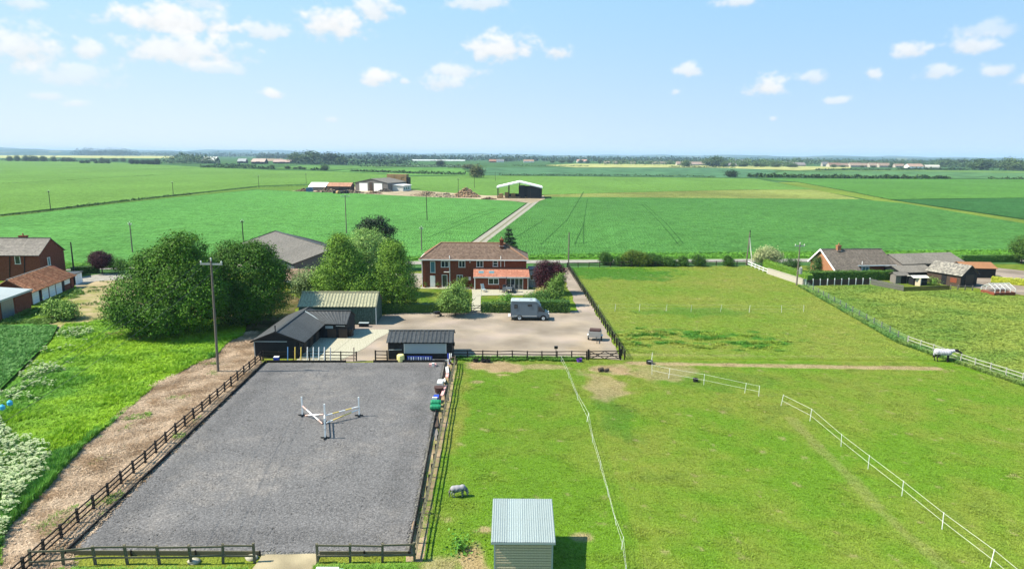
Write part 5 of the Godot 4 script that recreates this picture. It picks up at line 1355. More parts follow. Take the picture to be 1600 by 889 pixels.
func utility_poles() -> void:
	var p0 := Vector3(-32.6, 0, -72.6)
	utility_pole("tall timber utility pole with crossarm at the edge of the straw strip", p0, 12.6, 2.5, 0.1, false, 0.012)
	var p1 := Vector3(-22.6, 0, -9.0)
	utility_pole("timber utility pole carrying the three wires past the arena's near corner", p1, 12.4, 2.5, 0.1)
	for i in 3:
		var x: float = [-1.15, 0.15, 1.4][i]
		var up := 0.45 if i == 1 else 0.1
		wire("%s overhead wire of three from the tall pole by the straw strip" % ["left", "middle", "right"][i], p0 + Vector3(x, 12.3 + up, 0), p1 + Vector3(x, 12.1 + up, 0), 1.3)
	for g in [Vector3(-26.46, 11.00, -34.14), Vector3(-26.39, 11.00, -33.50)]:
		var st := MB.new()
		st.tube([g + Vector3(0, -0.16, 0), g + Vector3(0, -0.08, 0), g + Vector3(0, 0.08, 0), g + Vector3(0, 0.16, 0)], [0.04, 0.13, 0.13, 0.04], 9)
		var o := obj("wire_marker", st, M.sky_blue)
		tag(o, "small blue and white marker ball on the wires, %s" % ("the upper one" if g.z < -33.7 else "the lower one"), "wire marker")
	var info := [
		["grey pole with broad twin crossarm in the dark crop beyond the garden trees", Vector3(-50.5, 0, -206.9), 11.8, 2.6, 0, false],
		["black leaning pole standing on a bare patch in the dark crop", Vector3(-31.4, 0, -251.1), 10.6, 0.0, 0, true],
		["thin pole just behind the farmhouse's left roof hip", Vector3(-22.9, 0, -171.0), 6.0, 0.9, 0, false],
		["slim pole rising beside the left-hand big tree", Vector3(-92.2, 0, -164.0), 7.4, 1.0, 0.3, false],
		["dark pole at the end of the garage row", Vector3(-87.2, 0, -133.7), 6.6, 0.0, 0, true],
		["far pole in the pale green field near the left edge", Vector3(-195.8, 0, -289.7), 7.9, 1.2, 0.2, true],
		["far pole at the ditch, second from the left edge", Vector3(-190.5, 0, -385.3), 8.0, 1.2, 0.2, true],
		["thin pole behind the ridge of the grey barn", Vector3(-72.1, 0, -181.7), 6.4, 0.8, 0, true],
		["bare pole beside the drive where it meets the road", Vector3(12.6, 0, -150.6), 7.2, 0.0, 0, false],
		["grey pole with transformer and small crossarm by the bungalow hedge", Vector3(53.9, 0, -126.9), 7.9, 1.8, 0, false],
		["pole standing before the steep rubble heap in the far farmyard", Vector3(-30.7, 0, -388.6), 10.6, 1.6, 0, true],
		["far pole left of the farmyard clutter", Vector3(-178.6, 0, -484.2), 8.6, 1.2, 0, true],
		["far pole behind the white-roofed farm shed", Vector3(-168.3, 0, -561.6), 8.0, 1.2, 0, true],
		["far thin pole in the light crop left of the open barn", Vector3(-27.6, 0, -500.0), 8.0, 0.0, 0, true],
		["distant thin pole beyond the open barn's left corner", Vector3(-16.0, 0, -640.0), 8.5, 0.0, 0, true]]
	for i in info:
		utility_pole(i[0], i[1], i[2], i[3], i[4], i[5], -0.02 if i[1].z < -250 and i[5] and i[3] == 0.0 else 0.0)
	var tr := thing("transformer", "grey pole-mounted transformer beside the clipped hedge", "transformer", Vector3(54.15, 2.3, -126.7))
	pole(tr, "tank", Vector3(0.2, 0, 0), Vector3(0.2, 1.1, 0), 0.33, 0.33, M.metal)
	box(tr, "bracket", Vector3(-0.1, 0.6, 0), Vector3(0.4, 0.14, 0.14), M.metal)
	for i in 2:
		pole(tr, "bushing", Vector3(0.08 + i * 0.25, 1.1, 0), Vector3(0.08 + i * 0.25, 1.4, 0), 0.06, 0.04, M.dirty_white)
	# the splayed pole by the hawthorn
	var t := thing("splayed_pole", "dark-topped pole with pale raking strut by the blossoming hawthorn", "utility pole", Vector3(52.6, 0, -151.4))
	pole(t, "pole", Vector3(0, 0, 0), Vector3(0.35, 7.4, 0), 0.15, 0.12, M.pole_wood)
	pole(t, "strut", Vector3(1.35, 0.0, 0.2), Vector3(0.33, 6.2, 0.02), 0.13, 0.11, M.dirty_white)
	pole(t, "pole_cap", Vector3(0.35, 6.3, 0), Vector3(0.36, 7.9, 0), 0.14, 0.1, M.black)

# ---------------------------------------------------------------- trees
# leaves thrown in clumps over the shells of LOBES ([centre, radii])
func crown_mesh(lobes: Array, clumps: int, per: int, leaf: float, c0: Color, c1: Color, seed_: int, droop := 0.0, shell := 0.55, gap := 0.85) -> ArrayMesh:
	var r := RandomNumberGenerator.new()
	r.seed = seed_
	var st := MB.new()
	var weight := []
	var total := 0.0
	for l in lobes:
		total += l[1].x * l[1].y + l[1].x * l[1].z
		weight.push_back(total)
	for l in lobes:                                        # inner leaves added large and dense to block the sun
		for i in int(clumps * per * 0.10 / lobes.size()):
			var d := Vector3(r.randfn(), r.randfn(), r.randfn()).normalized()
			var p: Vector3 = l[0] + d * l[1] * r.randf_range(0.45, 0.78)
			if p.y < 0.2:
				continue
			var u := d.cross(Vector3(r.randfn(), r.randfn(), r.randfn())).normalized()
			var v := (d + u * 0.2).normalized().cross(u)
			var s := leaf * r.randf_range(1.2, 2.4)
			st.quad(p - u * s * 0.5, p - v * s * 0.4, p + u * s * 0.5, p + v * s * 0.4, c0.lerp(c1, r.randf() * 0.8 + 0.1) * r.randf_range(0.8, 1.15))
	for i in clumps:
		var q := r.randf() * total
		var k := 0
		while weight[k] < q:
			k += 1
		var l: Array = lobes[k]
		var dir := Vector3(r.randfn(), r.randfn() + 0.15, r.randfn()).normalized()
		var deep := lerpf(shell, 1.04, sqrt(r.randf()))
		var c: Vector3 = l[0] + dir * l[1] * deep
		var hidden := false
		for j in lobes.size():
			if j != k and ((c - lobes[j][0]) / lobes[j][1]).length() < 0.6:
				hidden = true
		if hidden or c.y < 0.15:
			continue
		var cr: float = r.randf_range(0.5, 1.0) * gap * leaf * 4.8
		var tone := c0.lerp(c1, clampf(r.randf() * 0.8 + 0.1, 0, 1)) * r.randf_range(0.82, 1.15)
		for n in per:
			var o := Vector3(r.randfn(), r.randfn() * 0.7 - droop * absf(r.randfn()), r.randfn()) * cr * 0.55
			var nrm := (dir * 0.7 + Vector3(r.randfn(), r.randfn() + 0.9, r.randfn()) * 0.75).normalized()
			var u := nrm.cross(Vector3(r.randfn(), r.randfn(), r.randfn())).normalized()
			var v := nrm.cross(u)
			var s := leaf * r.randf_range(0.6, 1.25)
			var p := c + o
			var col := tone * r.randf_range(0.8, 1.2)
			st.quad(p - u * s * 0.55, p - v * s * 0.32, p + u * s * 0.55, p + v * s * 0.32 + nrm * s * 0.12, col)
	return st.mesh()

func trunk_mesh(h: float, r0: float, limbs: Array, lean := Vector3.ZERO) -> MB:
	var st := MB.new()
	var top := Vector3(0, h, 0) + lean
	st.tube([Vector3.ZERO, Vector3(0, h * 0.08, 0) + lean * 0.05, Vector3(0, h * 0.5, 0) + lean * 0.4, top], [r0 * 1.35, r0, r0 * 0.75, r0 * 0.45], 9)
	for l in limbs:
		var a: Vector3 = Vector3.ZERO.lerp(top, l[0])
		var b: Vector3 = l[1]
		st.tube([a, a.lerp(b, 0.5) + Vector3(0, 0.3, 0), b], [r0 * 0.45, r0 * 0.3, r0 * 0.12], 6)
	return st

func tree(called: String, label: String, at: Vector3, lobes: Array, clumps: int, per: int, leaf: float, c0: Color, c1: Color, trunk_r: float, seed_: int, m := "leaf", droop := 0.0, group := "") -> Node3D:
	var t := thing(called, label, "tree" if not called.ends_with("shrub") and not called.ends_with("bush") else "shrub", at, 0.0, group)
	var limbs := []
	var low := 100.0
	for l in lobes:
		limbs.push_back([0.55, l[0]])
		low = minf(low, l[0].y)
	obj("trunk", trunk_mesh(low, trunk_r, limbs), M.bark, t)
	obj("crown", crown_mesh(lobes, clumps, per, leaf, c0, c1, seed_, droop), M[m], t)
	return t

func trees() -> void:
	var g0 := Color(0.030, 0.10, 0.007)
	var g1 := Color(0.100, 0.225, 0.010)
	tree("broadleaf_tree", "big bright green broadleaf tree reaching almost to the ground by the bare lot", Vector3(-45.2, 0, -89.5), [
		[Vector3(0, 7.0, 0), Vector3(5.0, 4.8, 4.8)], [Vector3(-3.4, 4.8, 1.0), Vector3(4.9, 3.9, 4.4)], [Vector3(-5.6, 3.4, 2.2), Vector3(2.6, 2.2, 2.6)], [Vector3(2.8, 5.2, 1.4), Vector3(4.8, 4.2, 4.2)],
		[Vector3(1.2, 11.2, -0.4), Vector3(3.0, 2.5, 3.0)], [Vector3(3.9, 8.6, 0.6), Vector3(2.3, 2.0, 2.3)], [Vector3(-0.5, 3.4, 2.8), Vector3(4.4, 2.8, 3.4)], [Vector3(-3.0, 9.2, -0.4), Vector3(2.7, 2.3, 2.6)]], 3300, 25, 0.23, g0, g1, 0.45, 11)
	tree("broadleaf_tree", "big darker green broadleaf tree behind the tall utility pole", Vector3(-38.6, 0, -96.0), [
		[Vector3(0.5, 6.6, 0), Vector3(5.2, 4.9, 4.8)], [Vector3(3.0, 4.4, 1.2), Vector3(4.0, 3.6, 4.0)], [Vector3(-3.6, 5.6, 1.0), Vector3(4.2, 4.4, 4.0)],
		[Vector3(2.4, 9.8, 0), Vector3(2.3, 2.0, 2.3)], [Vector3(-1.6, 9.6, -0.4), Vector3(2.4, 2.0, 2.4)], [Vector3(5.0, 7.2, 0.6), Vector3(2.0, 2.0, 2.2)], [Vector3(0, 3.0, 2.6), Vector3(5.2, 2.5, 3.0)]], 3000, 25, 0.22, Color(0.025, 0.085, 0.007), Color(0.075, 0.18, 0.009), 0.4, 12)
	var h0 := Color(0.045, 0.12, 0.012)
	var h1 := Color(0.22, 0.38, 0.04)
	tree("broadleaf_tree", "tall leafy tree with drooping boughs between cream-roofed barn and farmhouse", Vector3(-25.46, 0.00, -103.97), [
		[Vector3(-0.6, 6.8, 0), Vector3(3.3, 3.6, 3.2)], [Vector3(-2.6, 4.8, 1.0), Vector3(2.6, 2.8, 2.6)], [Vector3(-1.0, 10.2, 0), Vector3(2.0, 1.9, 2.0)], [Vector3(2.0, 4.2, 1.0), Vector3(2.6, 2.8, 2.6)]], 1700, 24, 0.20, h0, h1, 0.32, 13, "leaf", 0.5)
	tree("broadleaf_tree", "broad leafy tree nearest the farmhouse's left end", Vector3(-18.77, 0.00, -104.59), [
		[Vector3(0.4, 6.0, 0), Vector3(2.9, 3.5, 2.9)], [Vector3(1.8, 3.6, 0.8), Vector3(2.5, 2.8, 2.5)], [Vector3(0.2, 9.2, 0), Vector3(1.9, 1.8, 1.9)], [Vector3(-1.8, 3.6, 1.0), Vector3(2.4, 2.6, 2.4)]], 1550, 24, 0.195, h0, h1, 0.3, 14, "leaf", 0.6)
	tree("broadleaf_tree", "pale green airy tree rising behind the two garden trees", Vector3(-24.83, 0.00, -115.33), [
		[Vector3(0, 8.4, 0), Vector3(3.4, 3.2, 3.0)], [Vector3(1.6, 6.0, 0), Vector3(3.0, 3.0, 2.8)], [Vector3(-2.0, 6.4, 0), Vector3(2.6, 2.8, 2.6)]], 1100, 22, 0.2, Color(0.13, 0.25, 0.05), Color(0.32, 0.48, 0.13), 0.26, 15)
	tree("willow_tree", "low grey-green willow in front of the grey barn", Vector3(-33.15, 0.00, -110.90), [
		[Vector3(0, 3.6, 0), Vector3(2.8, 2.2, 2.6)], [Vector3(1.6, 2.6, 0.6), Vector3(2.2, 1.9, 2.0)], [Vector3(-1.6, 2.6, 0.4), Vector3(2.0, 1.8, 2.0)]], 520, 18, 0.24, Color(0.10, 0.16, 0.05), Color(0.19, 0.26, 0.09), 0.2, 16, "leaf", 0.6)
	tree("pine_tree", "dark spreading pine showing above the garden trees", Vector3(-28.5, 0, -142), [
		[Vector3(0, 10.0, 0), Vector3(2.6, 1.2, 2.4)], [Vector3(-2.2, 8.6, 0.3), Vector3(2.2, 1.0, 2.0)], [Vector3(2.2, 8.4, 0), Vector3(2.4, 1.0, 2.2)], [Vector3(0.6, 7.0, 0.5), Vector3(3.0, 1.2, 2.6)], [Vector3(1.6, 5.4, 0), Vector3(3.0, 1.3, 2.6)], [Vector3(-1.6, 5.8, 0), Vector3(2.4, 1.2, 2.4)]], 420, 22, 0.28, Color(0.012, 0.028, 0.014), Color(0.035, 0.058, 0.025), 0.28, 17, "needle")
	# tiered conifer behind the house
	var t := thing("conifer", "dark tiered conifer standing behind the farmhouse chimney", "tree", Vector3(-0.7, 0, -139.5))
	pole(t, "trunk", Vector3.ZERO, Vector3(0, 9.6, 0), 0.22, 0.05, M.bark)
	var lobes := []
	for i in 9:
		var y := 2.0 + i * 0.86
		for j in 7:
			var a := TAU * j / 7.0 + i * 0.6
			var rr := lerpf(2.9, 0.5, i / 8.0)
			lobes.push_back([Vector3(cos(a) * rr * 0.62, y - rr * 0.08, sin(a) * rr * 0.62), Vector3(rr * 0.5, 0.16, rr * 0.5)])
	obj("crown", crown_mesh(lobes, 1500, 14, 0.2, Color(0.012, 0.035, 0.014), Color(0.035, 0.075, 0.03), 18, 0.0, 0.3, 0.7), M.needle, t)
	var p0 := Color(0.020, 0.006, 0.009)
	var p1 := Color(0.075, 0.018, 0.026)
	tree("copper_tree", "round dark purple-leaved tree on the grass beyond the garages", Vector3(-82.56, 0.00, -135.31), [
		[Vector3(0, 2.9, 0), Vector3(2.1, 1.6, 2.0)], [Vector3(0.6, 2.6, 0.4), Vector3(1.7, 1.3, 1.6)], [Vector3(-0.6, 3.3, 0), Vector3(1.4, 1.1, 1.4)]], 900, 20, 0.17, p0, p1, 0.13, 19)
	tree("copper_tree", "two-lobed dark purple tree at the right end of the farmhouse", Vector3(6.55, 0.00, -117.89), [
		[Vector3(-1.0, 3.6, 0), Vector3(1.7, 2.4, 1.7)], [Vector3(1.3, 3.4, -0.2), Vector3(1.7, 2.2, 1.7)], [Vector3(0, 2.0, 0.4), Vector3(2.3, 1.8, 2.0)]], 1100, 20, 0.18, p0, p1, 0.2, 20)
	tree("apple_tree", "small fresh green tree by the garden hedge left of the path", Vector3(-8.58, 0.00, -100.51), [
		[Vector3(0, 2.9, 0), Vector3(2.1, 1.7, 2.0)], [Vector3(0.9, 2.2, 0.5), Vector3(1.6, 1.4, 1.5)], [Vector3(-0.9, 2.3, 0.3), Vector3(1.6, 1.4, 1.6)], [Vector3(0.2, 4.1, 0), Vector3(1.1, 0.9, 1.1)]], 430, 18, 0.22, Color(0.085, 0.17, 0.03), Color(0.20, 0.32, 0.07), 0.12, 21)
	tree("elder_bush", "rounded pale green bush at the corner of the bare lot", Vector3(-65.75, 0.00, -97.08), [
		[Vector3(0, 1.4, 0), Vector3(1.9, 1.3, 1.7)], [Vector3(1.0, 1.0, 0.4), Vector3(1.3, 0.9, 1.2)], [Vector3(-0.9, 1.7, 0), Vector3(1.1, 0.9, 1.1)]], 330, 16, 0.26, Color(0.11, 0.21, 0.03), Color(0.22, 0.36, 0.06), 0.08, 22)
	tree("garden_shrub", "small rounded tree half hidden by the big bright tree", Vector3(-79.40, 0.00, -135.41), [[Vector3(0, 1.8, 0), Vector3(1.6, 1.3, 1.4)], [Vector3(1.4, 1.5, 0), Vector3(1.4, 1.2, 1.3)]], 160, 16, 0.2, g0, Color(0.09, 0.19, 0.02), 0.08, 23)
	tree("garden_shrub", "low leafy shrub against the farmhouse wall under the arched window", Vector3(-9.44, 0.00, -122.10), [[Vector3(0, 0.9, 0), Vector3(1.1, 0.9, 0.7)], [Vector3(0.7, 1.4, 0), Vector3(0.7, 0.7, 0.5)]], 90, 16, 0.16, Color(0.07, 0.13, 0.02), Color(0.16, 0.24, 0.05), 0.05, 24)
	tree("garden_shrub", "tall light green shrub before the purple tree", Vector3(7.07, 0.00, -108.05), [[Vector3(0, 2.2, 0), Vector3(1.5, 2.3, 1.4)], [Vector3(0.5, 4.0, 0), Vector3(1.0, 1.4, 0.9)], [Vector3(-0.6, 1.2, 0.5), Vector3(1.4, 1.1, 1.2)]], 330, 18, 0.19, Color(0.075, 0.16, 0.025), Color(0.16, 0.27, 0.05), 0.1, 25)
	tree("garden_shrub", "dark laurel shrub behind the horsebox", Vector3(3.62, 0.00, -107.01), [[Vector3(0, 1.2, 0), Vector3(1.7, 1.2, 1.0)], [Vector3(1.6, 1.5, -0.4), Vector3(1.2, 1.1, 1.0)]], 240, 18, 0.2, Color(0.04, 0.11, 0.02), Color(0.12, 0.24, 0.05), 0.08, 26)
	tree("garden_shrub", "bright green shrub at the left of the horsebox", Vector3(-0.78, 0.00, -105.05), [[Vector3(0, 1.2, 0), Vector3(1.2, 1.3, 0.9)]], 120, 18, 0.18, Color(0.06, 0.17, 0.02), Color(0.12, 0.27, 0.04), 0.06, 27)
	tree("garden_shrub", "straw-coloured flowering shrub at the patio's right corner", Vector3(4.97, 0.00, -112.46), [[Vector3(0, 1.1, 0), Vector3(1.3, 0.9, 0.9)]], 110, 16, 0.17, Color(0.24, 0.22, 0.06), Color(0.46, 0.40, 0.16), 0.05, 28)
	tree("hawthorn_tree", "hawthorn white with blossom at the paddock's top corner", Vector3(56.60, -0.00, -149.95), [
		[Vector3(0, 2.6, 0), Vector3(2.4, 1.7, 2.0)], [Vector3(1.5, 2.0, 0), Vector3(1.9, 1.4, 1.8)], [Vector3(-1.4, 2.0, 0.3), Vector3(1.8, 1.3, 1.6)]], 700, 18, 0.2, Color(0.06, 0.13, 0.02), Color(0.56, 0.58, 0.30), 0.14, 29)
	tree("broadleaf_tree", "dark rounded tree at the right edge beside the road hedge", Vector3(117.67, 0.00, -155.84), [
		[Vector3(0, 3.6, 0), Vector3(2.8, 2.8, 2.6)], [Vector3(1.6, 2.4, 0.5), Vector3(2.4, 2.0, 2.2)]], 800, 18, 0.2, Color(0.03, 0.08, 0.012), Color(0.08, 0.16, 0.022), 0.16, 30)
	tree("garden_shrub", "dark conifer bush against the bungalow's pale gable", Vector3(62.96, 0.00, -139.42), [[Vector3(0, 1.5, 0), Vector3(1.5, 1.5, 1.2)], [Vector3(0.3, 2.9, 0), Vector3(0.8, 0.9, 0.7)]], 200, 18, 0.17, Color(0.025, 0.075, 0.02), Color(0.07, 0.15, 0.03), 0.08, 31)
	tree("garden_shrub", "dark shrub behind the bungalow's west hedge", Vector3(59.46, 0.00, -143.26), [[Vector3(0, 1.4, 0), Vector3(2.0, 1.4, 1.3)]], 160, 18, 0.18, Color(0.025, 0.07, 0.02), Color(0.06, 0.13, 0.03), 0.08, 32)
	tree("garden_shrub", "weedy green clump by the black shed's long wall", Vector3(80.41, 0.00, -127.96), [[Vector3(0, 0.7, 0), Vector3(1.1, 0.8, 0.7)]], 60, 14, 0.16, Color(0.09, 0.19, 0.03), Color(0.18, 0.30, 0.05), 0.04, 33)
	tree("garden_shrub", "yellowish shrub between bungalow and long shed", Vector3(82.07, 0.00, -144.04), [[Vector3(0, 1.6, 0), Vector3(0.9, 1.7, 0.9)]], 90, 14, 0.17, Color(0.10, 0.18, 0.03), Color(0.26, 0.31, 0.07), 0.05, 34)
	# the roadside bushes, each of its own size
	var info := [[Vector3(20.96, 0.00, -150.45), 2.4, 2.9, "first roadside bush from the drive, dark and rounded"], [Vector3(23.69, 0.00, -149.66), 1.6, 1.9, "low dark roadside bush, second from the drive"], [Vector3(27.25, 0.00, -148.90), 3.0, 6.3, "widest roadside bush of the row, yellow-green on top"],
		[Vector3(31.41, 0.00, -149.94), 2.3, 3.8, "mid green roadside bush right of the widest one"], [Vector3(34.65, 0.00, -149.16), 1.7, 3.2, "low spreading roadside bush in the middle of the row"], [Vector3(37.80, 0.00, -149.28), 1.9, 1.8, "narrow upright roadside bush before the gap"],
		[Vector3(41.37, 0.00, -149.41), 2.1, 2.6, "square bright roadside bush after the gap"], [Vector3(47.97, 0.00, -149.64), 2.0, 1.9, "lone narrow roadside bush by the rail fence"]]
	var n := 0
	for i in info:
		var h: float = i[1]
		var w: float = i[2] * 0.5
		var yel := n == 2
		tree("roadside_bush", i[3], i[0], [[Vector3(0, h * 0.55, 0), Vector3(w, h * 0.58, minf(w, 1.4))], [Vector3(w * 0.4, h * 0.42, 0.3), Vector3(w * 0.75, h * 0.45, 1.1)], [Vector3(-w * 0.3, h * 0.66, 0), Vector3(w * 0.65, h * 0.5, 1.1)]], int(150 + w * 160), 18, 0.17,
			Color(0.025, 0.075, 0.010), Color(0.15, 0.20, 0.02) if yel else Color(0.065, 0.15, 0.02), 0.07, 40 + n, "leaf", 0.0, "bushes along the road fence")
		n += 1

# ---------------------------------------------------------------- hedges
func hedge(label: String, a: Vector3, b: Vector3, wide: float, high: float, c0: Color, c1: Color, seed_: int, leaf := 0.16, dense := 60.0, loose := 0.08) -> void:
	var t := thing("hedge", label, "hedge", a)
	var d := b - a
	var l := d.length()
	var z := d.normalized()
	var x := z.cross(Vector3.UP)
	var core := MB.new()
	core.bar(Vector3(0, high * 0.47, 0), d + Vector3(0, high * 0.47, 0), wide * 0.8, high * 0.9, c0)
	obj("stems", core, M.leaf, t)
	var r := RandomNumberGenerator.new()
	r.seed = seed_
	var st := MB.new()
	for i in int(dense * l * (wide + 2.0 * high)):
		var s := r.randf() * (wide + 2.0 * high)
		var u := r.randf() * l
		var lump := 1.0 + loose * 2.0 * N2.get_noise_2d(u * 14.0 + seed_ * 31.0, s * 20.0)
		var p: Vector3
		var nrm: Vector3
		if s < high: p = x * -wide * 0.5 * lump + Vector3(0, s, 0); nrm = -x
		elif s < high + wide: p = x * (s - high - wide * 0.5) + Vector3(0, high * lump, 0); nrm = Vector3.UP
		else: p = x * wide * 0.5 * lump + Vector3(0, s - high - wide, 0); nrm = x
		p += z * u + nrm * r.randf_range(-0.05, 0.06)
		nrm = (nrm + Vector3(r.randfn(), r.randfn() + 0.3, r.randfn()) * 0.6).normalized()
		var e := nrm.cross(Vector3(r.randfn(), r.randfn(), r.randfn())).normalized()
		var f := nrm.cross(e)
		var q := leaf * r.randf_range(0.7, 1.3)
		st.quad(p - e * q * 0.5, p - f * q * 0.35, p + e * q * 0.5, p + f * q * 0.35, c0.lerp(c1, r.randf()))
	obj("foliage", st, M.leaf, t)

func hedges() -> void:
	var g0 := Color(0.05, 0.11, 0.02)
	var g1 := Color(0.11, 0.20, 0.03)
	hedge("long clipped dark hedge in front of the bungalow", Vector3(57.5, 0, -132.0), Vector3(76.2, 0, -133.8), 1.5, 1.9, Color(0.04, 0.10, 0.015), Color(0.10, 0.20, 0.025), 1)
	hedge("bright clipped hedge behind the pale garden wall", Vector3(55.6, 0, -148.0), Vector3(57.3, 0, -129.0), 1.3, 1.75, Color(0.09, 0.19, 0.02), Color(0.19, 0.32, 0.035), 2)
	hedge("thick mixed hedge right of the garden gate behind the horsebox", Vector3(-4.7, 0, -103.2), Vector3(2.0, 0, -103.3), 1.5, 1.6, g0, Color(0.15, 0.22, 0.04), 3, 0.19, 60, 0.3)
	hedge("dark overgrown hedge ending at the drive", Vector3(2.0, 0, -103.6), Vector3(9.0, 0, -103.8), 2.0, 1.9, Color(0.035, 0.09, 0.018), Color(0.10, 0.19, 0.03), 4, 0.19, 60, 0.3)
	hedge("dark hedge along the garden left of the path", Vector3(-21.5, 0, -102.6), Vector3(-6.6, 0, -103.0), 1.4, 1.5, g0, g1, 5, 0.18, 50, 0.2)
	hedge("small dark clipped hedge beyond the garage row", Vector3(-88.5, 0, -135.0), Vector3(-83.8, 0, -136.4), 1.2, 1.5, Color(0.03, 0.08, 0.015), g1, 6)
	hedge("clipped green hedge beside the road near the right edge", Vector3(104.5, 0, -157.6), Vector3(119.0, 0, -158.6), 1.3, 1.7, Color(0.05, 0.13, 0.02), Color(0.12, 0.24, 0.035), 7)
	hedge("yellow-leaved clipped hedge behind the greenhouse", Vector3(94.0, 0, -131.6), Vector3(99.5, 0, -126.6), 1.4, 1.2, Color(0.28, 0.33, 0.03), Color(0.55, 0.55, 0.06), 8)
	hedge("green clipped hedge continuing the yellow one", Vector3(99.7, 0, -126.4), Vector3(104.0, 0, -122.6), 1.4, 1.2, Color(0.08, 0.18, 0.03), Color(0.16, 0.30, 0.05), 9)

# ---------------------------------------------------------------- grass
func tuft_mesh(blades: int, spread: float, seed_: int, wide: float) -> ArrayMesh:
	var r := RandomNumberGenerator.new()
	r.seed = seed_
	var st := MB.new()
	for i in blades:
		var a := r.randf() * TAU
		var o := Vector3(r.randf_range(-1, 1), 0, r.randf_range(-1, 1)) * spread * 0.6
		var d := Vector3(cos(a), 0, sin(a))
		var w := d.cross(Vector3.UP) * wide
		var h := r.randf_range(0.55, 1.0)
		var mid := o + d * 0.16 * h * spread * 2.0 + Vector3(0, h * 0.6, 0)
		var tip := o + d * 0.55 * h * spread * 2.0 + Vector3(0, h, 0)
		var k := Color.WHITE * r.randf_range(0.8, 1.15)
		st.quad(o - w, o + w, mid + w * 0.7, mid - w * 0.7, k)
		st.tri(mid - w * 0.7, mid + w * 0.7, tip, k)
	return st.mesh()

# blades of one sort scattered over POLY; COL gives colour, HIGH gives height (0: none there)
func scatter(called: String, label: String, poly: Array, count: int, tufts: ArrayMesh, wide: float, col: Callable, high: Callable, seed_: int, m := "blade", y := 0.04) -> void:
	var r := RandomNumberGenerator.new()
	r.seed = seed_
	var pv := PackedVector2Array(poly)
	var lo: Vector2 = poly[0]
	var hi: Vector2 = poly[0]
	for p in poly:
		lo = lo.min(p)
		hi = hi.max(p)
	var at := []
	var cs := PackedColorArray()
	for i in count:
		var p := Vector2(r.randf_range(lo.x, hi.x), r.randf_range(lo.y, hi.y))
		if p.x * p.x > p.y * p.y * 0.80 + 25.0 or not Geometry2D.is_point_in_polygon(p, pv):
			continue
		var h: float = high.call(p.x, p.y)
		if h <= 0.01:
			continue
		h *= r.randf_range(0.7, 1.3)
		var s := wide * r.randf_range(0.7, 1.3)
		at.push_back(Transform3D(Basis(Vector3.UP, r.randf() * TAU) * Basis.from_scale(Vector3(s, h, s)), Vector3(p.x, y, p.y)))
		cs.push_back(col.call(p.x, p.y) * r.randf_range(0.85, 1.2))
	var mm := MultiMesh.new()
	mm.transform_format = MultiMesh.TRANSFORM_3D
	mm.use_colors = true
	mm.mesh = tufts
	mm.instance_count = at.size()
	for i in at.size():
		mm.set_instance_transform(i, at[i])
		mm.set_instance_color(i, cs[i])
	var o := MultiMeshInstance3D.new()
	o.multimesh = mm
	o.material_override = M[m]
	piece(o, called, self)
	tag(o, label, "grass", "", "stuff")

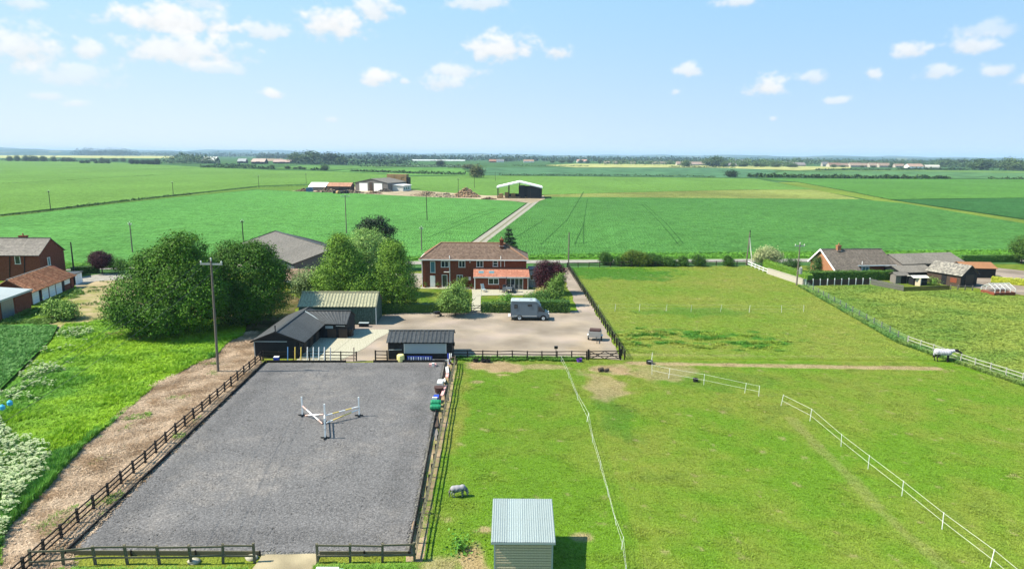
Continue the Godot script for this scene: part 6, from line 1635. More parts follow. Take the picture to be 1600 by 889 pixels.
func grass() -> void:
	var short := tuft_mesh(7, 1.0, 1, 0.11)
	var tall := tuft_mesh(9, 0.6, 2, 0.07)
	var near := [Vector2(-6.0, -30), Vector2(-7.2, -77.8), Vector2(13.6, -78.2), Vector2(50.5, -78.2), Vector2(55.5, -70), Vector2(62, -40), Vector2(64, -30)]
	scatter("paddock_grass", "short grazed grass of the near paddocks", near, 230000, short, 0.13, func(x, z): return paddock_colour(x, z) * 1.05, func(x, z): return 0.055 * (1.0 - paddock_bare(x, z)) + 0.06 * smooth01(0.15, 0.5, N2.get_noise_2d(x * 11.0 + 9.0, z * 11.0)), 31)
	scatter("top_paddock_grass", "grass of the top paddock with darker ungrazed tufts", [Vector2(13.8, -79), Vector2(12.2, -146), Vector2(52.5, -150), Vector2(54.4, -127), Vector2(51.2, -86), Vector2(51.0, -79)], 60000, short, 0.26, func(x, z): return paddock_colour(x, z) * 1.05, func(x, z): return 0.07 * (1.0 - paddock_bare(x, z)) + 0.30 * spot(x, z, 24.0, -88.0, 15.0, 6.0) * smooth01(-0.05, 0.15, N2.get_noise_2d(x * 7.0, z * 18.0)), 32)
	scatter("rough_grass", "tall lush rough grass left of the straw strip", rough_poly, 150000, tall, 0.34, func(x, z): return rough_colour(x, z) * 1.1, func(x, z): return 0.22 + 0.3 * smooth01(-0.2, 0.5, N2.get_noise_2d(x * 6.0, z * 6.0)), 33)
	scatter("bank_grass", "dark bank of long grass at the edge of the straw strip", rough_poly, 150000, tall, 0.42, func(x, z): return Color(0.10, 0.27, 0.03), func(x, z): return 0.75 * maxf(near_line(x, z, Vector3(-34.75, 0.00, -51.07), Vector3(-34.78, 0.00, -77.67), 1.5), near_line(x, z, Vector3(-31.94, 0.00, -39.48), Vector3(-34.75, 0.00, -51.07), 2.0)), 34)
	scatter("meadow_grass", "tussocky yellow-green meadow grass beyond the wire fence", [Vector2(55.2, -125.8), Vector2(68.5, -127.6), Vector2(71.2, -121.2), Vector2(80.7, -123), Vector2(92, -115.6), Vector2(110, -110), Vector2(100, -60), Vector2(62, -48), Vector2(56.2, -70), Vector2(52.2, -86)], 120000, tall, 0.3, func(x, z): return Color(0.27, 0.34, 0.06).lerp(Color(0.15, 0.26, 0.04), clampf(0.4 + N1.get_noise_2d(x * 3.0, z * 5.0), 0, 1)), func(x, z): return 0.12 + 0.14 * smooth01(0.0, 0.5, N2.get_noise_2d(x * 13.0, z * 13.0)), 35)
	scatter("fence_line_grass", "lush dark grass along the wire fence", [Vector2(53.8, -126), Vector2(50.6, -86), Vector2(54.8, -69), Vector2(60, -48), Vector2(62, -48), Vector2(56.4, -70), Vector2(52.4, -86), Vector2(55.6, -126)], 90000, tall, 0.36, func(x, z): return Color(0.10, 0.235, 0.05).lerp(Color(0.20, 0.28, 0.06), clampf(0.5 + N2.get_noise_2d(x * 9.0, z * 9.0), 0, 1)), func(_x, _z): return 0.36, 36)
	scatter("yard_edge_grass", "long grass under the yard rails", [Vector2(-7.2, -78.9), Vector2(8.6, -78.9), Vector2(8.6, -77.6), Vector2(-7.2, -77.4)], 5000, tall, 0.3, func(x, z): return Color(0.11, 0.25, 0.03), func(x, z): return 0.3 if N2.get_noise_2d(x * 9.0, z * 20.0) > -0.1 else 0.0, 37)
	scatter("near_edge_grass", "bright grass at the near edge below the arena fence", [Vector2(-26.5, -35.9), Vector2(-15.3, -36.1), Vector2(-14.9, -33), Vector2(-26, -33)], 9000, tall, 0.3, func(x, z): return Color(0.15, 0.30, 0.03), func(_x, _z): return 0.22, 38)
	scatter("near_edge_grass", "bright grass at the near edge between sandy gap and paddock", [Vector2(-11.5, -36.4), Vector2(-5.8, -36.6), Vector2(-3.0, -33), Vector2(-11.4, -33)], 7000, tall, 0.3, func(x, z): return Color(0.15, 0.30, 0.03), func(_x, _z): return 0.2, 39)
	# cow parsley
	var r := RandomNumberGenerator.new()
	r.seed = 8
	var st := MB.new()
	for i in 5:
		var c := Vector3(r.randf_range(-0.3, 0.3), r.randf_range(0.8, 1.0), r.randf_range(-0.3, 0.3))
		for j in 7:
			var a := TAU * j / 7.0
			var p := c + Vector3(cos(a), 0, sin(a)) * r.randf_range(0.05, 0.12) + Vector3(0, r.randf_range(-0.03, 0.03), 0)
			st.quad(p + Vector3(-0.045, 0, 0), p + Vector3(0, 0.01, -0.045), p + Vector3(0.045, 0, 0), p + Vector3(0, 0.01, 0.045), Color(0.45, 0.52, 0.29))
		st.bar(Vector3(c.x * 0.3, 0, c.z * 0.3), c, 0.014, 0.014, Color(0.10, 0.24, 0.05))
		for j in 5:
			var p := Vector3(c.x * 0.7, 0.25 + 0.1 * j, c.z * 0.7)
			var e := Vector3(r.randfn(), r.randfn() * 0.3, r.randfn()).normalized() * 0.22
			st.quad(p, p + e * 0.5 + e.cross(Vector3.UP) * 0.3, p + e, p + e * 0.5 - e.cross(Vector3.UP) * 0.3, Color(0.075, 0.20, 0.03))
	var parsley := st.mesh()
	scatter("cow_parsley", "frothy white cow parsley massed at the near left corner", [Vector2(-31.35, -35.16), Vector2(-49.67, -61.32), Vector2(-42.03, -54.08), Vector2(-38.24, -52.85), Vector2(-35.04, -48.28), Vector2(-33.96, -43.47), Vector2(-32.39, -40.22), Vector2(-30.69, -36.73)], 5200, parsley, 0.7, func(_x, _z): return Color.WHITE, func(x, z): return 0.85 + 0.35 * N2.get_noise_2d(x * 8.0, z * 8.0), 41, "petal")
	scatter("corner_crop_leaves", "upright leaves of the young crop at the left edge", [Vector2(-75.82, -91.24), Vector2(-70.62, -91.36), Vector2(-63.36, -91.88), Vector2(-59.67, -85.02), Vector2(-56.94, -77.75), Vector2(-52.67, -67.03), Vector2(-50.80, -59.69)], 26000, tall, 0.34, func(x, z): return Color(0.11, 0.28, 0.055), func(x, z): return 0.32 + 0.2 * N2.get_noise_2d(x * 9.0, z * 9.0), 49, "blade", 0.28)
	scatter("cow_parsley", "scattered white cow parsley along the crop's edge", [Vector2(-45.24, -54.03), Vector2(-51.69, -65.70), Vector2(-56.04, -77.77), Vector2(-62.37, -92.26), Vector2(-57.97, -92.36), Vector2(-51.55, -77.86), Vector2(-47.20, -66.74), Vector2(-45.03, -58.24)], 3200, parsley, 0.6, func(_x, _z): return Color.WHITE, func(x, z): return 0.7 * smooth01(-0.02, 0.3, N2.get_noise_2d(x * 9.0, z * 9.0)), 42, "petal")
	# clods of the arena's surface, tossed by hooves
	var clod := MB.new()
	for i in 5:
		var p := Vector3(r.randf_range(-0.5, 0.5), 0.1, r.randf_range(-0.5, 0.5))
		clod.box(p, Vector3(r.randf_range(0.16, 0.4), r.randf_range(0.5, 1.0), r.randf_range(0.16, 0.4)), Basis.from_euler(Vector3(r.randf() * 0.6, r.randf() * 6.0, r.randf() * 0.6)), Color.WHITE * r.randf_range(0.65, 1.35))
	scatter("arena_clods", "loose clods tossed over the grey arena surface", [Vector2(-26.7, -37.9), Vector2(-28.3, -76.0), Vector2(-8.1, -76.6), Vector2(-6.5, -38.0)], 70000, clod.mesh(), 0.27, func(x, z): return arena_colour(x, z) * 0.66, func(x, z): return 0.05 + 0.05 * N2.get_noise_2d(x * 12.0, z * 12.0), 47, "blade", 0.09)
	# straw and dead stalks
	var stalk := MB.new()
	for i in 12:
		var p := Vector3(r.randf_range(-0.5, 0.5), r.randf_range(0.05, 0.25), r.randf_range(-0.5, 0.5))
		var d := Vector3(r.randfn(), r.randfn() * 0.25, r.randfn()).normalized() * 0.35
		stalk.bar(p - d, p + d, 0.035, 0.02, Color.WHITE * r.randf_range(0.5, 1.4))
	scatter("dead_stalks", "dry flattened stalks lying on the straw strip", strip_poly, 34000, stalk.mesh(), 0.8, func(x, z): return straw_colour(x, z) * 0.95, func(x, z): return 0.5 + 0.4 * N2.get_noise_2d(x * 10.0, z * 10.0), 43, "blade", 0.03)
	scatter("strip_weeds", "thin green weeds creeping over the straw strip", strip_poly, 26000, tall, 0.35, func(x, z): return Color(0.15, 0.26, 0.03), func(x, z): return 0.25 * smooth01(0.28, 0.45, N2.get_noise_2d(x * 8.0 + 50.0, z * 8.0)), 48)
	scatter("bare_lot_weeds", "thin weeds over the bare lot by the garages", [Vector2(-65.16, -91.13), Vector2(-72.64, -109.81), Vector2(-78.71, -126.95), Vector2(-67.98, -127.29), Vector2(-53.93, -110.33), Vector2(-43.45, -89.90), Vector2(-46.17, -83.50), Vector2(-59.27, -94.53)], 9000, tall, 0.4, func(x, z): return Color(0.16, 0.22, 0.05), func(x, z): return 0.35 * smooth01(0.12, 0.4, N2.get_noise_2d(x * 7.0 + 30.0, z * 7.0)), 44)
	scatter("lot_edge_grass", "long grass against the garage row and brick shed", [Vector2(-73.82, -95.71), Vector2(-74.60, -104.96), Vector2(-78.61, -120.63), Vector2(-72.56, -113.97), Vector2(-65.23, -96.69), Vector2(-65.71, -89.40), Vector2(-71.13, -92.06)], 9000, tall, 0.4, func(x, z): return Color(0.12, 0.22, 0.03), func(x, z): return 0.5 * smooth01(-0.1, 0.3, N2.get_noise_2d(x * 6.0, z * 6.0)), 45)
	scatter("verge_grass", "bright long grass on the road verge", [Vector2(-111.31, -146.52), Vector2(-24.33, -160.31), Vector2(15.78, -167.25), Vector2(135.29, -179.18), Vector2(125.72, -166.18), Vector2(15.10, -159.80), Vector2(-23.59, -155.34), Vector2(-104.74, -137.62)], 60000, tall, 0.7, func(x, z): return Color(0.12, 0.30, 0.03), func(_x, _z): return 0.4, 46)


# ---------------------------------------------------------------- things about the yard and arena
func banded(a: Vector3, b: Vector3, r: float, cols: Array) -> MB:
	var st := MB.new()
	for i in cols.size():
		st.tube([a.lerp(b, float(i) / cols.size()), a.lerp(b, float(i + 1) / cols.size())], [r, r], 8, cols[i])
	return st

func jump_stand(label: String, at: Vector3) -> void:
	var t := thing("jump_stand", label, "jump stand", at)
	bar(t, "upright", Vector3(0, 0.1, 0), Vector3(0, 1.9, 0), 0.11, 0.11, M.white_paint)
	bar(t, "foot", Vector3(-0.38, 0.13, 0), Vector3(0.38, 0.13, 0), 0.09, 0.09, M.black)
	bar(t, "foot", Vector3(0, 0.13, -0.38), Vector3(0, 0.13, 0.38), 0.09, 0.09, M.black)
	box(t, "cup", Vector3(0, 0.9, 0.08), Vector3(0.12, 0.06, 0.12), M.metal)

func simple(called: String, label: String, cat: String, at: Vector3, boxes_: Array, group := "") -> Node3D:
	var t := thing(called, label, cat, at, 0.0, group)
	for b in boxes_:
		box(t, b[0], b[1], b[2], M[b[3]])
	return t

func yard_things() -> void:
	rng.seed = 12
	var s0 := Vector3(-19.38, 0.08, -59.9)
	var s1 := Vector3(-16.79, 0.08, -58.1)
	var s2 := Vector3(-15.89, 0.08, -54.8)
	var s3 := Vector3(-14.12, 0.08, -59.9)
	jump_stand("white jump stand at the left end of the crossed pink poles", s0)
	jump_stand("white jump stand in the middle where the three jumps meet", s1)
	jump_stand("white jump stand nearest the camera on the arena", s2)
	jump_stand("white jump stand at the right end of the yellow poles", s3)
	var wt := Color(0.8, 0.79, 0.76)
	var pk := Color(0.70, 0.42, 0.36)
	var ye := Color(0.78, 0.56, 0.14)
	mat("painted_pole", 1, 1, 1, 0.5)
	for p in [[s0 + Vector3(0.1, 1.0, 0.1), s1 + Vector3(-0.2, 0.12, 0.2), [pk, wt, wt, wt, pk], "pink and white jump pole sloping down to the middle stand"],
		[s0 + Vector3(0.3, 0.12, 0.1), s1 + Vector3(-0.1, 0.95, 0.1), [pk, wt, wt, wt, pk], "pink and white jump pole sloping up to the middle stand"],
		[s1 + Vector3(0.1, 0.82, 0.0), s3 + Vector3(-0.1, 0.95, 0.0), [wt, ye, wt, ye, wt], "yellow and white jump pole, the upper of two on the right"],
		[s1 + Vector3(0.15, 0.15, 0.12), s3 + Vector3(-0.1, 0.7, 0.12), [wt, ye, ye, ye, wt], "yellow and white jump pole, the lower of two on the right"],
		[s1 + Vector3(0.0, 0.85, 0.1), s2 + Vector3(0.0, 0.85, -0.1), [wt, wt], "white jump pole, the upper of two seen end-on"],
		[s1 + Vector3(0.0, 0.5, 0.1), s2 + Vector3(0.0, 0.5, -0.1), [wt, wt], "white jump pole, the lower of two seen end-on"]]:
		tag(obj("jump_pole", banded(p[0], p[1], 0.055, p[2]), M.painted_pole), p[3], "jump pole")
	# poles stood up along the arena's far rails
	var cols := [[Color(0.10, 0.24, 0.46), "blue"], [Color(0.76, 0.55, 0.12), "yellow"], [Color(0.74, 0.52, 0.10), "yellow"], [wt, "white"], [wt, "white"], [wt, "white"], [wt, "white"], [Color(0.4, 0.4, 0.42), "grey"], [Color(0.16, 0.12, 0.10), "brown"]]
	var xs := [-26.3, -25.45, -24.75, -24.0, -23.3, -22.65, -22.0, -21.3, -18.55]
	var place := ["alone at the left of the row", "first of two next to the blue one", "second of two beside the white ones", "first white from the yellow pair", "second white from the yellow pair", "third white from the yellow pair", "last white before the grey one", "at the right end of the row", "standing apart by the gap in the rails"]
	for i in 9:
		var o := obj("jump_pole", banded(Vector3(xs[i], 0.05, -77.0), Vector3(xs[i] + 0.03, 1.72, -77.22), 0.06, [cols[i][0], cols[i][0]]), M.painted_pole)
		tag(o, "%s pole upright against the arena's far rails, %s" % [cols[i][1], place[i]], "jump pole")
	simple("tub", "blue plastic tub with white lid at the far left corner of the arena", "tub", Vector3(-27.6, 0.05, -77.0), [["body", Vector3(0, 0.25, 0), Vector3(0.62, 0.5, 0.45), "blue_paint"], ["lid", Vector3(0, 0.53, 0), Vector3(0.6, 0.07, 0.44), "white_paint"]])
	var drum := MB.new()
	drum.tube([Vector3(0, 0, 0), Vector3(0, 0.08, 0), Vector3(0, 0.3, 0), Vector3(0, 0.62, 0), Vector3(0, 0.8, 0), Vector3(0, 0.86, 0)], [0.36, 0.43, 0.45, 0.45, 0.42, 0.34], 12)
	var dr := thing("drum", "pale yellow plastic drum before the small tack shed", "drum", Vector3(-13.05, 0.05, -77.15))
	obj("body", drum, M.pale_yellow, dr)
	pole(dr, "cap", Vector3(0.1, 0.86, 0), Vector3(0.1, 0.9, 0), 0.1, 0.1, M.dirty_white)
	var jf := thing("jump_filler", "blue jump filler with white upright slats before the tack shed", "jump filler", Vector3(-12.3, 0.05, -77.2))
	for y in [0.06, 0.6]:
		bar(jf, "rail", Vector3(0, y, 0), Vector3(2.95, y, 0), 0.06, 0.1, M.blue_paint)
	box(jf, "back_panel", Vector3(1.48, 0.33, -0.04), Vector3(2.95, 0.46, 0.03), M.blue_paint)
	for i in 10:
		box(jf, "slat", Vector3(0.2 + i * 0.285, 0.33, 0.02), Vector3(0.13, 0.48, 0.04), M.white_paint if i % 3 else M.grey_light)
	simple("plank", "grey plank lying at the foot of the tack shed wall", "plank", Vector3(-8.5, 0.06, -77.25), [["board", Vector3(0, 0.1, 0), Vector3(2.2, 0.2, 0.3), "grey_light"], ["batten", Vector3(0.2, 0.23, 0), Vector3(1.5, 0.06, 0.1), "grey_board"]])
	simple("jump_block", "pinkish white jump block lying on the arena near the tack shed", "jump block", Vector3(-9.05, 0.1, -75.2), [["block", Vector3(0, 0.16, 0), Vector3(0.8, 0.3, 0.4), "pink_paint"], ["end", Vector3(0.05, 0.24, 0.12), Vector3(0.3, 0.42, 0.24), "dirty_white"]])
	# the clutter between kick board and fence
	for i in 3:
		var o := obj("jump_pole", banded(Vector3(-7.35 + i * 0.13, 0.05, -76.1), Vector3(-7.4 + i * 0.2, 1.3, -76.5), 0.05, [[wt, Color(0.05, 0.08, 0.5), wt][i], [Color(0.05, 0.08, 0.5), wt, wt][i]]), M.painted_pole)
		tag(o, "blue and white pole propped at the arena's far right corner, %s of three" % ["left", "middle", "right"][i], "jump pole")
	var ring := MB.new()
	for i in 12:
		var a := TAU * i / 12.0
		var b := TAU * (i + 1) / 12.0
		ring.tube([Vector3(cos(a), sin(a), 0) * 0.42, Vector3(cos(b), sin(b), 0) * 0.42], [0.11, 0.11], 6)
	var ty := obj("tyre", ring, M.brown_board)
	ty.position = Vector3(-6.75, 0.55, -75.9)
	tag(ty, "brown tyre leaning on the fence at the arena's far right corner", "tyre")
	var planks := [[Vector3(-7.4, 0.15, -74.9), Vector3(-7.0, 0.5, -71.6), "dirty_white", "white jump plank, farthest of those along the arena's right side"], [Vector3(-7.2, 0.1, -73.8), Vector3(-6.9, 0.55, -70.0), "pink_paint", "pinkish jump plank leaning behind the farthest white one"],
		[Vector3(-7.35, 0.1, -70.8), Vector3(-7.1, 0.4, -68.9), "dirty_white", "short white jump plank half-way along the clutter"], [Vector3(-6.95, 0.1, -68.6), Vector3(-6.85, 0.6, -64.2), "pink_paint", "long pink jump plank beside the brown tub"], [Vector3(-7.05, 0.05, -60.3), Vector3(-6.6, 0.2, -57.2), "brown_board", "brown plank lying nearest of the clutter by the green barrels"],
		[Vector3(-6.7, 0.05, -57.0), Vector3(-6.3, 0.1, -54.6), "grey_board", "grey plank on the dirt strip beside the arena"]]
	for p in planks:
		var st := MB.new()
		st.bar(p[0], p[1], 0.34, 0.07)
		st.bar(p[0] + Vector3(0.1, 0.05, 0), p[1] + Vector3(0.1, 0.05, 0), 0.08, 0.12)
		tag(obj("jump_plank", st, M[p[2]]), p[3], "plank")
	simple("jump_block", "white jump block on the arena edge above the brown tub", "jump block", Vector3(-7.45, 0.1, -68.2), [["block", Vector3(0, 0.3, 0), Vector3(0.6, 0.6, 1.1), "dirty_white"], ["cap", Vector3(0, 0.63, 0), Vector3(0.5, 0.08, 0.9), "white_paint"]])
	var tub := MB.new()
	tub.tube([Vector3(0, 0, 0), Vector3(0, 0.55, 0), Vector3(0, 0.6, 0)], [0.4, 0.5, 0.52], 12)
	var tb := obj("tub", tub, M.brown_dark)
	tb.position = Vector3(-7.4, 0.1, -66.5)
	tag(tb, "dark brown tub on the arena's right edge", "tub")
	simple("jump_block", "blue jump block with white end beside the green barrels", "jump block", Vector3(-7.4, 0.1, -63.9), [["block", Vector3(0, 0.28, 0), Vector3(0.5, 0.56, 0.9), "blue_paint"], ["stripe", Vector3(-0.1, 0.3, 0.44), Vector3(0.5, 0.6, 0.16), "white_paint"]])
	for i in 2:
		var b := thing("barrel", "green plastic barrel at the arena's right edge, %s of two" % ["farther", "nearer"][i], "barrel", Vector3(-7.3 + 0.1 * i, 0.1, -62.6 + i * 1.2))
		var st := MB.new()
		st.tube([Vector3(-0.5, 0.36, 0), Vector3(-0.25, 0.36, 0), Vector3(0.25, 0.36, 0), Vector3(0.5, 0.36, 0)], [0.25, 0.29, 0.29, 0.25], 12)
		obj("body", st, M.green_paint, b)
		for x in [-0.3, 0.0, 0.3]:
			pole(b, "hoop", Vector3(x - 0.03, 0.36, 0), Vector3(x + 0.03, 0.36, 0), 0.31, 0.31, M.green_paint, 12)
	# tubs and oddments in the paddocks
	var tubs := [[Vector3(-4.25, 0.04, -77.2), 0.32, "rubber", "black rubber tub under the yard rails, alone at the left"], [Vector3(-3.3, 0.04, -77.1), 0.34, "rubber", "black rubber tub under the yard rails, left of a pair"], [Vector3(-2.75, 0.04, -77.0), 0.3, "rubber", "black rubber tub under the yard rails, right of a pair"], [Vector3(8.0, 0.04, -77.5), 0.34, "purple", "purple plastic bucket by the gate hinge post"], [Vector3(16.2, 0.04, -76.9), 0.42, "rubber", "black water tub at the bend of the slack tape fence"], [Vector3(19.9, 0.04, -70.5), 0.3, "rubber", "dark tub on the grass under the slack tape"]]
	for q in tubs:
		var t := thing("tub", q[3], "tub", q[0])
		var st := MB.new()
		st.tube([Vector3(0, 0, 0), Vector3(0, 0.38, 0)], [q[1] * 0.85, q[1]], 12, Color.WHITE, false)
		st.tube([Vector3(0, 0.02, 0), Vector3(0, 0.03, 0)], [q[1] * 0.8, q[1] * 0.8], 12)
		obj("shell", st, M[q[2]], t)
		pole(t, "fill", Vector3(0, 0.2, 0), Vector3(0, 0.22, 0), q[1] * 0.86, q[1] * 0.86, M.grey_light if q[1] > 0.4 else M.rubber, 12)
	for i in 2:
		var o := pole(self, "log", [Vector3(10.08, 0.25, -73.82), Vector3(10.69, 0.20, -73.75)][i] + Vector3(-0.25, 0, 0.1), [Vector3(10.08, 0.25, -73.82), Vector3(10.69, 0.20, -73.75)][i] + Vector3(0.28, 0.1, -0.1), 0.24 - i * 0.04, 0.22 - i * 0.04, M.bark, 10)
		tag(o, ["cut log on the worn earth before the gate, the paler left one", "cut log on the worn earth before the gate, right one"][i], "log")
	var nb := thing("post_box", "black box on a post of the yard rails", "box", Vector3(5.3, 0, -78.5))
	bar(nb, "stand", Vector3(0, 0, 0), Vector3(0, 1.4, 0), 0.07, 0.07, M.black_rail)
	box(nb, "body", Vector3(0, 1.5, 0), Vector3(0.42, 0.3, 0.3), M.black)
	var wb := thing("wheelbarrow", "dark wheelbarrow by the hedge left of the small fresh green tree", "wheelbarrow", Vector3(-11.3, 0.06, -100.0), 0.4)
	var tray := MB.new()
	tray.prism([Vector2(-0.5, 0.75), Vector2(0.5, 0.75), Vector2(0.35, 0.35), Vector2(-0.3, 0.4)], -0.32, 0.32)
	obj("tray", tray, M.black, wb)
	var wl := MB.new()
	wl.tube([Vector3(0.6, 0.2, -0.05), Vector3(0.6, 0.2, 0.05)], [0.2, 0.2], 12)
	obj("wheel", wl, M.rubber, wb)
	for s in [-1, 1]:
		bar(wb, "handle", Vector3(-1.0, 0.62, s * 0.26), Vector3(0.6, 0.22, s * 0.1), 0.04, 0.04, M.metal)
		bar(wb, "leg", Vector3(-0.35, 0, s * 0.26), Vector3(-0.3, 0.45, s * 0.26), 0.04, 0.04, M.metal)
	# utility trailer
	var tl := thing("trailer", "small grey trailer with dark load and drawbar by the long black fence", "trailer", Vector3(11.0, 0.06, -87.2), deg_to_rad(-12))
	box(tl, "body", Vector3(0, 0.85, 0), Vector3(1.6, 0.75, 1.3), M.metal)
	box(tl, "load", Vector3(0, 1.3, -0.1), Vector3(1.45, 0.3, 1.1), M.brown_dark)
	bar(tl, "drawbar", Vector3(0.2, 0.55, 0.6), Vector3(0.45, 0.4, 1.9), 0.08, 0.08, M.black)
	bar(tl, "prop_stand", Vector3(0.42, 0, 1.7), Vector3(0.42, 0.45, 1.7), 0.07, 0.07, M.black)
	for s in [-1, 1]:
		var w := MB.new()
		w.tube([Vector3(s * 0.86 - 0.08, 0.32, 0), Vector3(s * 0.86 + 0.08, 0.32, 0)], [0.32, 0.32], 14)
		var o := obj("wheel", w, M.rubber, tl)
		pole(o, "hub", Vector3(s * 0.86 - 0.09, 0.32, 0), Vector3(s * 0.86 + 0.09, 0.32, 0), 0.16, 0.16, M.dirty_white)
		box(tl, "mudguard", Vector3(s * 0.88, 0.7, 0), Vector3(0.26, 0.05, 0.8), M.dirty_white)
	horsebox()
	# patio
	var tbl := thing("garden_table", "dark garden table set on the patio before the folding doors", "table", Vector3(-0.6, 0.12, -118.6))
	var top := MB.new()
	top.tube([Vector3(0, 0.70, 0), Vector3(0, 0.74, 0)], [1.05, 1.05], 18)
	obj("tabletop", top, M.slate_board, tbl)
	for i in 4:
		var a := TAU * (i + 0.5) / 4.0
		bar(tbl, "leg", Vector3(cos(a) * 0.5, 0, sin(a) * 0.5), Vector3(cos(a) * 0.5, 0.7, sin(a) * 0.5), 0.06, 0.06, M.black)
	var ch := thing("garden_chair", "", "chair")
	box(ch, "seat", Vector3(0, 0.44, 0), Vector3(0.58, 0.06, 0.55), M.slate_board)
	box(ch, "backrest", Vector3(0, 0.78, -0.26), Vector3(0.58, 0.62, 0.06), M.slate_board)
	for x in [-0.2, 0.2]:
		for z in [-0.2, 0.2]:
			bar(ch, "leg", Vector3(x, 0, z), Vector3(x, 0.44, z), 0.05, 0.05, M.black)
	var said := ["at the table's right", "on the table's camera side, right", "on the table's camera side, left", "at the table's left", "on the house side of the table, left", "on the house side of the table, right"]
	for i in 6:
		var a := TAU * i / 6.0
		var p := Vector3(-0.6 + cos(a) * 1.35, 0.12, -118.6 + sin(a) * 1.2)
		if i == 0:
			ch.position = p
			ch.rotation.y = -PI / 2 - a
			tag(ch, "dark garden chair on the patio " + said[0], "chair", "chairs round the patio table")
		else:
			copy_of(ch, p, -PI / 2 - a, "dark garden chair on the patio " + said[i], "chairs round the patio table")
	var pa := thing("parasol", "closed grey parasol standing by the patio table", "parasol", Vector3(-1.0, 0.12, -119.9))
	pole(pa, "mast", Vector3(0, 0, 0), Vector3(0, 2.5, 0), 0.03, 0.03, M.metal)
	var cv := MB.new()
	cv.tube([Vector3(0, 0.9, 0), Vector3(0, 1.2, 0), Vector3(0, 2.1, 0), Vector3(0, 2.5, 0)], [0.10, 0.17, 0.12, 0.03], 8)
	obj("canopy", cv, M.brown_dark, pa)
	box(pa, "base", Vector3(0, 0.05, 0), Vector3(0.6, 0.1, 0.6), M.concrete)
	var bq := thing("lounge_chair", "grey reclining garden chair at the left of the patio", "chair", Vector3(-5.0, 0.12, -118.9), 0.5)
	box(bq, "seat", Vector3(0, 0.4, 0.1), Vector3(0.6, 0.08, 0.9), M.grey_light)
	var bk := box(bq, "backrest", Vector3(0, 0.85, -0.5), Vector3(0.6, 1.0, 0.08), M.grey_light)
	bk.rotation.x = -0.45
	for x in [-0.26, 0.26]:
		bar(bq, "leg", Vector3(x, 0, 0.4), Vector3(x, 0.4, 0.4), 0.05, 0.05, M.metal)
		bar(bq, "leg", Vector3(x, 0, -0.35), Vector3(x, 0.4, -0.35), 0.05, 0.05, M.metal)
	var wp := pole(self, "washing_post", Vector3(-5.3, 0.05, -115.2), Vector3(-5.3, 1.9, -115.2), 0.04, 0.035, M.dirty_white)
	tag(wp, "thin pale washing post at the patio's left corner", "post")
	for i in 3:
		var pt := thing("plant_pot", "plant pot against the farmhouse wall, %s" % ["left of the white door", "between white door and back door", "at the lean-to's left corner"][i], "plant pot", [Vector3(-15.9, 0.07, -122.6), Vector3(-13.5, 0.07, -122.6), Vector3(-7.4, 0.07, -121.6)][i])
		var st := MB.new()
		st.tube([Vector3.ZERO, Vector3(0, 0.4, 0)], [0.17, 0.25], 10)
		obj("pot", st, M.brick, pt)
		obj("plant", crown_mesh([[Vector3(0, 0.6, 0), Vector3(0.3, 0.3, 0.3)]], 12, 10, 0.12, Color(0.04, 0.10, 0.02), Color(0.1, 0.2, 0.03), 90 + i), M.leaf, pt)
	# at the near edge
	simple("trough", "white plastic trough with green hose in the grass at the near edge", "trough", Vector3(-10.6, 0.05, -35.6), [["shell", Vector3(0, 0.2, 0), Vector3(1.3, 0.4, 0.5), "white_paint"], ["hose", Vector3(0.5, 0.42, 0.1), Vector3(0.9, 0.06, 0.3), "mesh_green"]])
	for i in 2:
		var st := MB.new()
		st.smooth = true
		st.tube([Vector3(0, -0.05, 0), Vector3(0, 0.08, 0), Vector3(0, 0.2, 0), Vector3(0, 0.26, 0)], [0.3, 0.34, 0.22, 0.08], 9)
		var o := obj("stone", st, M.concrete)
		o.position = [Vector3(-18.9, 0.05, -36.9), Vector3(-15.6, 0.05, -37.3)][i]
		o.scale = Vector3(1.2, 0.8, 0.9)
		tag(o, ["pale stone at the foot of the weathered arena fence", "pale stone beside the sandy gap in the arena fence"][i], "stone")
	var dk := obj("dock_plant", crown_mesh([[Vector3(0, 0.2, 0), Vector3(0.55, 0.22, 0.4)]], 26, 9, 0.22, Color(0.05, 0.15, 0.02), Color(0.11, 0.26, 0.03), 99), M.leaf)
	dk.position = Vector3(-3.05, 0.04, -38.3)
	tag(dk, "leafy dock plant in the worn grass left of the field shelter", "plant")
	var sw := MB.new()
	rng.seed = 50
	for i in 130:
		var q := Vector3(rng.randfn() * 2.6, rng.randf() * 0.25, rng.randfn() * 1.2)
		sw.bar(q, q + Vector3(rng.randfn(), rng.randfn() * 0.2, rng.randfn()) * 0.8, 0.07, 0.07, Color.WHITE * rng.randf_range(0.6, 1.2))
	var br := obj("brush_pile", sw, M.straw)
	br.position = Vector3(-50.95, 0.00, -87.74)
	tag(br, "low pile of cut brushwood at the edge of the rough grass below the big tree", "brush pile", "", "stuff")

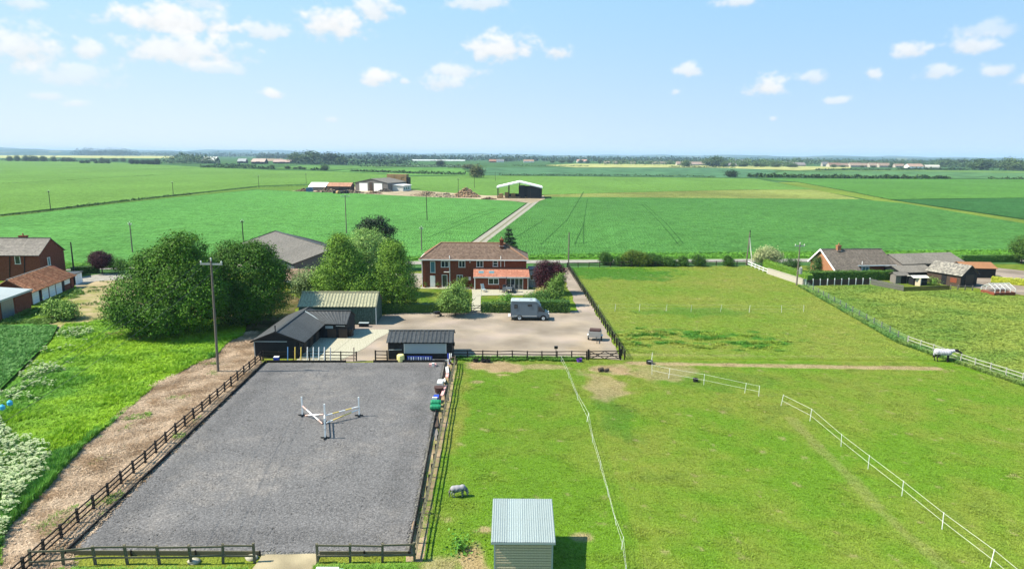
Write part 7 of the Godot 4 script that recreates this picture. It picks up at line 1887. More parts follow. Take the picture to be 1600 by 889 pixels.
func horsebox() -> void:
	var t := thing("horsebox_van", "grey horsebox van with pale roof parked by the hedge on the gravel", "van", Vector3(-0.06, 0.00, -97.68), deg_to_rad(-1.5))
	t.position += Vector3(0, 0.06, -2.1)
	var bd := MB.new()
	bd.prism([Vector2(0, 0.5), Vector2(3.85, 0.5), Vector2(3.85, 2.25), Vector2(4.25, 2.45), Vector2(3.75, 2.85), Vector2(0.08, 2.85), Vector2(0, 2.78)], 0, 2.15)
	obj("horse_body", bd, M.van_grey, t)
	var cb := MB.new()
	cb.prism([Vector2(3.86, 0.42), Vector2(5.5, 0.42), Vector2(5.6, 0.62), Vector2(5.56, 1.0), Vector2(5.3, 1.22), Vector2(4.98, 1.32), Vector2(4.35, 2.2), Vector2(3.86, 2.24)], 0.1, 2.05)
	obj("cab", cb, M.van_grey, t)
	var rf := MB.new()
	rf.prism([Vector2(-0.05, 2.86), Vector2(3.72, 2.86), Vector2(3.55, 2.95), Vector2(0.1, 2.95)], -0.04, 2.19)
	obj("roof", rf, M.grey_light, t)
	box(t, "roof_vent", Vector3(0.9, 2.99, 1.1), Vector3(0.5, 0.07, 0.5), M.dirty_white)
	box(t, "roof_vent", Vector3(2.9, 2.99, 1.1), Vector3(0.4, 0.07, 0.4), M.metal)
	var ws := MB.new()
	ws.quad(Vector3(5.0, 1.36, 0.22), Vector3(5.0, 1.36, 1.93), Vector3(4.4, 2.18, 1.85), Vector3(4.4, 2.18, 0.3))
	obj("windscreen", ws, M.glass, t)
	for z in [0.085, 2.065]:
		var sw := MB.new()
		sw.prism([Vector2(4.0, 1.35), Vector2(4.85, 1.35), Vector2(4.35, 2.1), Vector2(4.0, 2.12)], z - 0.01, z + 0.01)
		obj("side_window", sw, M.glass, t)
	for w in [[0.72, 2.12, 0.5, 0.55], [2.75, 2.3, 0.62, 0.28]]:
		var f := box(t, "window", Vector3(w[0], w[1], 2.16), Vector3(w[2], w[3], 0.05), M.black)
		box(f, "pane", Vector3(0, 0, 0.02), Vector3(w[2] - 0.1, w[3] - 0.1, 0.03), M.glass)
	box(t, "side_trim", Vector3(1.9, 0.72, 2.16), Vector3(3.7, 0.05, 0.03), M.dirty_white)
	var dg := box(t, "cab_door", Vector3(4.3, 0.92, 2.055), Vector3(0.95, 0.85, 0.02), M.van_grey)
	box(dg, "handle", Vector3(-0.34, 0.2, 0.02), Vector3(0.16, 0.04, 0.03), M.black)
	box(t, "sill_trim", Vector3(4.3, 0.5, 2.06), Vector3(1.0, 0.12, 0.04), M.black)
	for p in [Vector3(1.25, 0.38, 2.0), Vector3(4.75, 0.38, 1.98), Vector3(1.25, 0.38, 0.15), Vector3(4.75, 0.38, 0.17)]:
		var w := MB.new()
		w.tube([Vector3(0, 0, -0.13), Vector3(0, 0, 0.13)], [0.37, 0.37], 18)
		var o := obj("wheel", w, M.rubber, t)
		o.position = p
		pole(o, "rim", Vector3(0, 0, -0.14), Vector3(0, 0, 0.14), 0.23, 0.23, M.white_paint, 14)
		if p.z > 1.0:
			pole(o, "hub", Vector3(0, 0, 0.14), Vector3(0, 0, 0.16), 0.08, 0.08, M.metal, 10)
			var ar := MB.new()
			for i in 8:
				var a := PI * i / 8.0
				var b := PI * (i + 1) / 8.0
				ar.bar(Vector3(cos(a) * 0.43, sin(a) * 0.43, 0.15), Vector3(cos(b) * 0.43, sin(b) * 0.43, 0.15), 0.06, 0.1)
			obj("wheel_arch", ar, M.black, o)
	box(t, "front_bumper", Vector3(5.58, 0.52, 1.07), Vector3(0.16, 0.3, 1.95), M.black)
	for z in [0.3, 1.85]:
		box(t, "headlight", Vector3(5.54, 0.98, z), Vector3(0.12, 0.2, 0.3), M.white_paint)
		box(t, "mirror", Vector3(4.85, 1.5, 2.2 if z > 1.0 else -0.05), Vector3(0.12, 0.3, 0.2), M.black)
	box(t, "rear_ramp", Vector3(-0.04, 1.5, 1.07), Vector3(0.06, 1.9, 1.9), M.van_grey)
	box(t, "tail_step", Vector3(-0.22, 0.55, 1.07), Vector3(0.4, 0.1, 1.7), M.dirty_white)
	for z in [0.12, 2.03]:
		box(t, "tail_light", Vector3(-0.05, 0.85, z), Vector3(0.08, 0.3, 0.12), M.red_paint)

# ---------------------------------------------------------------- animals: one skin round a skeleton
func skin(bones: Array, cell: float, k: float, colour: Callable) -> ArrayMesh:
	var lo := Vector3(99, 99, 99)
	var hi := -lo
	for b in bones:
		for i in 2:
			lo = lo.min(b[i] - Vector3.ONE * (b[2 + i] + k + cell))
			hi = hi.max(b[i] + Vector3.ONE * (b[2 + i] + k + cell))
	var n := Vector3i((hi - lo) / cell) + Vector3i.ONE * 2
	var f := PackedFloat32Array()
	f.resize(n.x * n.y * n.z)
	f.fill(9.0)
	for b in bones:
		var a: Vector3 = b[0]
		var d: Vector3 = b[1] - b[0]
		var l2 := maxf(d.length_squared(), 1e-6)
		var r := maxf(b[2], b[3]) + k + cell * 2.0
		var c0 := Vector3i(((a.min(b[1]) - Vector3.ONE * r - lo) / cell).max(Vector3.ZERO))
		var c1 := Vector3i(((a.max(b[1]) + Vector3.ONE * r - lo) / cell).min(Vector3(n - Vector3i.ONE)))
		for z in range(c0.z, c1.z + 1):
			for y in range(c0.y, c1.y + 1):
				var row := (z * n.y + y) * n.x
				for x in range(c0.x, c1.x + 1):
					var p := lo + Vector3(x, y, z) * cell
					var t := clampf((p - a).dot(d) / l2, 0.0, 1.0)
					var s := p.distance_to(a + d * t) - lerpf(b[2], b[3], t)
					var o := f[row + x]
					var h := maxf(k - absf(o - s), 0.0) / k
					f[row + x] = minf(o, s) - h * h * k * 0.25
	var at := {}
	var vs := PackedVector3Array()
	var idx := PackedInt32Array()
	var sx := 1
	var sy := n.x
	var sz := n.x * n.y
	var corner := [0, sx, sy, sx + sy, sz, sx + sz, sy + sz, sx + sy + sz]
	for z in n.z - 1:
		for y in n.y - 1:
			for x in n.x - 1:
				var o := x + y * sy + z * sz
				if f[o] > cell * 2.5 or f[o] < -cell * 2.5:
					continue
				var sum := Vector3.ZERO
				var m := 0
				for e in [[0, 1], [2, 3], [4, 5], [6, 7], [0, 2], [1, 3], [4, 6], [5, 7], [0, 4], [1, 5], [2, 6], [3, 7]]:
					var u := f[o + corner[e[0]]]
					var v := f[o + corner[e[1]]]
					if (u < 0.0) != (v < 0.0):
						var g := Vector3(e[0] & 1, (e[0] >> 1) & 1, e[0] >> 2).lerp(Vector3(e[1] & 1, (e[1] >> 1) & 1, e[1] >> 2), u / (u - v))
						sum += g
						m += 1
				if m:
					at[o] = vs.size()
					vs.push_back(lo + (Vector3(x, y, z) + sum / m) * cell)
	for o in at:
		for ax in [[sx, sy, sz], [sy, sz, sx], [sz, sx, sy]]:
			if (f[o] < 0.0) != (f[o + ax[0]] < 0.0):
				var q := [o, o - ax[1], o - ax[1] - ax[2], o - ax[2]]
				if q.all(func(i): return at.has(i)):
					if f[o] < 0.0: q.reverse()
					for i in [0, 1, 2, 0, 2, 3]:
						idx.push_back(at[q[i]])
	var cs := PackedColorArray()
	for p in vs:
		cs.push_back(colour.call(p))
	var arr := []
	arr.resize(Mesh.ARRAY_MAX)
	arr[Mesh.ARRAY_VERTEX] = vs
	arr[Mesh.ARRAY_COLOR] = cs
	arr[Mesh.ARRAY_INDEX] = idx
	var raw := ArrayMesh.new()
	raw.add_surface_from_arrays(Mesh.PRIMITIVE_TRIANGLES, arr)
	var st := SurfaceTool.new()
	st.create_from(raw, 0)
	st.generate_normals()
	return st.commit()

func horse_legs(s: float, hind: float, fore: float, half: float) -> Array:
	var out := []
	for w in [-1.0, 1.0]:
		var z: float = w * half
		var st: float = 0.10 * w
		out += [[Vector3(hind, 1.12, z) * s, Vector3(hind + 0.16, 0.84, z) * s, 0.20 * s, 0.13 * s], [Vector3(hind + 0.16, 0.84, z) * s, Vector3(hind - 0.12 + st, 0.52, z) * s, 0.125 * s, 0.06 * s],
			[Vector3(hind - 0.12 + st, 0.52, z) * s, Vector3(hind - 0.06 + st, 0.13, z) * s, 0.055 * s, 0.042 * s], [Vector3(hind - 0.06 + st, 0.13, z) * s, Vector3(hind + 0.02 + st, 0.04, z) * s, 0.045 * s, 0.06 * s],
			[Vector3(fore, 1.05, z) * s, Vector3(fore + 0.02 - st, 0.78, z) * s, 0.15 * s, 0.085 * s], [Vector3(fore + 0.02 - st, 0.78, z) * s, Vector3(fore + 0.03 - st, 0.46, z) * s, 0.08 * s, 0.06 * s],
			[Vector3(fore + 0.03 - st, 0.46, z) * s, Vector3(fore + 0.02 - st, 0.12, z) * s, 0.052 * s, 0.04 * s], [Vector3(fore + 0.02 - st, 0.12, z) * s, Vector3(fore + 0.09 - st, 0.04, z) * s, 0.045 * s, 0.06 * s]]
	return out

func animals() -> void:
	# the horse in its rug, neck stretched out to the right
	var t := thing("horse", "black horse in a white rug standing by the pale rail fence", "horse", Vector3(51.5, 0.03, -78.45), deg_to_rad(-13))
	var dark := Color(0.012, 0.011, 0.012)
	var torso := [[Vector3(-0.62, 1.22, 0), Vector3(-0.2, 1.15, 0), 0.33, 0.33], [Vector3(-0.2, 1.15, 0), Vector3(0.55, 1.16, 0), 0.34, 0.31], [Vector3(0.5, 1.32, 0), Vector3(0.62, 1.1, 0), 0.22, 0.24]]
	var neck := [[Vector3(0.6, 1.28, 0), Vector3(1.0, 1.40, 0), 0.22, 0.16], [Vector3(1.0, 1.40, 0), Vector3(1.34, 1.46, 0), 0.16, 0.12]]
	var head := [[Vector3(1.30, 1.46, 0), Vector3(1.5, 1.44, 0), 0.15, 0.14], [Vector3(1.5, 1.44, 0), Vector3(1.86, 1.26, 0), 0.125, 0.08], [Vector3(1.86, 1.26, 0), Vector3(1.93, 1.21, 0), 0.085, 0.08],
		[Vector3(1.34, 1.55, 0.06), Vector3(1.36, 1.68, 0.07), 0.035, 0.012], [Vector3(1.34, 1.55, -0.06), Vector3(1.36, 1.68, -0.07), 0.035, 0.012]]
	obj("body", skin(torso + neck + head + horse_legs(1.0, -0.62, 0.55, 0.17), 0.032, 0.09, func(_p): return dark), M.coat, t)
	var rug_bones := []
	for b in torso + [[Vector3(0.6, 1.28, 0), Vector3(1.08, 1.41, 0), 0.22, 0.15]]:
		rug_bones.push_back([b[0], b[1], b[2] + 0.05, b[3] + 0.05])
	rug_bones += [[Vector3(-0.66, 1.02, 0.14), Vector3(0.5, 1.0, 0.14), 0.2, 0.18], [Vector3(-0.66, 1.02, -0.14), Vector3(0.5, 1.0, -0.14), 0.2, 0.18], [Vector3(-0.88, 1.15, 0), Vector3(-0.96, 0.8, 0), 0.16, 0.1]]
	obj("rug", skin(rug_bones, 0.036, 0.07, func(p): return Color(0.06, 0.06, 0.08) if p.y < 0.86 and p.x > -0.25 and p.x < 0.15 and sin(p.x * 40.0) > 0.1 else Color(0.48, 0.47, 0.53) * (0.85 + 0.15 * sin(p.x * 23.0 + p.y * 9.0))), M.coat, t)
	var tail := [[Vector3(-0.98, 0.95, 0), Vector3(-1.03, 0.45, 0), 0.07, 0.05]]
	obj("tail", skin(tail, 0.03, 0.03, func(_p): return dark), M.coat, t)
	# the grey pony grazing
	t = thing("pony", "small dappled grey pony grazing with its head down in the strip paddock", "pony", Vector3(-3.75, 0.04, -44.95), deg_to_rad(14))
	var s := 0.60
	var bones := [[Vector3(-0.58, 1.12, 0) * s, Vector3(-0.1, 1.05, 0) * s, 0.36 * s, 0.40 * s], [Vector3(-0.1, 1.05, 0) * s, Vector3(0.55, 1.1, 0) * s, 0.40 * s, 0.34 * s], [Vector3(0.5, 1.25, 0) * s, Vector3(0.62, 1.1, 0) * s, 0.25 * s, 0.26 * s],
		[Vector3(0.6, 1.22, 0) * s, Vector3(0.98, 0.82, 0.05) * s, 0.25 * s, 0.18 * s], [Vector3(0.98, 0.82, 0.05) * s, Vector3(1.12, 0.5, 0.08) * s, 0.17 * s, 0.13 * s], [Vector3(1.12, 0.5, 0.08) * s, Vector3(1.1, 0.14, 0.1) * s, 0.12 * s, 0.075 * s],
		[Vector3(1.1, 0.62, 0.14) * s, Vector3(1.16, 0.72, 0.18) * s, 0.035 * s, 0.015 * s], [Vector3(1.1, 0.62, 0.0) * s, Vector3(1.16, 0.72, -0.04) * s, 0.035 * s, 0.015 * s]]
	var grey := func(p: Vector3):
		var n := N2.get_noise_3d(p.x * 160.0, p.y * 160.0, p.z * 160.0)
		var c := Color(0.27, 0.26, 0.275).lerp(Color(0.05, 0.09, 0.12), smooth01(0.0, 0.16, n) * smooth01(0.80, 0.66, p.y))  # coat dapples, darkened low on the body for its shaded side
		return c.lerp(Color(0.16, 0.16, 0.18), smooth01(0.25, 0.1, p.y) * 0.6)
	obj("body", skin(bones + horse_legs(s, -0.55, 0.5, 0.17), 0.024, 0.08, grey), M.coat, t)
	obj("tail", skin([[Vector3(-0.94, 1.1, 0) * s, Vector3(-1.04, 0.7, 0) * s, 0.08 * s, 0.10 * s], [Vector3(-1.04, 0.7, 0) * s, Vector3(-1.02, 0.2, 0) * s, 0.10 * s, 0.05 * s]], 0.024, 0.05, func(_p): return Color(0.16, 0.14, 0.14)), M.coat, t)
	obj("mane", skin([[Vector3(0.62, 1.46, 0.02) * s, Vector3(1.02, 1.0, 0.08) * s, 0.07 * s, 0.08 * s], [Vector3(0.74, 1.2, 0.22) * s, Vector3(1.02, 0.8, 0.2) * s, 0.07 * s, 0.06 * s], [Vector3(1.02, 1.0, 0.08) * s, Vector3(1.22, 0.5, 0.1) * s, 0.08 * s, 0.05 * s]], 0.024, 0.06, func(_p): return Color(0.10, 0.10, 0.12)), M.coat, t)


# ---------------------------------------------------------------- the far country
func belt(called: String, label: String, category: String, pts: Array, deep: float, high: float, count: int, leaf: float, c0: Color, c1: Color, seed_: int, kind := "stuff") -> void:
	var r := RandomNumberGenerator.new()
	r.seed = seed_
	var st := MB.new()
	var total := 0.0
	for i in pts.size() - 1:
		total += pts[i].distance_to(pts[i + 1])
	for i in count:
		var s := r.randf() * total
		var k := 0
		while k < pts.size() - 2 and s > pts[k].distance_to(pts[k + 1]):
			s -= pts[k].distance_to(pts[k + 1])
			k += 1
		var z: Vector3 = (pts[k + 1] - pts[k]).normalized()
		var x := z.cross(Vector3.UP)
		var o := (r.randf() - 0.5) * deep
		var p: Vector3 = pts[k] + z * s + x * o
		var top := high * (0.62 if high < 9.0 else 0.95) * (1.0 + 0.75 * N2.get_noise_2d(p.x * 30.0 / high, p.z * 30.0 / high) + 0.5 * N1.get_noise_2d(p.x * 16.0 / high + 9.0, p.z * 16.0 / high))
		if top < high * 0.15:
			continue
		p.y = top * sqrt(r.randf()) * sqrt(maxf(0.05, 1.0 - pow(2.0 * o / deep, 2.0)))
		var n := Vector3(r.randfn(), r.randfn() + 0.8, r.randfn()).normalized()
		var e := n.cross(Vector3(r.randfn(), r.randfn(), r.randfn())).normalized()
		var f := n.cross(e)
		var q := leaf * r.randf_range(0.6, 1.3)
		st.quad(p - e * q * 0.5, p - f * q * 0.35, p + e * q * 0.5, p + f * q * 0.35, c0.lerp(c1, r.randf()) * (0.85 + 0.4 * N2.get_noise_2d(p.x, p.z)))
	var o := obj(called, st, M.leaf)
	tag(o, label, category, "", kind)

func far_country() -> void:
	# low blue ridges beyond everything
	var far_green := Color(0.035, 0.075, 0.06)
	for ridge in [[6500.0, 22.0, 0.5], [9000.0, 40.0, 1.0], [12500.0, 56.0, 1.5]]:
		var st := MB.new()
		var d: float = ridge[0]
		var last := []
		for i in 181:
			var a := deg_to_rad(-62.0 + i * 124.0 / 180.0)
			var west := smooth01(0.1, -0.75, a)
			var h: float = ridge[1] * (0.55 + 0.55 * N1.get_noise_2d(a * 420.0, d * 0.01) + 0.14 * N2.get_noise_2d(a * 2600.0, d)) * (1.0 + 0.75 * west * ridge[2]) + 3.0
			var p := Vector3(sin(a) * d, 0, -cos(a) * d)
			var cur := [p * 0.94, p * 0.985 + Vector3(0, h * 0.75, 0), p + Vector3(0, h, 0), p * 1.08]
			if last:
				for j in 3:
					st.quad(last[j], cur[j], cur[j + 1], last[j + 1], far_green.lerp(Color(0.16, 0.18, 0.09), clampf(N2.get_noise_2d(a * 900.0, j * 40.0 + d) * 1.6 - 0.2, 0.0, 0.7)))
			last = cur
		struct("distant_hills", st, M.leaf)
	# woods and tree lines that read as one mass
	var w0 := Color(0.018, 0.045, 0.025)
	var w1 := Color(0.05, 0.10, 0.04)
	belt("woodland", "dark wood on the skyline behind the yellow fields at left", "woodland", [Vector3(-3380.08, 0.00, -5400.62), Vector3(-2681.80, 0.00, -4881.10)], 160.0, 44.0, 4200, 7.0, w0, w1, 1)
	belt("woodland", "long blue-green wood along the skyline left of the far barns", "woodland", [Vector3(-5964.55, 0.00, -8953.02), Vector3(-3287.15, 0.00, -5983.86), Vector3(-2015.52, -0.00, -4641.50), Vector3(-1503.66, 0.00, -4280.12)], 200.0, 26.0, 8000, 8.0, w0, w1, 2)
	belt("woodland", "hazy tree line at the far left skyline", "woodland", [Vector3(-13514.46, -0.00, -17038.88), Vector3(-8301.64, 0.00, -12673.16)], 200.0, 22.0, 2400, 9.0, w0, w1, 3)
	belt("woodland", "pale wood beside the far barn at left", "woodland", [Vector3(-799.39, 0.00, -1652.00), Vector3(-705.73, 0.00, -1575.50)], 90.0, 19.0, 2400, 3.6, Color(0.07, 0.13, 0.06), Color(0.15, 0.22, 0.10), 4)
	belt("woodland", "line of tall dark poplars and trees right of the far barns", "woodland", [Vector3(-1168.93, 0.00, -3200.26), Vector3(-984.82, 0.00, -3130.86)], 60.0, 24.0, 2200, 5.0, w0, w1, 5)
	belt("woodland", "dark belt of trees in the middle distance left of centre", "woodland", [Vector3(-508.54, 0.00, -1663.62), Vector3(-414.04, 0.00, -1540.30), Vector3(-338.73, 0.00, -1521.46), Vector3(-247.09, 0.00, -1661.44)], 60.0, 13.0, 2600, 4.0, w0, w1, 6)
	belt("woodland", "long hazy belt of trees across the middle of the skyline", "woodland", [Vector3(-637.81, 0.00, -2648.29), Vector3(-441.00, 0.00, -2968.12), Vector3(-108.77, 0.00, -2868.69), Vector3(102.45, 0.00, -2856.53)], 300.0, 20.0, 5200, 7.0, w0, w1, 7)
	belt("woodland", "hazy tree belt on the skyline right of centre", "woodland", [Vector3(97.21, 0.00, -2710.16), Vector3(427.39, 0.00, -2916.75), Vector3(832.04, 0.00, -3018.74)], 200.0, 18.0, 4200, 6.0, w0, w1, 8)
	belt("woodland", "green trees wrapped about the village's left end", "woodland", [Vector3(510.30, 0.00, -1744.14), Vector3(585.33, 0.00, -1673.05), Vector3(671.46, 0.00, -1656.83)], 110.0, 15.0, 5200, 3.0, Color(0.05, 0.11, 0.035), Color(0.12, 0.20, 0.06), 9)
	belt("woodland", "trees behind the red-roofed village houses", "woodland", [Vector3(859.89, -0.00, -2123.17), Vector3(1037.75, 0.00, -2126.31), Vector3(1169.12, 0.00, -2046.95), Vector3(1243.19, 0.00, -2013.86)], 130.0, 15.0, 4800, 3.4, Color(0.04, 0.09, 0.035), Color(0.10, 0.17, 0.055), 10)
	belt("woodland", "dark tree line on the skyline behind the village", "woodland", [Vector3(710.60, 0.00, -2577.40), Vector3(1075.50, 0.00, -2656.74), Vector3(1456.12, 0.00, -2635.96), Vector3(1773.43, 0.00, -2347.37)], 200.0, 16.0, 5200, 5.0, w0, w1, 11)
	belt("woodland", "scattered village trees along the yellow field", "woodland", [Vector3(239.04, 0.00, -1864.20), Vector3(343.38, 0.00, -1870.22), Vector3(448.40, 0.00, -1876.28), Vector3(513.91, 0.00, -1745.47)], 70.0, 11.0, 1700, 3.4, Color(0.05, 0.10, 0.04), Color(0.13, 0.19, 0.07), 12)
	belt("woodland", "trees right of the village at the skyline", "woodland", [Vector3(1107.45, 0.00, -1804.27), Vector3(1127.11, 0.00, -1674.74), Vector3(1228.82, 0.00, -1625.06)], 120.0, 14.0, 3000, 3.6, Color(0.04, 0.09, 0.03), Color(0.10, 0.17, 0.055), 13)
	var h0 := Color(0.03, 0.075, 0.02)
	var h1 := Color(0.08, 0.15, 0.04)
	var hs := [[[Vector3(-225.13, 0.00, -961.79), Vector3(-168.42, 0.00, -905.43), Vector3(-111.79, 0.00, -856.56), Vector3(-55.86, 0.00, -826.66)], 4.0, 1500, "ragged dark hedge between the light fields left of the lone rusty tree"], [[Vector3(-15.71, 0.00, -808.81), Vector3(75.06, 0.00, -818.68), Vector3(163.44, 0.00, -805.89), Vector3(230.01, 0.00, -783.37)], 2.6, 1700, "long thin dark hedge across the fields behind the open barn"], [[Vector3(272.66, 0.00, -802.25), Vector3(336.20, 0.00, -790.88), Vector3(414.05, 0.00, -772.04), Vector3(491.44, 0.00, -774.57)], 5.0, 2600, "thick dark hedge in front of the village fields"],
		[[Vector3(539.15, 0.00, -782.42), Vector3(599.93, 0.00, -771.99)], 3.0, 500, "grey-brown hedge at the right edge beyond the light crop"], [[Vector3(539.34, 0.00, -1231.30), Vector3(689.02, 0.00, -1259.55)], 4.0, 900, "dark hedge below the red-roofed houses"], [[Vector3(729.08, 0.00, -1313.02), Vector3(883.02, -0.00, -1336.78)], 5.5, 1300, "black clipped hedge below the white houses"],
		[[Vector3(-299.02, 0.00, -1023.07), Vector3(-273.71, 0.00, -1016.90)], 4.0, 220, "short dark hedge with bushes before the far trees"], [[Vector3(-401.22, 0.00, -1087.44), Vector3(-369.74, 0.00, -1071.92)], 4.5, 260, "dark hedge by the left far barn"], [[Vector3(-523.66, 0.00, -1158.36), Vector3(-411.51, 0.00, -1109.85)], 5.0, 700, "dark hedge below the far barn at left"], [[Vector3(-579.55, 0.00, -1343.05), Vector3(-470.86, 0.00, -1270.52)], 5.0, 600, "upper dark hedge beside the far barn at left"],
		[[Vector3(-1386.84, 0.00, -1875.58), Vector3(-1196.41, 0.00, -1809.95), Vector3(-1115.17, 0.00, -1773.66)], 7.0, 1100, "hedge under the row of trees at the far left"], [[Vector3(-117.10, 0.00, -1254.06), Vector3(-90.86, 0.00, -1243.80)], 3.5, 200, "short hedge piece below the far mid trees"], [[Vector3(-288.86, 0.00, -1296.89), Vector3(-201.51, 0.00, -1354.26), Vector3(-102.79, 0.00, -1372.66)], 5.0, 900, "dark field hedge in the middle distance"], [[Vector3(334.53, 0.00, -1478.73), Vector3(458.61, 0.00, -1422.79)], 4.0, 600, "low hedge at the edge of the yellow field"], [[Vector3(-1.49, 0.00, -1511.20), Vector3(163.12, 0.00, -1484.92)], 3.5, 500, "faint hedge between the blue-green and yellow fields"],
		[[Vector3(-604.23, 0.00, -905.58), Vector3(-543.24, -0.00, -1047.05), Vector3(-523.44, 0.00, -1130.06)], 0.9, 900, "thin dark ditch edge across the pale green field, upper one"], [[Vector3(-390.43, 0.00, -524.88), Vector3(-387.57, 0.00, -613.59), Vector3(-389.00, 0.00, -748.55)], 0.7, 800, "thin dark ditch edge across the pale green field, lower one"], [[Vector3(-192.24, 0.00, -293.43), Vector3(-193.20, 0.00, -344.72), Vector3(-188.55, 0.00, -404.35)], 1.3, 1600, "dark grassy ditch bank along the dark crop's upper edge"], [[Vector3(-194.39, 0.00, -259.14), Vector3(-191.93, -0.00, -276.89), Vector3(-192.24, 0.00, -293.43)], 0.7, 500, "thin ditch bank at the dark crop's left corner"], [[Vector3(-188.55, 0.00, -404.35), Vector3(-183.70, 0.00, -493.14), Vector3(-157.26, 0.00, -527.70)], 0.8, 900, "dark ditch line running up to the farmyard"],
		[[Vector3(271.75, 0.00, -667.64), Vector3(235.24, 0.00, -478.26), Vector3(212.01, 0.00, -379.68)], 0.7, 700, "dark ditch line beside the grassy boundary strip"]]
	for i in hs.size():
		belt("field_hedge", hs[i][3], "hedge", hs[i][0], 4.0 if hs[i][1] > 1.5 else 2.2, hs[i][1] * 1.25, hs[i][2], clampf(hs[i][1] * 0.5, 0.5, 2.4), h0, h1, 30 + i, "thing")
	# trees that can be told apart: a few kinds, copied
	var kinds := []
	for k in 4:
		var t := thing("field_tree", "", "tree")
		var cc: Array = [[Color(0.035, 0.085, 0.025), Color(0.10, 0.17, 0.05)], [Color(0.05, 0.11, 0.035), Color(0.14, 0.21, 0.07)], [Color(0.02, 0.045, 0.02), Color(0.05, 0.09, 0.035)], [Color(0.09, 0.11, 0.03), Color(0.20, 0.22, 0.08)]][k]
		obj("trunk", trunk_mesh(4.0, 0.32, [[0.7, Vector3(1.5, 5.5, 0)], [0.7, Vector3(-1.5, 5.5, 0.6)]]), M.bark, t)
		obj("crown", crown_mesh([[Vector3(0, 6.0, 0), Vector3(4.0, 3.6, 4.0)], [Vector3(1.8, 4.2, 1.0), Vector3(2.9, 2.7, 2.9)], [Vector3(-1.7, 4.4, -0.6), Vector3(3.0, 2.8, 3.0)], [Vector3(0.4, 3.0, 0.8), Vector3(3.4, 2.2, 3.0)]], 260, 12, 0.95, cc[0] * 0.8, cc[1] * 0.75, 200 + k), M.leaf, t)
		kinds.push_back(t)
	var first := [true, true, true, true]
	var put := func(k: int, at: Vector3, h: float, w: float, label: String, group: String):
		var t: Node3D = kinds[k]
		if not first[k]:
			t = copy_of(kinds[k], at, at.x, label, group)
		first[k] = false
		t.position = at
		t.rotation.y = at.x
		t.scale = Vector3(w / 9.0, h / 9.6, w / 9.0)
		tag(t, label, "tree", group)
	var single := [[3, Vector3(-37.64, 0.00, -725.92), 12.6, 12.3, "lone rusty-green tree in the hedge above the open barn"], [2, Vector3(252.98, 0.00, -798.73), 7.3, 12.6, "dark square clump of trees alone in the blue-green field"], [2, Vector3(-144.23, 0.00, -1380.98), 11.9, 13.0, "single dark tree on the far hedge, middle distance"], [0, Vector3(-274.24, 0.00, -1008.42), 7.8, 9.8, "round tree in the broken hedge left of the straw stack"],
		[1, Vector3(-534.76, 0.00, -1713.28), 25.6, 33.6, "leftmost of three big round trees by the long pink roof"], [0, Vector3(-485.42, 0.00, -1673.96), 28.8, 42.5, "middle and tallest of three big round trees by the long pink roof"], [2, Vector3(-430.15, 0.00, -1639.92), 24.5, 44.5, "dark right-hand one of three big round trees by the long pink roof"], [1, Vector3(-382.98, 0.00, -1552.83), 16.2, 18.0, "small pale tree right of the three big round trees"],
		[0, Vector3(-18.78, 0.00, -2511.72), 15.9, 37.7, "dark tree beside the white house in the middle distance"], [1, Vector3(390.79, 0.00, -1561.91), 13.5, 18.1, "round tree standing before the yellow field's right end"], [1, Vector3(465.34, 0.00, -1631.34), 19.3, 25.4, "left tree of a tall pair at the village edge"], [0, Vector3(482.12, 0.00, -1637.17), 22.3, 25.6, "right tree of a tall pair at the village edge"],
		[0, Vector3(927.35, 0.00, -1371.41), 20.6, 34.1, "big dark tree standing alone right of the black hedge"], [1, Vector3(969.15, 0.00, -1353.64), 22.1, 31.2, "big tree near the right edge of the skyline, left of two"], [1, Vector3(971.95, 0.00, -1326.63), 17.5, 30.8, "big tree at the right edge of the skyline, right of two"], [0, Vector3(1166.54, 0.00, -1687.07), 18.4, 23.1, "smaller tree between the two big ones at right"], [0, Vector3(-397.54, 0.00, -1140.54), 5.2, 5.7, "small tree on the dark hedge by the left far barn"], [2, Vector3(-78.00, 0.00, -1297.76), 5.9, 7.3, "little dark tree left of the rusty-green one"],
		[0, Vector3(1095.26, 0.00, -1752.65), 19.1, 31.0, "dark tree at the end of the polytunnel"], [2, Vector3(1148.72, 0.00, -1770.25), 17.7, 27.7, "dark tree behind the end of the black hedge"], [3, Vector3(-79.22, 0.00, -1206.54), 7.1, 15.9, "low rusty scrub just left of the lone rusty-green tree"]]
	for q in single:
		put.call(q[0], q[1], q[2], q[3], q[4], "")
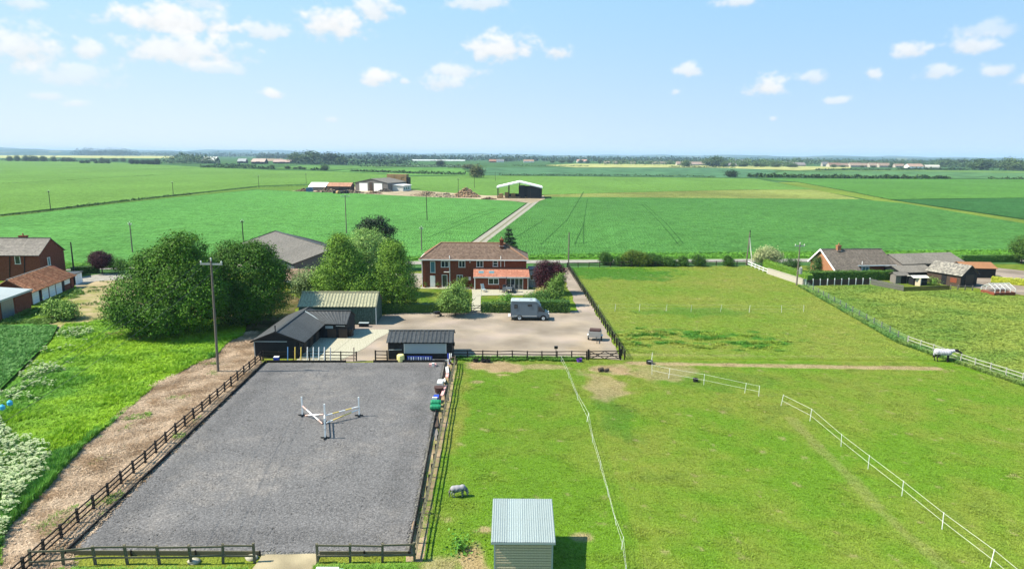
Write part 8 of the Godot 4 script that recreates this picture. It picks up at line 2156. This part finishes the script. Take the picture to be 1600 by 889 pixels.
	var rows := [[[Vector3(-1325.59, 0.00, -1819.88), Vector3(-1197.61, 0.00, -1809.24)], 7, 14.5, 13.0, 1, "tree of the loose grey-green row at the far left", "grey-green trees of the far left row"], [[Vector3(-1183.16, 0.00, -1817.85), Vector3(-1117.58, 0.00, -1772.29)], 2, 9.0, 16.0, 0, "low round tree ending the far left row", "low trees ending the far left row"], [[Vector3(-967.44, 0.00, -1547.24), Vector3(-892.41, 0.00, -1536.10)], 5, 6.5, 9.0, 0, "round bush in the pale green field", "bushes in the pale green field"],
		[[Vector3(-1169.88, 0.00, -1917.31), Vector3(-1015.55, 0.00, -1830.32)], 5, 9.0, 14.0, 1, "pale tree in the line under the yellow field", "pale trees under the yellow field"], [[Vector3(-815.41, 0.00, -1473.68), Vector3(-718.83, 0.00, -1417.27)], 6, 9.5, 11.0, 2, "dark tree of the copse in the pale green field", "trees of the dark copse at left"], [[Vector3(-362.60, 0.00, -1098.42), Vector3(-313.81, 0.00, -1063.73)], 4, 4.0, 7.0, 0, "bush of the broken hedge left of the farmyard", "bushes of the broken hedge"],
		[[Vector3(118.36, 0.00, -2177.65), Vector3(393.40, 0.00, -2143.44)], 10, 10.0, 14.0, 0, "village-edge tree beyond the yellow field", "village-edge trees beyond the yellow field"], [[Vector3(378.10, 0.00, -2059.87), Vector3(550.05, 0.00, -1993.93)], 7, 10.0, 11.0, 1, "village garden tree at the yellow field's far side", "village garden trees"], [[Vector3(475.81, 0.00, -1590.66), Vector3(648.49, 0.00, -1564.25)], 10, 11.0, 12.0, 1, "tree among the pale roofs at the village's left end", "trees at the village's left end"], [[Vector3(715.16, 0.00, -1577.52), Vector3(898.27, 0.00, -1571.62)], 6, 6.0, 8.0, 0, "garden tree before the red-roofed village row", "garden trees before the red-roofed row"], [[Vector3(873.01, 0.00, -1934.67), Vector3(1090.17, 0.00, -1848.52)], 9, 10.0, 11.0, 0, "tree behind the red-roofed village row", "trees behind the red-roofed row"]]
	rng.seed = 90
	var nth := ["first", "second", "third", "fourth", "fifth", "sixth", "seventh", "eighth", "ninth", "tenth"]
	for q in rows:
		for i in q[1]:
			var p: Vector3 = q[0][0].lerp(q[0][1], (i + rng.randf_range(0.1, 0.9)) / q[1])
			put.call(q[4], p, q[2] * rng.randf_range(0.75, 1.2), q[3] * rng.randf_range(0.75, 1.2), "%s, %s of %d from the left" % [q[5], nth[i], q[1]], q[6])
	# houses and barns out there
	var house := func(called, label, at: Vector3, w: float, h: float, wc: String, r0: Color, group := "", deep := 0.7, turn := 0.0):
		var t: Node3D = thing(called, label, "house" if called == "far_house" else "barn", at, turn, group)
		var d := maxf(w * deep, 6.0)
		gable_wall(t, w, d, h * 0.42, h, M[wc])
		for s in [0, 1]:
			var st := MB.new()
			st.slab(Vector3(-0.4, h * 0.40, 0.5 if s == 0 else -d - 0.5), Vector3(w + 0.4, h * 0.40, 0.5 if s == 0 else -d - 0.5), Vector3(w + 0.4, h + 0.15, -d / 2), Vector3(-0.4, h + 0.15, -d / 2), 0.2, r0)
			obj("roof", st, M.tile, t)
		if called == "far_house":
			box(t, "chimney", Vector3(w * 0.8, h + 0.3, -d / 2), Vector3(1.0, 1.8, 0.9), M.brick)
			for i in 3:
				box(t, "window", Vector3(w * (0.2 + 0.3 * i), h * 0.3, 0.04), Vector3(1.3, 1.3, 0.1), M.glass)
		else:
			box(t, "door", Vector3(w * 0.5, h * 0.24, 0.06), Vector3(w * 0.3, h * 0.48, 0.15), M.black_board)
		return t
	var red := Color(0.36, 0.17, 0.11)
	var pale := Color(0.62, 0.56, 0.5)
	var slate := Color(0.2, 0.2, 0.22)
	house.call("far_barn", "pale-roofed dark barn with blue-grey front at the left of the far barns", Vector3(-738.94, 0.00, -1643.06), 33.5, 15.4, "slate_board", Color(0.66, 0.66, 0.66), "", 0.8)
	house.call("far_barn", "dark barn with grey roof in the middle of the far barns", Vector3(-680.29, 0.00, -1709.32), 20.7, 10.9, "black_board", Color(0.4, 0.42, 0.45), "", 0.8)
	house.call("far_barn", "dark barn with pinkish roof at the right of the far barns", Vector3(-611.09, 0.00, -1617.80), 31.1, 11.8, "black_board", Color(0.55, 0.42, 0.38), "", 0.8)
	house.call("far_barn", "long low pinkish barn roof left of the three big trees", Vector3(-585.20, 0.00, -1689.89), 45.0, 9.2, "brown_board", Color(0.50, 0.36, 0.33), "", 0.4)
	house.call("far_barn", "long white glasshouse roof below the skyline", Vector3(-371.11, -0.00, -2544.61), 195.1, 4.6, "dirty_white", Color(0.75, 0.77, 0.78), "", 0.15)
	house.call("far_house", "white farmhouse among dark trees in the middle distance", Vector3(-52.67, 0.00, -2274.41), 23.7, 9.3, "white_paint", slate)
	house.call("far_house", "red-roofed house left of the white one in the middle distance", Vector3(-75.45, 0.00, -2204.37), 22.7, 9.6, "pale_brick", red)
	house.call("far_house", "brown-roofed house with white wall, right of the mid trees", Vector3(35.29, 0.00, -2263.10), 33.6, 9.0, "white_paint", Color(0.35, 0.22, 0.16))
	house.call("far_house", "house with pink roof among the village-edge trees", Vector3(212.20, 0.00, -2279.46), 32.5, 10.3, "dirty_white", Color(0.55, 0.32, 0.26))
	for q in [[Vector3(265.00, 0.00, -2009.33), 17.3, 7.3, "first"], [Vector3(292.76, 0.00, -2021.73), 13.1, 7.3, "second"], [Vector3(336.30, 0.00, -1970.63), 12.9, 7.2, "third"], [Vector3(395.08, 0.00, -1955.43), 17.2, 7.6, "fourth"], [Vector3(418.87, 0.00, -1965.49), 17.4, 7.1, "fifth"]]:
		house.call("far_house", "%s small pale house beyond the yellow field, counted from the left" % q[3], q[0], q[1], q[2], "render_wall", Color(0.34, 0.26, 0.22))
	for q in [[Vector3(417.94, 0.00, -1762.12), 23.0, 9.6, "pinkish-roofed village house left of the round tree"], [Vector3(448.55, 0.00, -1741.97), 46.0, 9.2, "grey-roofed village terrace right of the round tree"], [Vector3(492.24, 0.00, -1640.69), 39.7, 7.5, "white long bungalow at the village's left end"], [Vector3(609.38, 0.00, -1892.20), 34.5, 14.6, "large pale-roofed building above the village trees"], [Vector3(734.75, 0.00, -1882.24), 26.3, 11.1, "pinkish-brown house beside the dark trees"], [Vector3(693.16, 0.00, -1710.53), 31.3, 9.3, "blue-grey house in the village middle"], [Vector3(779.14, 0.00, -1740.41), 16.2, 11.1, "white gabled house in the village middle"]]:
		house.call("far_house", q[3], q[0], q[1], q[2], "render_wall", [Color(0.34, 0.24, 0.21), Color(0.26, 0.23, 0.24), Color(0.5, 0.47, 0.44), Color(0.42, 0.38, 0.35), Color(0.32, 0.2, 0.16), Color(0.22, 0.25, 0.3), slate][rng.randi() % 7])
	var x0 := ["far left", "second from left", "third from left", "fourth from left", "third from right", "second from right", "far right"]
	var spots := [[Vector3(750.59, 0.00, -1639.15), 28.3, 9.7], [Vector3(779.25, 0.00, -1648.59), 24.8, 9.0], [Vector3(800.04, 0.00, -1638.14), 26.6, 10.0], [Vector3(828.97, 0.00, -1647.57), 23.1, 9.3], [Vector3(844.00, 0.00, -1635.38), 24.8, 10.1], [Vector3(860.60, 0.00, -1623.94), 26.6, 10.0], [Vector3(895.02, 0.00, -1618.36), 22.9, 8.5]]
	for i in 7:
		house.call("far_house", "red-roofed bungalow of the village row, %s of seven" % x0[i], spots[i][0], spots[i][1], spots[i][2], "render_wall", Color(0.26, 0.16, 0.12).lerp(Color(0.34, 0.25, 0.2), rng.randf()), "red-roofed village row")
	house.call("far_house", "white house with brown roof above the black hedge", Vector3(870.73, 0.00, -1518.38), 31.9, 9.7, "white_paint", Color(0.42, 0.28, 0.22))
	var pt := thing("polytunnel", "pale curved polytunnel right of the white house", "polytunnel", Vector3(935.22, 0.00, -1575.21))
	var st := MB.new()
	for i in 8:
		var a := PI * i / 8.0
		var b := PI * (i + 1) / 8.0
		st.quad(Vector3(0, sin(a) * 7.0, cos(a) * 6.0), Vector3(34, sin(a) * 7.0, cos(a) * 6.0), Vector3(34, sin(b) * 7.0, cos(b) * 6.0), Vector3(0, sin(b) * 7.0, cos(b) * 6.0), Color(0.8, 0.76, 0.7))
	obj("cover", st, M.dirty_white, pt)
	box(pt, "end_door", Vector3(-0.1, 1.6, 0), Vector3(0.2, 3.2, 3.0), M.dirty_white)
